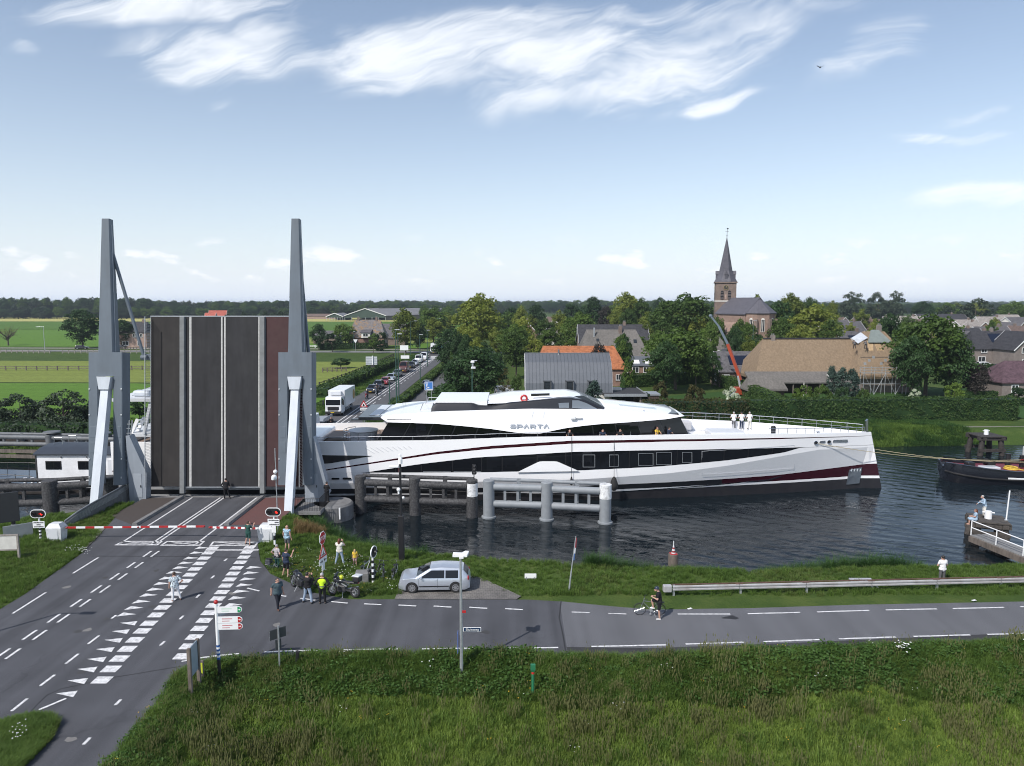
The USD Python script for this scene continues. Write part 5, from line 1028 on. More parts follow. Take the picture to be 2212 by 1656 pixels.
mown=(v1[:,1] < 30.3+(fb_ - .5)*2.0+np.clip(v1[:,0]*.03,-.5,.6)) & (v1[:,0] > -13); v1[:,4]=np.where(mown & (rr_ < .93),3,v1[:,4]); v1[:,3]*=np.where(mown,1.25,1.)
scatter('verge_grass',vt_,v1)
bank=sbox(-34,40,42,62).difference(canal.buffer(-.3)).difference(asphalt_all.buffer(.1)).difference(parking.buffer(-.2))
v2=spots_in(bank,42000,22,.45,.95,3); scatter('bank_grass',tufts,v2)
lft=Polygon([(-50,30),(-28.7,30),(-28.7,40),(-29.5,47),(-30.5,50.5),(-33,54),(-38,57.5),(-50,56)]); scatter('left_verge_grass',tufts,spots_in(lft,14000,23,.5,1.05,3))
isl=island.intersection(sbox(-60,20,0,40)); sI=spots_in(isl,9000,24,.5,.85,3); sI[:,2]=.03; scatter('island_grass',tufts,sI)
solo('grass_island',ext(isl,.05,-.0),_mats.get('x') or M('island_soil',(.035,.055,.018),.95,var=.4,scale=5),kind='structure')
farb=sbox(-8,88,62,101).difference(canal.buffer(.1)); R=np.random.default_rng(5)
scatter('far_bank_grass',[(blade_tuft(30,.5,.02,.4,R),gm),(blade_tuft(30,.6,.02,.45,R,.8),rm)],spots_in(farb,14000,25,.6,1.2,2))
scatter('far_left_bank_grass',[(blade_tuft(30,.5,.02,.4,R),gm),(blade_tuft(30,.6,.02,.45,R,.8),rm)],spots_in(sbox(-70,80,-30,104).union(sbox(-21,79,-18.6,130)).union(sbox(-33,100,-28.8,230)).difference(canal.buffer(.1)),14000,26,.6,1.3,2))
# reeds along the near bank
R=np.random.default_rng(6); rp=[(blade_tuft(40,1.7,.016,.3,R,.6),rm),(blade_tuft(36,1.35,.016,.32,R,.9),rm)]
sp=[]
for _ in range(900):
    u=R.uniform(1262,1985); amp=.55+.45*math.exp(-((u - 1860)/130)**2)+.35*math.exp(-((u - 1300)/60)**2)*1.0 - (.5 if 1560 < u < 1640 or 1410 < u < 1455 else 0)
    p=G(u,R.uniform(1245,1262) - (u - 1262)*.008,-1.45); sp.append((p[0],p[1] - .25,max(-1.6,gz(p[0],p[1] - .25)) - .05,max(amp,.3)*R.uniform(.75,1.1),R.integers(2)))
for _ in range(260):p=G(R.uniform(2040,2212),R.uniform(1240,1250),-1.45); sp.append((p[0],p[1],-1.5,R.uniform(.2,.5),R.integers(2)))
for _ in range(420):
    s=R.uniform(0,1); q=canal.exterior.interpolate(canal.exterior.project(Point(-16.8,57.5))+s*14); sp.append((q.x+R.normal()*.25 - .1,q.y - .2+R.normal()*.25,-1.4,R.uniform(.35,.8),R.integers(2)))
scatter('reeds',rp,np.array(sp))
dryt=[(blade_tuft(22,.9,.008,.25,R,.5),LM['dry'])]
sp=[]
for _ in range(160):p=G(R.uniform(636,700),R.uniform(1150,1172),-.6); sp.append((p[0],p[1],gz(p[0],p[1]),R.uniform(.5,1.),0))
scatter('dry_tall_grass',dryt,np.array(sp))
# white flower heads
fl_m=M('flower_white',(.72,.73,.70),.6,var=.05); fy_m=M('flower_yellow',(.55,.36,.03),.6,var=.05)
def bloom(n,R):return cat_([moved(lathe([(0,.015),(.022,.01),(.018,0),(0,0)],6),(R.normal()*.12,R.normal()*.12,R.uniform(.25,.42)),rx=R.uniform(-.5,.5)) for _ in range(n)])
tri=Polygon([G(u,v)[:2] for u,v in [(562,1205),(640,1185),(780,1210),(850,1250),(850,1290),(760,1290),(660,1270),(590,1240)]])
sF=spots_in(tri,900,31,.8,1.3,1); sF2=spots_in(verge.intersection(vis),520,32,.8,1.5,1); sF3=np.array([(*G(u,v)[:2],-.02,1.2,0) for u,v in [(175+R.normal()*14,1200+R.normal()*5) for _ in range(12)]+[(30+R.normal()*20,1610+R.normal()*18) for _ in range(7)]])
scatter('white_wild_flowers',[(bloom(4,R),fl_m)],np.vstack([sF[:45],sF2[:30],sF3]))
scatter('yellow_wild_flowers',[(bloom(3,R),fy_m)],np.vstack([spots_in(tri,60,33,.8,1.2,1),spots_in(verge.intersection(vis),90,34,.8,1.2,1)]))
pl0=G(1232*1.0+668,1418*1.0+0,0); x,y=G(1936,1402)[:2]; y -=.4
blm=cat_([bloom(26,R)]); blm.vertices[:,:2]*=2.2; blm.vertices[:,2]*=1.4
T=thing('flowering_weed','clump of white flowering weed at the road edge on the right','weed',(x,y,gz(x,y))); part(T,'flower',blm,fl_m); part(T,'leaf',blade_tuft(60,.45,.012,.35,R),gm)
#================================================buildings
def tiles(name,c,row=.32,var=.35,lichen=None,rough=.75):
    c=np.array(c); N={'tc':('texture_coordinate',{}),'w':('wave_texture',dict(bands_direction='z',scale=.5/row/1.0/PI*3.14159/2,distortion=.3,profile='saw')),'n':('noise_texture',dict(scale=1.6,detail=6.,roughness=.7)),'v':('voronoi_texture',dict(scale=2.6)),'vm':('math',dict(math_type='multiply_add',value2=.35)),'r':('rgb_ramp',{'ramp':[(.35,tuple(c*(1 - var))),(.85,tuple(c*(1+var)))]}),'b':('bump',dict(strength=.7,distance=.06)),'p':('principled_bsdf',dict(roughness=rough,specular_ior_level=.35)),'sv':('separate_color',{})}
    L=[('tc.object','w.vector'),('tc.object','n.vector'),('tc.object','v.vector'),('v.color','sv.color'),('sv.r','vm.value1'),('n.fac','vm.value3'),('vm.value','r.fac'),('w.fac','b.height'),('b.normal','p.normal')]; out='r.color'
    if lichen:
        N['ln']=('noise_texture',dict(scale=.7,detail=6.,roughness=.75)); N['lr']=('map_range',dict(from_min=.5,from_max=.66,to_min=0,to_max=.85,clamp=True)); N['lm']=('mix_color',dict(b=lichen)); L+=[('tc.object','ln.vector'),('ln.fac','lr.value'),('lr.result','lm.fac'),(out,'lm.a')]; out='lm.result'
    L.append((out,'p.base_color')); _mats[name]=usdkit.material(stage,'/World/Looks/'+name,N,L,surface='p.BSDF'); return _mats[name]
def brickm(name,c1,c2,mortar=(.22,.2,.18)):
    N={'tc':('texture_coordinate',{}),'sx':('separate_xyz',{}),'ad':('math',dict(math_type='add')),'cx':('combine_xyz',{}),'b':('brick_texture',dict(scale=1.,brick_width=.22,row_height=.07,mortar_size=.009,color1=c1,color2=c2,mortar=mortar)),'n':('noise_texture',dict(scale=.8,detail=6.,roughness=.7)),'mr':('map_range',dict(from_min=.3,from_max=.7,to_min=.72,to_max=1.2)),'m':('mix_color',dict(blend_type='multiply',fac=1.,use_clamp=False)),'p':('principled_bsdf',dict(roughness=.85))}
    return usdkit.material(stage,'/World/Looks/'+name,N,[('tc.object','sx.vector'),('sx.x','ad.value1'),('sx.y','ad.value2'),('ad.value','cx.x'),('sx.z','cx.y'),('cx.vector','b.vector'),('tc.object','n.vector'),('n.fac','mr.value'),('b.color','m.a'),('mr.result','m.b'),('m.result','p.base_color')],surface='p.BSDF')
thatch_new=M('thatch_new',(.205,.150,.098),.95,var=.22,scale=3,bump=.9,bscale=9,stretch=(1,1,.25),dirt=.3,dirtcol=(.13,.09,.05),dscale=.8,coords='obj'); thatch_old=M('thatch_old',(.135,.125,.115),.95,var=.25,scale=3,bump=.8,bscale=8,stretch=(1,1,.3),dirt=.5,dirtcol=(.06,.06,.055),dscale=.35,coords='obj')
t_grey=tiles('tiles_grey',(.085,.082,.088)); t_dark=tiles('tiles_dark',(.035,.035,.04)); t_orange=tiles('tiles_orange',(.29,.105,.045),var=.28); t_slate=tiles('slate',(.085,.083,.098),var=.18,rough=.55); t_brown=tiles('tiles_brown',(.115,.082,.07)); t_lichen=tiles('tiles_lichen',(.13,.12,.12),lichen=(.33,.17,.03)); t_red=tiles('tiles_red',(.32,.075,.05)); t_pale=tiles('tiles_pale',(.22,.20,.185)); t_plum=tiles('tiles_plum',(.075,.045,.055)); zincm=M('zinc',(.135,.145,.16),.42,metal=.25,var=.06,scale=.8,coords='obj'); bitumen=M('bitumen',(.028,.028,.03),.8,var=.2)
b_red=brickm('brick_red',(.25,.125,.085),(.19,.095,.07)); b_pink=brickm('brick_pink',(.36,.24,.19),(.30,.19,.15)); b_brown=brickm('brick_brown',(.17,.11,.085),(.125,.082,.066)); b_grey=brickm('brick_grey',(.20,.165,.15),(.16,.13,.12)); b_white=M('render_white',(.62,.6,.56),.8,var=.06,dirt=.2); cladding=M('timber_cladding',(.07,.05,.038),.8,var=.35,scale=2,stretch=(9,9,.4),coords='obj')
solar=M('solar_panel',(.010,.014,.028),.15,var=.15); frame_w=M('frame_white',(.72,.73,.73),.45,var=.02); frame_d=M('frame_dark',(.03,.03,.032),.5)
def window(parent,x,y,z,w,h,rz,fr=None,bars=1,d=.10):
    fr=fr or frame_w; t=max(.07,min(.12,w*.09)); ms=[box(0,0,h/2 - t/2,w,d,t),box(0,0,-h/2+t/2,w,d,t),box(-w/2+t/2,0,0,t,d,h - 2*t),box(w/2 - t/2,0,0,t,d,h - 2*t)]
    for k in range(bars):ms.append(box(-w/2+w*(k+1)/(bars+1),0,0,t*.7,d*.8,h - 2*t))
    f=part(parent,'window',moved(cat_(ms),(x,y,z),rz),fr); part(f,'pane',moved(box(0,.01,0,w - 2*t,.03,h - 2*t),(x,y,z),rz),house_glass)
    part(f,'sill',moved(box(0,-.03,-h/2 - .05,w+.12,d+.06,.07),(x,y,z),rz),concrete)
def roofsolid(w,d,e,r,hx=0.,o=.35,t=.18,hx2=None,sag=0.):
    hx2=hx if hx2 is None else hx2; X0,X1,D=-w/2 - o,w/2+o,d/2+o; e2=e - o*(r - e)/(d/2); up=np.array([[X0,-D,e2],[X1,-D,e2],[X1,D,e2],[X0,D,e2],[X0+hx,0,r],[X1 - hx2,0,r]])
    lo=up - [0,0,t]; v=np.vstack([up,lo]); f=[[0,1,5],[0,5,4],[2,3,4],[2,4,5],[3,0,4],[1,2,5]]
    if hx <=1e-3:f.remove([3,0,4])
    if hx2 <=1e-3:f.remove([1,2,5])
    g=[[a+6,c+6,b+6] for a,b,c in f]; rim=[(0,1),(1,2),(2,3),(3,0)]
    if hx <=1e-3:rim.remove((3,0)); rim+=[(3,4),(4,0)]
    if hx2 <=1e-3:rim.remove((1,2)); rim+=[(1,5),(5,2)]
    s=[q for a,b in rim for q in ([a,a+6,b+6],[a,b+6,b])]
    m=TRI(v,f+g+s); m.fix_normals(); return m
def house(label,x,y,rz,w,d,e,r,roof,wall,hx=0.,hx2=None,o=.35,t=.18,wins=(),chim=(),group=None,name='house',cat='house',door=None,z=0.,solars=(),sky=(),fr=None,ridge=None):
    T=thing(name,label,cat,(x,y,z),rz,group)
    hx2_=hx if hx2 is None else hx2
    if hx <=1e-3 and hx2_ <=1e-3:m=xzprism([(-d/2,-.5),(d/2,-.5),(d/2,e),(0,r - .05),(-d/2,e)],-w/2,w/2); m=moved(m,rz=PI/2)
    else:
        m=bbox(-w/2,-d/2,-.5,w/2,d/2,e)
        for s,h_ in ((-1,hx),(1,hx2_)):
            if h_ <=1e-3:g=xzprism([(-d/2,e),(d/2,e),(0,r - .05)],-.15,.15); m=cat_([m,moved(g,(s*(w/2 - .15),0,0),rz=PI/2)])
    part(T,'wall',m,wall); R_=part(T,'roof',roofsolid(w,d,e,r,hx,o,t,hx2),roof)
    if ridge is not None:part(R_,'ridge_capping',cat_([box(-w/2+hx - o+.2+k*.45,0,r+.05,.38,.5,.22) for k in range(int((w - hx - hx2_+2*o)/.45))]),ridge)
    if hx <=1e-3 and hx2_ <=1e-3:
        for s in (-1,1):
            for q in (-1,1):part(R_,'verge_board',beam((s*(w/2+o+.02),q*(d/2+o),e - o*(r - e)/(d/2) - .1),(s*(w/2+o+.02),0,r - .1),.05,.22),fr or frame_w)
    for sd,a,zz,ww,hh in wins:
        if sd=='f':window(T,a,-d/2 - .03,zz,ww,hh,0,fr)
        elif sd=='b':window(T,a,d/2+.03,zz,ww,hh,PI,fr)
        elif sd=='l':window(T,-w/2 - .03,a,zz,ww,hh,-PI/2,fr)
        else:window(T,w/2+.03,a,zz,ww,hh,PI/2,fr)
    for cx,cy,hgt in chim:
        c=part(T,'chimney',bbox(cx - .4,cy - .35,r - 1.5,cx+.4,cy+.35,r+hgt),b_brown if wall is not b_grey else b_grey); part(c,'chimney_pot',cat_([lathe([(0,0),(.13,0),(.11,.35),(0,.35)],8,(cx+s,cy,r+hgt)) for s in (-.18,.18)]),concrete)
    if door:part(T,'door',bbox(door - .5,-d/2 - .06,0,door+.5,-d/2+.02,2.1),frame_d)
    sl=math.atan2(r - e,d/2)
    for a,b,ww,hh,mt in [(*s,solar) for s in solars]+[(*s,house_glass) for s in sky]:# a along the ridge,b=part of the way down the front slope
        part(R_,'solar_panel' if mt is solar else 'roof_window',box(a,-b*d/2,r - b*(r - e)+.09,ww,hh,.07,rx=sl),mt)
    return T,R_
def X(u,y):return (u - 1106)/FPX*y*1.006
# zinc roofed house:curved roof of standing seam panels
T=thing('zinc_roofed_house','large house under a curved grey standing seam metal roof behind the yacht','house',(X(1224,114),114,0)); W2=6.75
prof=[(-4.6,3.0),(-4.35,4.6),(-3.75,6.2),(-2.6,7.7),(-.3,8.95),(.3,8.95),(2.6,7.7),(3.75,6.2),(4.35,4.6),(4.6,3.0)]
wl=moved(xzprism([(-4.3,-.3),(4.3,-.3)]+[(a*.97,b - .12) for a,b in prof[::-1]],-W2+.1,W2 - .1),rz=PI/2); part(T,'wall',wl,b_white)
rf=part(T,'roof',moved(xzprism(prof+[(a*.965,b - .1) for a,b in prof[::-1]],-W2,W2),rz=PI/2),zincm)
npn=24
for k in range(npn):
    xa,xb_=-W2+k*2*W2/npn+.02,-W2+(k+1)*2*W2/npn - .02
    v=[(x,a*1.004 - .01,b+.015) for a,b in prof[:5] for x in (xa,xb_)]; f=[q for i in range(4) for q in ([2*i,2*i+1,2*i+3],[2*i,2*i+3,2*i+2])]
    part(rf,'seam_panel',TRI(np.array(v),f),zincm)
    part(rf,'standing_seam',cat_([beam((xb_+.02,a*1.004 - .03,b+.03),(xb_+.02,c*1.004 - .03,d_+.03),.03,.07) for (a,b),(c,d_) in zip(prof[:4],prof[1:5])]),zincm)
part(rf,'ridge_cap',bbox(-W2 - .05,-.36,8.93,W2+.05,.36,9.02),zincm)
part(rf,'flue',cat_([cyl((-1.35,-.5,8.3),(-1.35,-.5,9.6),.14,n=12),lathe([(.2,0),(.3,-.3),(.14,.05)],12,(-1.35,-.5,8.9))]),zincm)
for s in (-1,1):part(rf,'white_verge',cat_([beam((s*(W2+.03),a,b - .06),(s*(W2+.03),c,d_ - .06),.05,.14) for (a,b),(c,d_) in zip(prof[:-1],prof[1:])]),frame_w)
for xw in (-3.35,.12,3.55):
    dm=part(rf,'dormer',cat_([bbox(xw - .62,-5.0,3.5,xw - .5,-3.9,5.05),bbox(xw+.5,-5.0,3.5,xw+.62,-3.9,5.05),bbox(xw - .62,-5.0,4.95,xw+.62,-3.9,5.08),bbox(xw - .62,-5.0,3.42,xw+.62,-3.9,3.52)]),zincm); window(T,xw,-4.85,4.22,.96,1.38,0,frame_d,0)
T=thing('flat_roofed_extension','low dark flat roofed extension at the right end of the zinc roofed house','extension',(X(1345,110),110,0))
part(T,'wall',cat_([bbox(-2.6,1.0,-.3,2.6,5.5,2.9),bbox(2.2,-2.9,-.3,2.45,-2.65,2.9),bbox(-2.4,-2.9,-.3,-2.15,-2.65,2.9)]),b_grey); rr=part(T,'roof',cat_([bbox(-3.2,-3.2,2.9,3.2,6,3.15)]),bitumen); part(rr,'roof_edge',cat_([bbox(-3.25,-3.28,2.88,3.25,-3.2,3.3),bbox(3.2,-3.2,2.88,3.28,6,3.3)]),galv); part(rr,'skylight',bbox(-1.5,2.5,3.15,.3,4.2,3.45),b_white); part(T,'glass_door',bbox(-1.8,.93,0,1.8,.99,2.3),house_glass)
T=thing('wooden_shed','brown timber clad shed with a flat roof beside the extension','shed',(X(1397,112),112,0)); part(T,'wall',bbox(-1.7,-1.6,-.2,1.7,1.6,2.6),cladding)
for k in range(12):part(T,'plank',box(-1.58+k*.287,-1.63,1.2,.26,.04,2.5),cladding)
part(T,'roof',bbox(-1.85,-1.8,2.6,1.85,1.8,2.85),galv)
# houses of the middle distance
house('long low house with a weathered orange tiled roof behind the zinc roof',X(1252,150),150,0,18.0,9.5,3.9,8.0,t_orange,b_red,hx=1.5,hx2=2.2,wins=[('r',0,1.8,1.1,1.3),('f',7.5,1.8,1.0,1.2)],name='orange_roofed_house')
T,rf=house('old barn house with a worn grey thatched roof behind the orange roof',X(1320,178),178,0,17.2,13,3.6,10.4,thatch_old,b_red,hx=2.6,hx2=3.0,t=.5,wins=[('f',6.5,1.9,1.4,1.2)],sky=[(-3.8,.38,.7,.9),(1.2,.86,1.2,.9),(5.4,.42,.8,1.1),(2.9,.8,1.1,1.3)],chim=[(2.0,-.6,.9)],name='thatched_barn_house'); part(rf,'flue',cyl((-4.6,-1.6,8.6),(-4.6,-1.6,10.9),.18,n=10),galv)
T=thing('glazed_lean_to','grey lean to with roof windows on the right end of the thatched barn house','extension',(X(1375,169),169.2,0)); part(T,'wall',bbox(-5,-1,-.3,5,2.6,2.3),b_red); lr=part(T,'roof',box(0,.6,3.1,10.6,4.2,.18,rx=.5),zincm)
for k in range(3):part(lr,'roof_window',box(-3.2+k*3,.2,3.0,1.7,1.6,.1,rx=.5),frame_w)
for k in range(3):window(T,-3+k*2.6,-1.03,1.2,1.6,1.5,0)
house('long black tiled roof peeping over the thatched barn house',X(1321,205),205,0,19.5,9,6.2,10.9,t_dark,b_brown,sky=[(-2.5,.5,.9,.6)],chim=[(3.4,0,.7)],name='black_roofed_house')
house('small red brick gable with a chimney between trees left of the white gable',X(1138,268),268,PI/2,11,7.5,6.0,10.2,t_brown,b_red,wins=[('l',0,6.2,1.2,1.4)],chim=[(-3,0,.9)],name='gable_house')
house('white gabled house peeping between trees behind the orange roof',X(1190,300),300,PI/2+.2,12,7.5,6.6,11.2,t_brown,b_white,wins=[('l',0,7.5,1.2,1.3)],name='gable_house')
house('low grey roofed house half hidden left of the thatched barn',X(1212,255),255,.1,9,8,5.0,8.2,t_pale,b_white,name='gable_house')
house('brown tiled roof behind trees right of the thatched barn house',X(1416,222),222,0,9,9,5.0,9.0,t_brown,b_red,name='gable_house')
house('thatched cottage with two white windows in front of the church',X(1543,178),178,.0,8.2,8.2,3.7,9.0,thatch_old,b_pink,hx=3.6,hx2=3.9,t=.45,wins=[('f',-1.7,2.3,1.5,1.5),('f',2.0,2.3,1.5,1.5)],name='thatched_cottage')
house('gabled house with blue solar panels on its grey roof below the church',X(1561,162),162,PI/2 - .5,9,9,3.6,6.6,t_grey,b_red,solars=[(1.2,.5,3.4,2.4),(-2.4,.55,2.4,2.2)],name='solar_roofed_house')
house('dark roofed brick house with a white window left of the new thatched house',X(1592,148),148,.0,9.5,8,3.4,7.0,t_grey,b_brown,wins=[('l',-1,1.7,1.5,1.6),('f',-3.6,1.7,1.5,1.6)],solars=[(0,.5,5,2.6)],sky=[(3.6,.4,1,1)],name='gable_house')
# the farmhouse being re-thatched
T,rf=house('long farmhouse with a fresh golden thatched roof behind the garden',X(1725,142),142,.02,20.5,11,3.9,9.9,thatch_new,b_grey,hx=3.6,hx2=1.0,o=.9,t=.55,chim=[(-5.6,0,.7)],name='new_thatched_farmhouse',ridge=t_dark)
for k in range(4):part(T,'glass_panel',bbox(-10.32,-3.9+k*2.0,.4,-10.26,-2.1+k*2.0,3.3),house_glass)
T,rf=house('taller hipped end of the farmhouse with half finished thatch',X(1884,141),141,.02,12.5,12.5,4.2,11.4,thatch_new,b_grey,hx=4.6,hx2=5.2,o=.8,t=.5,chim=[(.9,.3,1.2)],name='unfinished_thatched_house')
part(rf,'roof_foil',roofsolid(4.6,4.6,9.35,11.72,1.6,.0,.05),M('foil_grey',(.17,.20,.19),.6,var=.1))
part(rf,'plastic_sheet',moved(box(-3.5,-.9,10.15,2.2,2.0,.06,rx=.62,ry=-.55)),M('plastic_sheet',(.40,.43,.47),.4))
for k in range(11):part(rf,'batten',beam((-2.6+.14*k*(1 if k < 6 else 2),-3.2,7.75),(-2.2+.2*k,-1.6,9.55),.09),M('batten_wood',(.42,.30,.17),.8))
for k in range(9):
    part(rf,'roof_hook',box(-4.4+k*1.05,-5.3+(k % 3)*.5,5.35+(k % 3)*.58,.5,.06,.7,rx=-.3),galv)
part(rf,'walking_pole',beam((-4.8,-4.2,6.6),(5.2,-4.2,6.6),.12),timber)
T=thing('open_lean_to','dark open sided lean to along the front of the new thatched farmhouse','lean-to',(X(1715,133),133.2,0))
part(T,'roof',cat_([box(1.0,.6,2.95,19,4.2,.3,rx=.42)]),thatch_old)
for k in range(8):part(T,'post',bbox(-8+k*2.5,-1.1,-.2,-7.8+k*2.5,-.9,2.3),timber)
part(T,'back_wall',bbox(-8.2,2.3,-.2,10.2,2.5,3.2),cladding); part(T,'white_cover',box(8.0,.1,3.35,3.2,1.0,.12,rx=.3),b_white)
T=thing('tool_shed','low thatched shed with a wooden door left of the lean to','shed',(X(1650,127),127,0)); part(T,'wall',bbox(-3.2,-1.5,-.2,3.2,1.6,2.2),cladding); part(T,'roof',roofsolid(6.4,3.4,2.2,4.0,.8,.4,.3),thatch_old); part(T,'door',bbox(.2,-1.56,0,1.6,-1.5,1.9),M('cedar',(.14,.07,.045),.7))
T=thing('scaffolding','steel tube scaffolding with plank decks at the right corner of the unfinished roof','scaffolding',(X(1912,131.5),131.5,0))
for i in range(5):
    for j in range(2):part(T,'standard',cyl((-4+i*2.0,j*1.3,-.1),(-4+i*2.0,j*1.3,6.0 if i > 2 else 5.2),.05,n=6),galv)
for z in (2.0,4.0,4.5,5.0):
    for j in range(2):part(T,'ledger',cyl((-4.3,j*1.3,z),(4.4,j*1.3,z),.04,n=6),galv)
for i in range(4):part(T,'brace',cyl((-4+i*2,-.05,0 if i % 2 else 4),(-2+i*2,-.05,4 if i % 2 else 0),.035,n=6),galv)
for j in range(4):part(T,'plank',box(.1,.2+j*.3,4.08,8.8,.26,.05),timber_pale)
for a,b,lab in ((1857,797,'person in grey clothes sitting on the left of the unfinished thatch'),):pass
# the church
CX,CY=X(1560,207),207.; ca=math.atan2(-.95,.30); CH=thing('church','brown brick village church with a clock tower and a tall pointed slate spire','church',(CX,CY,0))
tz1,tz0=P(1560,610,CY)[2],0; tw=2.85; ang=-.22
tower=moved(bbox(-tw,-tw,-.5,tw,tw,tz1),rz=ang); TW=part(CH,'tower',tower,b_brown)
part(TW,'string_course',moved(bbox(-tw - .12,-tw - .12,tz1 - 5.6,tw+.12,tw+.12,tz1 - 5.3),rz=ang),b_white); part(TW,'cornice',moved(bbox(-tw - .25,-tw - .25,tz1 - .35,tw+.25,tw+.25,tz1),rz=ang),b_brown)
for face in range(4):
    a=ang+face*PI/2; fm=lambda m:moved(moved(m,(0,-tw - .02,0)),rz=a)
    for s in (-1,1):
        op=part(TW,'sound_opening',fm(cat_([bbox(s*1.0 - .42,-.03,tz1 - 5.0,s*1.0+.42,.05,tz1 - 2.9),moved(cyl((s*1.0,-.03,tz1 - 2.9),(s*1.0,.05,tz1 - 2.9),.42,n=16))])),black_paint)
        for k in range(5):part(op,'louvre',fm(box(s*1.0,-.08,tz1 - 4.8+k*.42,.8,.16,.06,rx=.6)),M('louvre_wood',(.13,.11,.11),.7))
    part(TW,'blind_niche',fm(bbox(-.2,-.02,tz1 - 4.9,.2,.04,tz1 - 3.6)),b_pink)
    ck=part(TW,'clock_face',fm(cyl((0,-.08,tz1 - 1.6),(0,.03,tz1 - 1.6),.72,n=24)),M('clock_black',(.02,.02,.022),.4))
    gold=M('clock_gold',(.42,.33,.16),.4,metal=.5,var=.05)
    part(ck,'clock_ring',fm(moved(trimesh.creation.torus(.68,.04,24,6),(0,-.09,tz1 - 1.6),rx=PI/2)),gold)
    for k in range(12):t=k*PI/6; part(ck,'hour_mark',fm(box(.52*math.sin(t),-.1,tz1 - 1.6+.52*math.cos(t),.06,.03,.16,ry=t)),gold)
    part(ck,'hand',fm(box(.0,-.12,tz1 - 1.6+.2,.07,.03,.42)),gold); part(ck,'hand',fm(box(.05,-.12,tz1 - 1.6+.1,.06,.03,.55,ry=.25)),gold)
tip=P(1563.3,513,CY)[2]; o8=lambda r,z:[(r*math.cos(ang+PI/8+k*PI/4),r*math.sin(ang+PI/8+k*PI/4),z) for k in range(8)]
sq=lambda r,z:[(r*math.cos(ang+PI/8+k*PI/4)*(1.0/max(abs(math.cos(PI/8+k*PI/4)),abs(math.sin(PI/8+k*PI/4)))) ,r*math.sin(ang+PI/8+k*PI/4)*(1.0/max(abs(math.cos(PI/8+k*PI/4)),abs(math.sin(PI/8+k*PI/4)))),z) for k in range(8)]
SPr=part(CH,'spire',loft([sq(tw+.3,tz1),o8(2.5,tz1+1.7),o8(1.95,tz1+3.0),o8(.06,tip)]),t_slate)
part(SPr,'weather_cross',cat_([cyl((0,0,tip - .2),(0,0,tip+2.6),.05,n=6),box(0,0,tip+1.5,1.0,.08,.08,rz=ang),sphere((0,0,tip+.4),.16,1),box(.15,0,tip+2.4,.5,.05,.3)]),black_paint)
for k in range(4):
    a=ang+k*PI/2; part(SPr,'spire_dormer',cat_([moved(bbox(-.4,-2.75,tz1+.9,.4,-1.6,tz1+2.2),rz=a),moved(xzprism([(-.5,tz1+2.2),(.5,tz1+2.2),(0,tz1+3.2)],-2.85,-1.5),rz=a)]),t_slate)
nl,nw,ne_,nr_=13.5,8.6,P(1590,676,CY - 12)[2],P(1590,643.5,CY - 8)[2]
ax=np.array([math.cos(ca),math.sin(ca)]); nrot=ca
nv=cat_([bbox(0,-nw/2,-.5,nl,nw/2,ne_ - .1)]); b_church=brickm('brick_church',(.27,.165,.12),(.22,.13,.095)); NV=part(CH,'nave',moved(nv,(ax[0]*2.4,ax[1]*2.4,0),rz=nrot),b_church)
rfm=roofsolid(nl,nw,ne_,nr_,0.0,.3,.25,0.0); part(NV,'roof',moved(rfm,(ax[0]*(2.4+nl/2),ax[1]*(2.4+nl/2),0),rz=nrot),t_slate)
# five sided apse with its own hipped roof and tall windows
ar=nw/2*.96; ap0=2.4+nl; ang5=[-PI/2,-PI/4,0,PI/4,PI/2]; app=[(ap0+ar*1.0*math.cos(t)*1.05,ar*math.sin(t)) for t in np.linspace(-PI/2,PI/2,5)]
wallp=ext(Polygon(app),ne_+.4,-.5); AP=part(CH,'apse',moved(wallp,rz=nrot),b_church)
v=[(*p,ne_) for p in [(ap0+(a - ap0)*1.08,b*1.06) for a,b in app]]+[(ap0 - .3,0,nr_)]; part(AP,'roof',moved(TRI(np.array(v+[(a,b,c - .2) for a,b,c in v]),[[i,i+1,5] for i in range(4)]+[[i+6,11,i+7] for i in range(4)]+[q for i in range(4) for q in ([i,i+6,i+7],[i,i+7,i+1])]),rz=nrot),t_slate)
for i in range(4):
    p,q=np.array(app[i]),np.array(app[i+1]); m_=(p+q)/2; d=(q - p)/np.linalg.norm(q - p); n=np.array([d[1],-d[0]]); th=math.atan2(d[1],d[0])
    wm=cat_([box(0,0,ne_ - 3.4,.95,.12,3.2),cyl((0,-.06,ne_ - 1.8),(0,.06,ne_ - 1.8),.47,n=14)]); gw=part(AP,'tall_window',moved(moved(wm,(*(m_+n*.03),0),rz=th),rz=nrot),b_white)
    for s in (-.22,.22):part(gw,'pane',moved(moved(cat_([box(s,0,ne_ - 3.4,.3,.16,3.0),cyl((s,-.08,ne_ - 1.95),(s,.08,ne_ - 1.95),.15,n=10)]),(*(m_+n*.03),0),rz=th),rz=nrot),house_glass)
for p in app[1:4]:c=np.array([ap0,0]); d=(np.array(p) - c)/np.linalg.norm(np.array(p) - c); part(AP,'buttress',moved(box(p[0]+d[0]*.35,p[1]+d[1]*.35,(ne_ - 1.6)/2,.9,.6,ne_ - 1.6,rz=math.atan2(d[1],d[0])),rz=nrot),b_brown)
aisle=xzprism([(-nw/2 - 4.2,-.5),(-nw/2,-.5),(-nw/2,ne_ - 2.6),(-nw/2 - 4.2,ne_ - 6.0)],0,0+9.5); aisle=moved(aisle,rz=PI/2); AI=part(CH,'side_aisle',moved(moved(aisle,(0,0,0)),(ax[0]*13.5,ax[1]*13.5,0),rz=nrot),b_church)
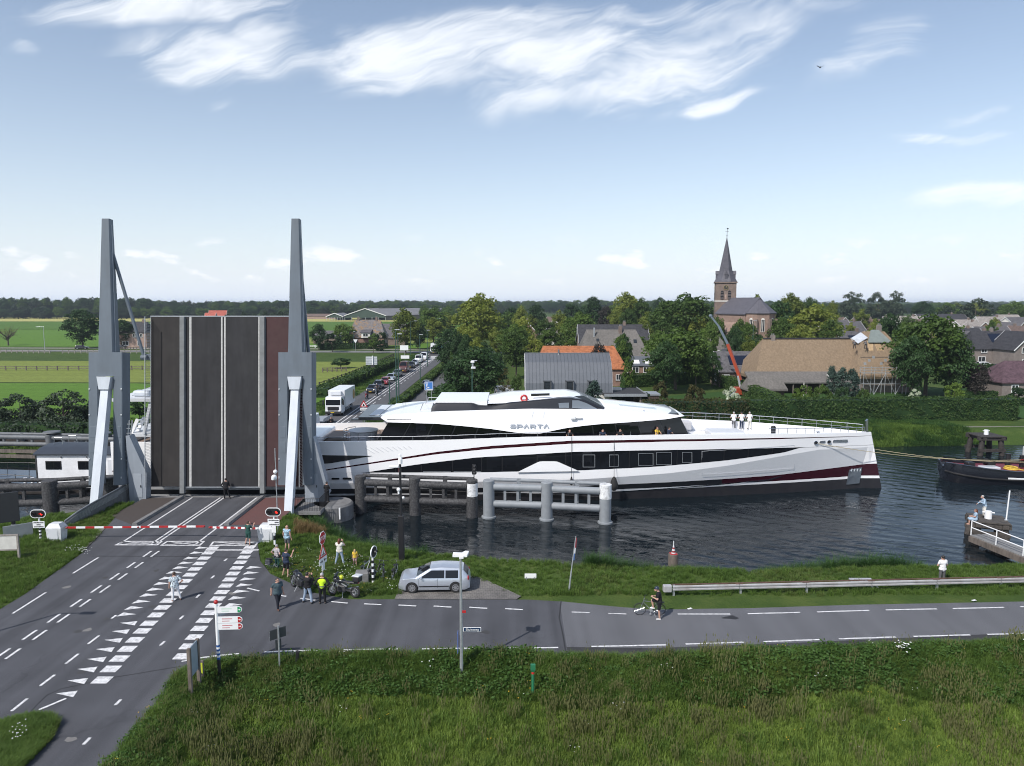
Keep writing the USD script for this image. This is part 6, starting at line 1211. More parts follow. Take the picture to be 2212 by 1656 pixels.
# left:farmhouse,barn,pink house,red roofed farm
house('farmhouse with an orange lichened hipped roof at the crossroads',X(798,272),272,.06,13.5,11,4.6,10.6,t_lichen,b_red,hx=2.2,hx2=2.4,wins=[('f',-4.5,1.9,2.0,1.9),('f',3.6,1.9,1.3,1.6),('r',-1.5,1.9,1.2,1.6),('r',1.8,5.0,1.0,1.3)],chim=[(-3.6,0,1.0),(3.2,0,1.0)],name='lichen_roofed_farmhouse')
T=thing('roof_dormer_house','white fronted dormer annex on the lichen roofed farmhouse','annex',(X(792,265.3),265.6,4.6)); part(T,'wall',bbox(-1.6,-.4,-.6,1.6,3,1.5),b_white); part(T,'roof',box(0,1.4,1.9,4.0,4.4,.2,rx=.25),t_grey); window(T,0,-.43,.5,2.0,1.2,0)
house('dark roofed outbuilding right of the lichen roofed farmhouse',X(848,290),290,0,12,9,3.4,8.6,t_grey,b_brown,name='outbuilding')
house('low grey roof left of the lichen roofed farmhouse',X(712,300),300,0,11,7,3.0,5.4,t_grey,b_brown,name='outbuilding')
BN=thing('cattle_barn','wide farm barn with a dark green gable and long grey roof beyond the fields','barn',(X(840,700),700,0))
def shed(x0,w,e,r,L,nm):
    part(BN,'wall',xzprism([(x0 - w/2,2.5),(x0+w/2,2.5),(x0+w/2,e),(x0,r - .3),(x0 - w/2,e)],0,.4),M('barn_green',(.03,.055,.04),.6)); rr=part(BN,nm,cat_([beam((x0+s*w/4,0,(e+r)/2),(x0+s*w/4,L,(e+r)/2),.1) for s in (-1,1)]),galv)
    v=[(x0 - w/2 - .6,-.5,e),(x0,-.5,r),(x0+w/2+.6,-.5,e),(x0 - w/2 - .6,L,e),(x0,L,r),(x0+w/2+.6,L,e)]; part(rr,'roof_sheet',TRI(np.array(v),[[0,1,4],[0,4,3],[1,2,5],[1,5,4]]),M('barn_roof',(.16,.16,.17),.7,var=.12,scale=.2))
    for s in (-1,1):part(rr,'gable_board',beam((x0+s*(w/2+.6),-.6,e),(x0,-.6,r),.3,.6),frame_w)
    for k in range(7):part(BN,'post',bbox(x0 - w/2+k*w/6 - .2,-.1,0,x0 - w/2+k*w/6+.2,.2,3),galv)
    part(BN,'back',bbox(x0 - w/2,L - .5,0,x0+w/2,L,e),M('barn_dark',(.05,.05,.05),.8))
shed(-22,40,4.5,11.6,70,'roof'); shed(-52,16,3.6,7.0,40,'roof'); part(BN,'side_roof',TRI(np.array([(-22,-.5,11.6),(46,50,11.9),(64,50,6.2),(-1.5,-.5,4.4)]),[[0,3,2],[0,2,1]]),M('barn_roof',(.16,.16,.17))); part(BN,'side_wall',TRI(np.array([(-1.5,0,0),(-1.5,0,4.4),(64,50,6.2),(64,50,0)]),[[0,2,1],[0,3,2]]),M('barn_dark',(.05,.05,.05)))
house('pink brick house with a dark roof between bridge arm and raised deck',X(303,275),275,.0,11,8.5,6.2,9.8,t_dark,b_pink,hx=1.8,wins=[('f',-2.0,4.7,1.2,1.3),('f',1.0,4.7,1.2,1.3),('f',3.6,4.7,1.0,1.3),('f',-2.6,1.7,2.4,1.6),('f',2.6,1.7,1.2,1.6)],chim=[(2.6,0,.8)],name='pink_brick_house')
house('far farm with red tiled roofs above the raised deck',X(478,640),640,.1,15,10,4,10.4,t_red,b_red,name='red_roofed_farm'); house('smaller red roofed barn beside the far farm',X(462,625),625,.0,9,8,4,8.4,t_red,b_red,name='red_roofed_farm')
house('row of distant brown roofed sheds before the far wood',X(690,760),760,0,40,8,3,5.5,t_brown,b_pink,name='far_shed')
# village on the right:rows of brick houses
V=[  # u,y,rot,w,d,eave,ridge,roof,wall,label
 (1806,345,PI/2+.1,10,9,5.6,10.2,t_brown,b_pink,'pink gabled house leftmost in the front village row'),(1826,300,.25,11,9,5.2,9.4,t_grey,b_pink,'grey roofed house just right of the leftmost pink gable'),(1850,345,PI/2,10,9,5.6,10.4,t_brown,b_pink,'second pink gable from the left in the village rows'),(1880,330,PI/2+.15,10,8.5,5.4,9.6,t_brown,b_pink,'third pink gable with a brown roof above the scaffolding'),(1912,350,PI/2,10,9,5.6,10.4,t_pale,b_white,'pale roofed gable house above the scaffolding'),(1830,215,.3,10,9,4.2,8.6,t_grey,b_pink,'grey roofed house with solar panels behind the fresh thatch ridge'),(1850,180,-.2,11,8,3.6,8.2,t_pale,b_white,'pale roofed house right behind the thatch ridge'),(1945,370,.0,18,9,6,10.3,t_pale,b_pink,'long pale tiled row behind the dark tree'),(2020,420,.0,28,10,7.5,10.6,t_dark,b_brown,'long black roofed block on the right skyline'),(2005,300,PI/2,10,9,5.5,9.8,t_grey,b_pink,'pink gable right above the huge garden tree'),(2040,310,PI/2 - .1,10,9,5.4,9.4,t_brown,b_white,'whitish gable right of the huge tree crown'),(2065,330,.1,16,9,5.4,9.4,t_pale,b_pink,'pale roofed row over the dark roofed houses'),(2100,300,PI/2,11,9,5.2,9.2,t_pale,b_pink,'pink gable above the dark roofed houses'),(2128,360,.0,14,9,5.8,10.2,t_pale,b_white,'white walled house on the far right skyline'),(2165,300,PI/2+.3,14,9,5.0,9.0,t_grey,b_pink,'house with long slanting solar roof at far right'),(2190,330,.2,14,10,7,10.5,t_grey,b_white,'flat topped pale block with dark windows at the right edge'),(2130,262,.1,13,9,4.6,8.4,t_grey,b_pink,'grey roof in the middle row at far right'),(2195,262,PI/2,12,9,4.8,8.6,t_brown,b_pink,'brown roofed gable at the right edge of the middle row'),(2060,255,.0,15,10,4.6,8.2,t_dark,b_brown,'dark roof right of the huge tree in the middle row'),(2095,230,.0,14,10,4.2,8.0,t_grey,b_brown,'mottled grey roof just above the black roofed pair'),(1978,345,.2,12,9,5.2,9.2,t_brown,b_pink,'brown roofed house left of the long black block'),(1790,300,.0,13,9,6,10,t_grey,b_pink,'grey roof on the left end of the village beside the yellowing tree'),(2150,420,.0,20,10,6.5,10.2,t_pale,b_pink,'distant pale row at the right skyline')]
for u,y,rz,w,d,e,r,rf_,wl_,lab in V:
    gab=abs(abs(rz) - PI/2) < .4
    house(lab,X(u,y),y,rz,w,d,e,r,rf_,wl_,wins=([('l',-1.8,2.0,1.4,1.5),('l',1.8,2.0,1.4,1.5),('l',0,5.2,1.6,1.4)] if gab else [('f',-w*.3,2.0,1.6,1.5),('f',w*.1,2.0,1.6,1.5),('f',w*.35,2.0,1.2,1.5)]),chim=[(w*.25,0,.8)],name='village_house',solars=[(0,.5,4,2.4)] if 'solar' in lab else ())
house('black roofed brick house with solar panels left in the pair at right',X(2125,196),196,.0,12.5,9,5.0,9.4,t_dark,b_grey,hx=2.0,hx2=1.5,wins=[('f',-4,1.7,2.0,1.8),('f',2.0,1.7,2.4,1.9),('f',-3.5,4.2,1.6,1.2)],solars=[(1.5,.45,4.2,3.2)],chim=[(1,0,.7)],name='dark_roofed_house')
house('brick house with a white edged front gable at the right edge',X(2192,188),188,PI/2,10,8.5,5.2,9.6,t_dark,b_grey,wins=[('l',-1.8,4.8,1.1,1.5),('l',1.8,4.8,1.1,1.5),('l',0,1.6,4.2,1.9)],name='dark_roofed_house')
house('low grey brick house with a plum coloured roof at the lower right',X(2205,132),132,.0,13,9,3.0,6.3,t_plum,b_grey,hx=3.5,wins=[('f',-4.2,1.6,1.3,1.4),('f',1.2,1.5,1.8,1.8)],name='plum_roofed_house')
#================================================people
def cloth(name,c,var=.12,sc=6,rough=.8):return M('cloth_'+name,c,rough,var=var,scale=sc,spec=.2)
HAIR={'brown':M('hair_brown',(.045,.026,.016),.6),'grey':M('hair_grey',(.32,.31,.30),.6),'dark':M('hair_dark',(.015,.012,.011),.6),'blond':M('hair_blond',(.42,.30,.15),.6),'auburn':M('hair_auburn',(.10,.03,.015),.6),'bald':None}
eye_m=M('eye_dark',(.02,.02,.02),.3)
def S_(r):return m3.Manifold.sphere(r,10)
def bone(a,b,ra,rb):return m3.Manifold.batch_hull([S_(ra).translate(tuple(map(float,a))),S_(rb).translate(tuple(map(float,b)))])
def chain(pts):return [bone(a,b,ra,rb) for (a,ra),(b,rb) in zip(pts[:-1],pts[1:])]
def fuse(bs,refine=.05,it=4):
    m=m3.Manifold.batch_boolean(bs,m3.OpType.Add)
    m=tm(m.refine_to_length(refine)) if refine else tm(m)
    if it:trimesh.smoothing.filter_taubin(m,lamb=.5,nu=.53,iterations=it)
    return m
V3=lambda*a:np.array(a,float)
ARMS={   # elbow,wrist relative to the shoulder for the right side (+x);+y is forward
 'down':((.06,-.02,-.29),(.08,.05,-.54)),'hip':((.22,-.10,-.24),(.06,.06,-.42)),'camera':((.13,.16,-.16),(-.07,.27,.11)),'phone':((.10,.18,-.20),(.05,.34,.06)),'wave':((.22,.05,-.12),(.26,.14,.16)),'swing':((.05,-.16,-.25),(.08,-.12,-.50)),'fwd':((.05,.12,-.26),(.05,.30,-.40)),'lap':((.07,.10,-.26),(-.05,.34,-.30)),'read':((.07,.05,-.28),(-.08,.27,-.24)),'bars':((.08,.20,-.18),(.10,.44,-.26)),'fold':((.12,.04,-.27),(-.10,.22,-.20)),'lean':((.12,.18,-.22),(.04,.34,-.34))}
LEGS={   # knee,ankle relative to the hip
 'stand':((.02,.02,-.42),(.05,-.02,-.84)),'wide':((.09,.03,-.42),(.18,-.03,-.82)),'stepF':((.0,.16,-.40),(.0,.20,-.82)),'stepB':((.0,-.06,-.42),(.02,-.30,-.78)),'sit':((.05,.42,-.02),(.05,.40,-.44)),'ride':((.12,.36,-.14),(.10,.14,-.50)),'kneeup':((.10,.40,-.02),(.10,.32,-.42)),'dangle':((.04,.40,.0),(.06,.46,-.40))}
def person(label,p,face,h=1.75,top=None,bottom=None,shoes=None,hair='brown',arms=('down','down'),legs=('stand','stand'),shorts=False,sleeves='short',build=1.,lean=0.,long_hair=False,hat=None,skirt=False,nod=0.,group=None,extra=None,name='person',drop=0.):
    s=h/1.75; T=thing(name,label,'person',p,face,group)
    hipz=.92; body=[]; sh,tr,so,sl=[],[],[],[]
    tilt=lambda q:np.array([q[0],q[1]+math.sin(lean)*(q[2] - hipz),hipz+(q[2] - hipz)*math.cos(lean)]) if q[2] > hipz else np.array(q)
    hl,hr=V3(-.095,0,hipz),V3(.095,0,hipz); sw=.185*(build if build > 1 else 1)
    shl,shr=tilt(V3(-sw,0,1.42)),tilt(V3(sw,0,1.42)); nk=tilt(V3(0,.01,1.49)); hd=tilt(V3(0,.03,1.635)); hd=hd+V3(0,math.sin(nod)*.08,-(1 - math.cos(nod))*.1)
    torso=[(V3(0,.0,hipz+.0),.135*build),(tilt(V3(0,.01,1.12)),.125*build),(tilt(V3(0,.015,1.30)),.135*build)]
    tor=chain(torso)+[bone(tilt(V3(-.10,0,1.33)),tilt(V3(.10,0,1.33)),.115*build,.115*build),bone(shl,nk,.075,.06),bone(shr,nk,.075,.06),bone(tilt(V3(-.05,0,1.12)),tilt(V3(.05,0,1.12)),.12*build,.12*build)]
    hipb=[bone(hl,hr,.125*build,.125*build)]
    body+=tor+hipb+[bone(nk,hd+V3(0,-.01,-.05),.055,.055),m3.Manifold.sphere(.1,16).scale((.82,.98,1.18)).translate(tuple(hd)),bone(hd+V3(0,.095,-.02),hd+V3(0,.115,-.035),.016,.018),bone(hd+V3(-.04,.075,-.085),hd+V3(.04,.075,-.085),.03,.03),bone(hd+V3(-.085,0,-.03),hd+V3(-.092,-.01,.02),.016,.02),bone(hd+V3(.085,0,-.03),hd+V3(.092,-.01,.02),.016,.02)]
    for sgn,S0,k in ((-1,shl,arms[0]),(1,shr,arms[1])):
        e,w=[S0+V3(sgn*q[0],q[1],q[2]) for q in ARMS[k]]; d=(w - e)/np.linalg.norm(w - e)
        body+=chain([(S0,.062),(e,.045),(w,.030)]); fwd=np.cross(d,[sgn,0,0]); fwd=fwd/max(np.linalg.norm(fwd),1e-6); sd=np.cross(d,fwd); pm=w+d*.05
        body+=[bone(w,pm+sd*.018,.026,.024),bone(w,pm - sd*.018,.026,.024)]
        for q,ln in zip((-.030,-.010,.010,.030),(.062,.076,.082,.07)):
            a0=pm+sd*q+d*.02; a1=a0+d*ln*.55+fwd*.012; a2=a1+d*ln*.35+fwd*.03; body+=chain([(a0,.0105),(a1,.0095),(a2,.008)])
        t0=w+d*.02+sd*-sgn*.026; body+=chain([(t0,.012),(t0+d*.03 - sd*sgn*.024+fwd*.01,.0105),(t0+d*.058 - sd*sgn*.028+fwd*.02,.009)])
        if sleeves=='long':sl+=chain([(S0,.075),(e,.058),(w - d*.01,.042)])
        elif sleeves=='short':sl+=[bone(S0,S0+(e - S0)*.62,.078,.066)]
        elif sleeves=='none':pass
    for sgn,H0,k in ((-1,hl,legs[0]),(1,hr,legs[1])):
        kn,an=[H0+V3(sgn*q[0],q[1],q[2]) for q in LEGS[k]]
        body+=chain([(H0,.088*build),(kn,.058),(an,.040)]); toe=an+V3(sgn*.03,.15,-.045); heel=an+V3(0,-.045,-.04)
        body+=[bone(an,heel,.036,.034),bone(heel,toe,.034,.030)]
        so+=[bone(an+V3(0,0,-.02),heel,.046,.042),bone(heel+V3(0,0,-.002),toe,.042,.038)]
        if skirt:tr+=[bone(H0,kn,.125,.12)]
        elif shorts:tr+=[bone(H0,H0+(kn - H0)*.85,.108*build,.088)]
        else:tr+=chain([(H0,.104*build),(kn,.076),(an+(kn - an)*.06,.060)])
    sc=lambda m:(m.apply_scale(s),m)[1]
    shirt=[bone(a,b,ra+.022,rb+.022) for (a,ra),(b,rb) in zip(torso[:-1],torso[1:])]+[bone(tilt(V3(-.10,0,1.33)),tilt(V3(.10,0,1.33)),.133*build,.133*build),bone(shl,nk+V3(0,0,-.03),.09,.07),bone(shr,nk+V3(0,0,-.03),.09,.07),bone(tilt(V3(-.05,0,1.12)),tilt(V3(.05,0,1.12)),.142*build,.142*build),bone(hl+V3(0,0,.02),hr+V3(0,0,.02),.142*build,.142*build)]
    dz=-drop
    def put(nm,bs,mat,parent=T,rf=.06,it=3):
        m=sc(fuse(bs,rf,it)); m.apply_translation([0,0,dz]); return part(parent,nm,m,mat,smooth=70)
    B=put('body',body,skin,rf=.05,it=2); put('top',shirt+sl,top); put('trousers' if not (shorts or skirt) else ('skirt' if skirt else 'shorts'),tr+[bone(hl,hr,.137*build,.137*build)],bottom); 
    if shoes is not None:put('shoes',so,shoes)
    e=cat_([sphere(hd+V3(q*.034,.088,.012),.012,1) for q in (-1,1)]); e.apply_scale(s); e.apply_translation([0,0,dz]); part(B,'eyes',e,eye_m)
    mth=box(hd[0],hd[1]+.1,hd[2] - .07,.045,.012,.01); mth.apply_scale(s); mth.apply_translation([0,0,dz]); part(B,'mouth',mth,red_lens)
    if hair !='bald' and hat is None:
        hb=[m3.Manifold.sphere(.108,14).scale((.9,.98,1.02)).translate(tuple(hd+V3(0,-.022,.035)))]
        if long_hair:hb+=[bone(hd+V3(0,-.07,0),hd+V3(0,-.10,-.20),.085,.06),bone(hd+V3(-.06,-.05,0),hd+V3(-.07,-.07,-.17),.045,.04),bone(hd+V3(.06,-.05,0),hd+V3(.07,-.07,-.17),.045,.04)]
        cut=m3.Manifold.cube((.4,.3,.5),True).translate(tuple(hd+V3(0,.20,-.10))); put('hair',[m3.Manifold.batch_boolean(hb,m3.OpType.Add) - cut],HAIR[hair],rf=.04,it=1)
    if hat is not None:
        kind,mt=hat
        hb=[m3.Manifold.sphere(.125 if kind=='helmet' else .112,16).scale((.9,1.05,.98)).translate(tuple(hd+V3(0,-.01,.035))) - m3.Manifold.cube((.5,.5,.3),True).translate(tuple(hd+V3(0,0,-.13 if kind !='full' else -.32)))]
        if kind=='cap':hb.append(bone(hd+V3(-.04,.10,.045),hd+V3(.04,.10,.045),.012,.012)); hb.append(m3.Manifold.batch_hull([S_(.01).translate(tuple(hd+V3(*q))) for q in ((-.06,.09,.05),(.06,.09,.05),(-.04,.17,.035),(.04,.17,.035))]))
        put('helmet' if kind !='cap' else 'cap',hb,mt,rf=.05,it=0)
    if extra:
        for nm,m,mt in extra:m=m.copy(); m.apply_scale(s); m.apply_translation([0,0,dz]); part(T,nm,m,mt)
    return T
def yaw_to(p,q):return math.atan2(-(q[0] - p[0]),q[1] - p[1])      # turns+y towards q
def stand(u,v,z=None):
    p=G(u,v); 
    if z is None:
        for _ in range(6):z=gz(p[0],p[1]); z=0.0 if shapely.distance(asphalt_all,Point(p[0],p[1])) < .3 else z; p=G(u,v,z)
    return p if z is None else G(u,v,z)
phone=lambda x,y,z:('phone',box(x,y,z,.15,.02,.075),black_paint)
AW=0.0
c_white,c_black,c_navy,c_teal,c_denim,c_lden,c_grey,c_hv,c_yel,c_green,c_lblue,c_cream,c_pink=(cloth('white',(.66,.66,.67),.05),cloth('black',(.014,.014,.016)),cloth('navy',(.022,.032,.06)),cloth('teal',(.055,.085,.10)),cloth('dark_denim',(.018,.020,.028)),cloth('light_denim',(.27,.34,.44)),cloth('grey',(.10,.10,.105)),cloth('hi_vis',(.55,.78,.03),.05),cloth('yellow',(.62,.42,.06)),cloth('green',(.02,.065,.055)),cloth('light_blue',(.30,.40,.50)),cloth('cream',(.58,.56,.51)),cloth('pink',(.55,.34,.36)))
c_flor=M('cloth_floral',(.40,.46,.50),.8,var=.75,scale=14,detail=1.); c_pat=M('cloth_patterned',(.30,.28,.29),.8,var=.8,scale=20,detail=1.); c_tank=M('cloth_blue_print',(.22,.33,.42),.8,var=.7,scale=12,detail=1.)
s_black,s_brown,s_white=M('shoe_black',(.015,.015,.016),.5),M('shoe_brown',(.10,.04,.025),.5),M('shoe_white',(.6,.6,.6),.5)
person('woman in floral blouse and white trousers standing hand on hip in the road',stand(379,1298),.5,1.70,c_flor,c_white,s_brown,'brown',('down','hip'),('stand','wide'),build=1.12)
person('man in grey green T shirt and dark jeans walking across the junction',stand(601,1316),-2.4,1.80,c_teal,c_denim,s_brown,'dark',('down','swing'),('stepB','stepF'),build=1.2)
person('man in black jacket and light jeans photographing beside the motorcycles',stand(665,1303),-.35,1.80,c_black,c_lden,s_black,'dark',('camera','camera'),('wide','wide'),sleeves='long',extra=[phone(0,.30,1.56)])
T=person('person in yellow safety vest and grey cap with hands on hips by the motorcycles',stand(697,1304),.1,1.78,c_black,c_black,s_black,'grey',('hip','hip'),('stand','stand'),sleeves='long',build=1.1,hat=('cap',M('cap_grey',(.34,.34,.36),.7)))
v=fuse([bone((0,.0,1.0),(0,.01,1.3),.185,.185),bone((-.10,0,1.34),(.10,0,1.34),.16,.16)],.06,2); part(T,'safety_vest',v,c_hv,smooth=60); part(v and T,'reflective_stripe',cat_([lathe([(.192,-.03),(.196,-.03),(.196,.03),(.192,.03)],24,(0,.0,z)) for z in (1.06,)]),steel)
person('man in navy T shirt and black shorts filming with a raised arm on the verge',stand(619,1246),-.5,1.80,c_navy,c_black,None,'brown',('down','wave'),('wide','stand'),shorts=True,extra=[phone(.45,.30,1.72)])
person('bald man in blue sleeveless shirt and grey shorts by the bridge strut',stand(621,1190),-.3,1.80,c_tank,c_grey,s_brown,'bald',('down','down'),('stand','stand'),shorts=True,sleeves='none',build=1.15)
person('woman in white top and light jeans taking a picture on the bank',stand(734,1220),-.1,1.74,c_cream,c_lden,s_white,'auburn',('camera','camera'),('wide','wide'),long_hair=True,extra=[phone(0,.30,1.56)])
person('small blond child in yellow top and pink skirt standing on the bank',stand(767,1223),.3,1.12,c_yel,c_pink,None,'blond',('down','down'),('stand','stand'),shorts=True,long_hair=True)
person('person in dark green shirt and shorts holding a phone up by the barrier',stand(537,1178),-.5,1.72,c_green,c_green,s_black,'brown',('phone','phone'),('wide','stand'),shorts=True,extra=[phone(0,.38,1.50)])
person('person in black leaning at the foot of the raised bridge deck',stand(489,1078,0.),.3,1.80,c_black,c_black,s_black,'dark',('hip','fwd'),('stand','wide'),sleeves='long',lean=.25)
person('person in white T shirt and grey trousers standing behind the guard rail',stand(2034,1262),.1,1.78,c_white,c_grey,s_white,'dark',('fold','fold'),('stand','stand'))
p=G(1424,1337); person('cyclist in black with a dark helmet reading a phone astride a silver bicycle',p,1.35,1.80,c_black,c_black,s_white,'dark',('read','read'),('stand','kneeup'),shorts=True,lean=.12,nod=.7,hat=('helmet',M('helmet_navy',(.02,.03,.05),.3)),extra=[phone(0,.34,1.16)])
CYC=p
p=P(706,1066,60.3); person('person in black standing on the round bridge pier',(p[0],60.3,-.2),-.4,1.78,c_black,c_black,s_black,'dark',('fold','fold'),sleeves='long')
# on the yacht
dz_f=zb_(21)+WATER
for u,lab,tp,bt in ((1585,'man in white shirt and dark trousers leftmost of three on the fore deck',c_white,c_grey),(1602,'man in white shirt and navy trousers in the middle of three on the fore deck',c_white,c_navy),(1619,'grey haired man all in white rightmost of three on the fore deck',c_white,c_cream)):
    q=P(u,912,73.4); person(lab,(q[0],73.4,dz_f),-.1,1.80,tp,bt,s_black,'grey' if u !=1602 else 'dark',('fold','fold'),lean=.06)
for u,lab,tp,hr,fc in ((1230,'bald man in black leaning over the rail with a fender line',c_black,'bald',PI),(1301,'person in dark clothes leaning on the side deck rail left of the lone fender line',c_navy,'dark',PI),(1340,'person in black pointing at the side deck rail beside the black teardrop fender',c_black,'brown',PI - .4),(1421,'woman in yellow top at the forward end of the side deck',c_yel,'auburn',PI+.6),(1447,'man in navy looking down beside the yacht windscreen',c_navy,'dark',-1.2)):
    q=P(u,936,65.9); x=q[0]; person(lab,(x,65.65 if u < 1400 else 66.4,float(zf[8](x)) - 1.2),fc,1.76,tp,c_black,s_black,hr,('lean','lean'),lean=.22 if u < 1400 else .05,long_hair=hr=='auburn')
# roof workers,couple on the dolphin,riders are set further down
for u,v,lab in ((1845,757,'left of two roof workers in grey on the unfinished thatch'),(1869,757,'right of two roof workers in grey on the unfinished thatch')):
    q=P(u,v,137.1); person(lab,(q[0],137.0,q[2]+.25),0.,1.75,c_grey,c_denim,s_black,'dark',('fwd','fwd'),('stepF','stepB'),lean=.45,sleeves='long')

#================================================vehicles
tyre_m,rim_m=rubber,M('alloy',(.48,.49,.51),.3,metal=.8,var=.04)
def wheel(parent,x,y,r,w,name='wheel',spokes=7,rimm=None,flip=1):
    t=part(parent,name,moved(lathe([(r*.62,-w/2),(r*.9,-w/2),(r,-w*.35),(r,w*.35),(r*.9,w/2),(r*.62,w/2),(r*.62,-w/2)],24),(x,y,r),rx=PI/2),tyre_m,smooth=40)
    fy=y+flip*w*.42; d=[moved(lathe([(0,-.02),(r*.64,-.02),(r*.64,.012),(r*.56,.012),(r*.54,-.0),(0,-.0)],24),(x,y+flip*w*.3,r),rx=PI/2)]
    part(t,'rim',cat_(d),M('rim_dark',(.05,.05,.055),.5)); sp=[moved(lathe([(r*.52,-.015),(r*.64,-.015),(r*.64,.02),(r*.52,.02),(r*.52,-.015)],24),(x,fy,r),rx=PI/2),moved(lathe([(0,0),(r*.16,0),(r*.16,.03),(0,.03)],12),(x,fy,r),rx=PI/2*1)]
    for k in range(spokes):a=k*2*PI/spokes; sp.append(beam((x+math.cos(a)*r*.12,fy,r+math.sin(a)*r*.12),(x+math.cos(a)*r*.56,fy,r+math.sin(a)*r*.56),.03,r*.16))
    part(t,'spokes',cat_(sp),rimm or rim_m)
PROF={  # stations from tail to nose as fractions of length,height of the top line as fraction of H; glass spans
 'hatch':([-.5,-.49,-.475,-.405,-.355,-.1,.05,.255,.30,.44,.485,.5],[.42,.58,.66,.90,.96,1.0,.965,.665,.645,.60,.51,.38],(-.405,.05,.255),.47),'wagon':([-.5,-.49,-.475,-.43,-.40,-.1,.05,.22,.27,.44,.485,.5],[.40,.66,.70,.94,.965,1.0,.97,.67,.65,.57,.47,.34],(-.43,.05,.22),.475),
 'sedan':([-.5,-.485,-.46,-.34,-.19,-.05,.06,.22,.27,.44,.485,.5],[.42,.60,.68,.72,.96,1.0,.97,.67,.65,.57,.47,.34],(-.19,.06,.22),.34),'suv':([-.5,-.49,-.47,-.42,-.38,-.1,.05,.20,.25,.44,.485,.5],[.42,.62,.66,.95,.975,1.0,.97,.68,.66,.60,.50,.36],(-.42,.05,.20),.47),
 'van':([-.5,-.497,-.49,-.48,-.45,0,.20,.37,.40,.47,.49,.5],[.35,.70,.95,.985,.995,1.0,.98,.62,.58,.50,.42,.3],(-.48,.20,.37),.49)}
def car(label,p,rz,L=4.3,W=1.78,H=1.48,kind='hatch',col=None,cat='car',group=None,name=None,lights=False,plate=True,side_glass=True,rails=False):
    T=thing(name or {'van':'white_van'}.get(kind,'car'),label,cat,p,rz,group); xs,ts,(ga,gb,gc),_=PROF[kind]; xs=np.array(xs)*L; ts=np.array(ts)*H
    belt={'van':.52,'hatch':.60,'suv':.62}.get(kind,.62)*H; z0=.17 if kind !='van' else .24; n=46; x=np.unique(np.r_[np.linspace(xs[0],xs[-1],n),xs]); zt=np.interp(x,xs,ts)
    def hw(q):return W/2*(1 - .16*np.clip((np.abs(q)/(L/2) - .72)/.28,0,1)**2.2)
    rf=.70 if kind !='van' else .88
    def sidey(q,z,top):return hw(q)*(1 if z <=belt else 1 - (1 - rf)*(z - belt)/max(H - belt,.01))
    R=[]
    for q,t in zip(x,zt):
        h=hw(q); b=min(belt,t - .05); wt=sidey(q,t,t); lo=z0+.10*max(0,(abs(q)/(L/2) - .86)/.14)
        R.append([(q,-h*.90,lo),(q,-h*.985,lo+.16),(q,-h,max(lo+.18,b*.62)),(q,-h*.985,b),(q,-wt*.99,t - .045),(q,-wt*.86,t),(q,0,t+.025),(q,wt*.86,t),(q,wt*.99,t - .045),(q,h*.985,b),(q,h,max(lo+.18,b*.62)),(q,h*.985,lo+.16),(q,h*.90,lo)])
    body=loft(R); wr=.33 if kind not in ('van','suv') else .35; wb_=(.305 if kind !='van' else .29)*L; xf,xr=wb_*1.02,-wb_*.98
    if kind=='van':xf,xr=L*.33,-L*.28
    try:
        mm=m3.Manifold(m3.Mesh(np.asarray(body.vertices,np.float32),np.asarray(body.faces,np.uint32)))
        if mm.volume() > 0:
            for q in (xf,xr):
                for s in (-1,1):mm=mm - m3.Manifold.cylinder(.5,wr*1.12,wr*1.12,24).rotate((90,0,0)).translate((q,s*W/2+.25,wr))
            if mm.volume() > .5:body=tm(mm)
    except Exception:pass
    B=part(T,'body',body,col,smooth=32)
    for q in (xf,xr):
        for s in (-1,1):wheel(T,q,s*(W/2 - .12),wr,.2,flip=s)
    gl=dark_glass; zf_=lambda q:float(np.interp(q,xs,ts))
    def sg(x0,x1,x2,x3,nm):# bottom x0..x1,top x3..x2
        for s in (-1,1):
            zb,zt_=belt+.03,min(zf_(x2),zf_(x3)) - .10; v=[(q,s*(sidey(q,z,0)*(.985 if z <=belt+.04 else .99)+.012),z) for q,z in ((x0,zb),(x1,zb),(x2,zt_),(x3,zt_))]
            part(T,nm,TRI(np.array(v),[[0,1,2],[0,2,3]] if s < 0 else [[0,2,1],[0,3,2]]),gl)
    a,b,c=ga*L,gb*L,gc*L
    if kind=='van':sg(b*.75,c - .12,b+.05,b*.75,'side_window')
    elif side_glass:
        mid=(a+b)/2+.12; m2=mid - .30*L*.62 if kind in ('wagon','suv','hatch') else a+.05
        sg(mid+.03,c - .18,b - .05,mid+.03,'side_window'); sg(max(a+.25,m2),mid - .04,mid - .04,max(a+.30,m2),'side_window')
        if kind in ('wagon','suv'):sg(a+.02,m2 - .06,m2 - .06,a+.14,'side_window')
    def screen(x0,x1,nm,k0=.80,k1=.80,off=.014):
        v=[]
        for q,kk,dz in ((x0,k0,.0),(x1,k1,.0)):
            z=zf_(q); w=sidey(q,z,z)*kk; v+=[(q+(off if x0 > 0 or nm=='windscreen' else -off),-w,z+off),(q+(off if nm=='windscreen' else -off),0,z+.025+off),(q+(off if nm=='windscreen' else -off),w,z+off)]
        part(T,nm,TRI(np.array(v),[[0,1,4],[0,4,3],[1,2,5],[1,5,4]] if nm=='windscreen' else [[0,4,1],[0,3,4],[1,5,2],[1,4,5]]),gl)
    screen(c - .04,b+.06,'windscreen',.88,.80)
    if kind !='van':screen(xs[2]+.01 if kind !='sedan' else xs[3]+.03,a - .02,'rear_window',.84,.78)
    xn,xt=L/2,-L/2
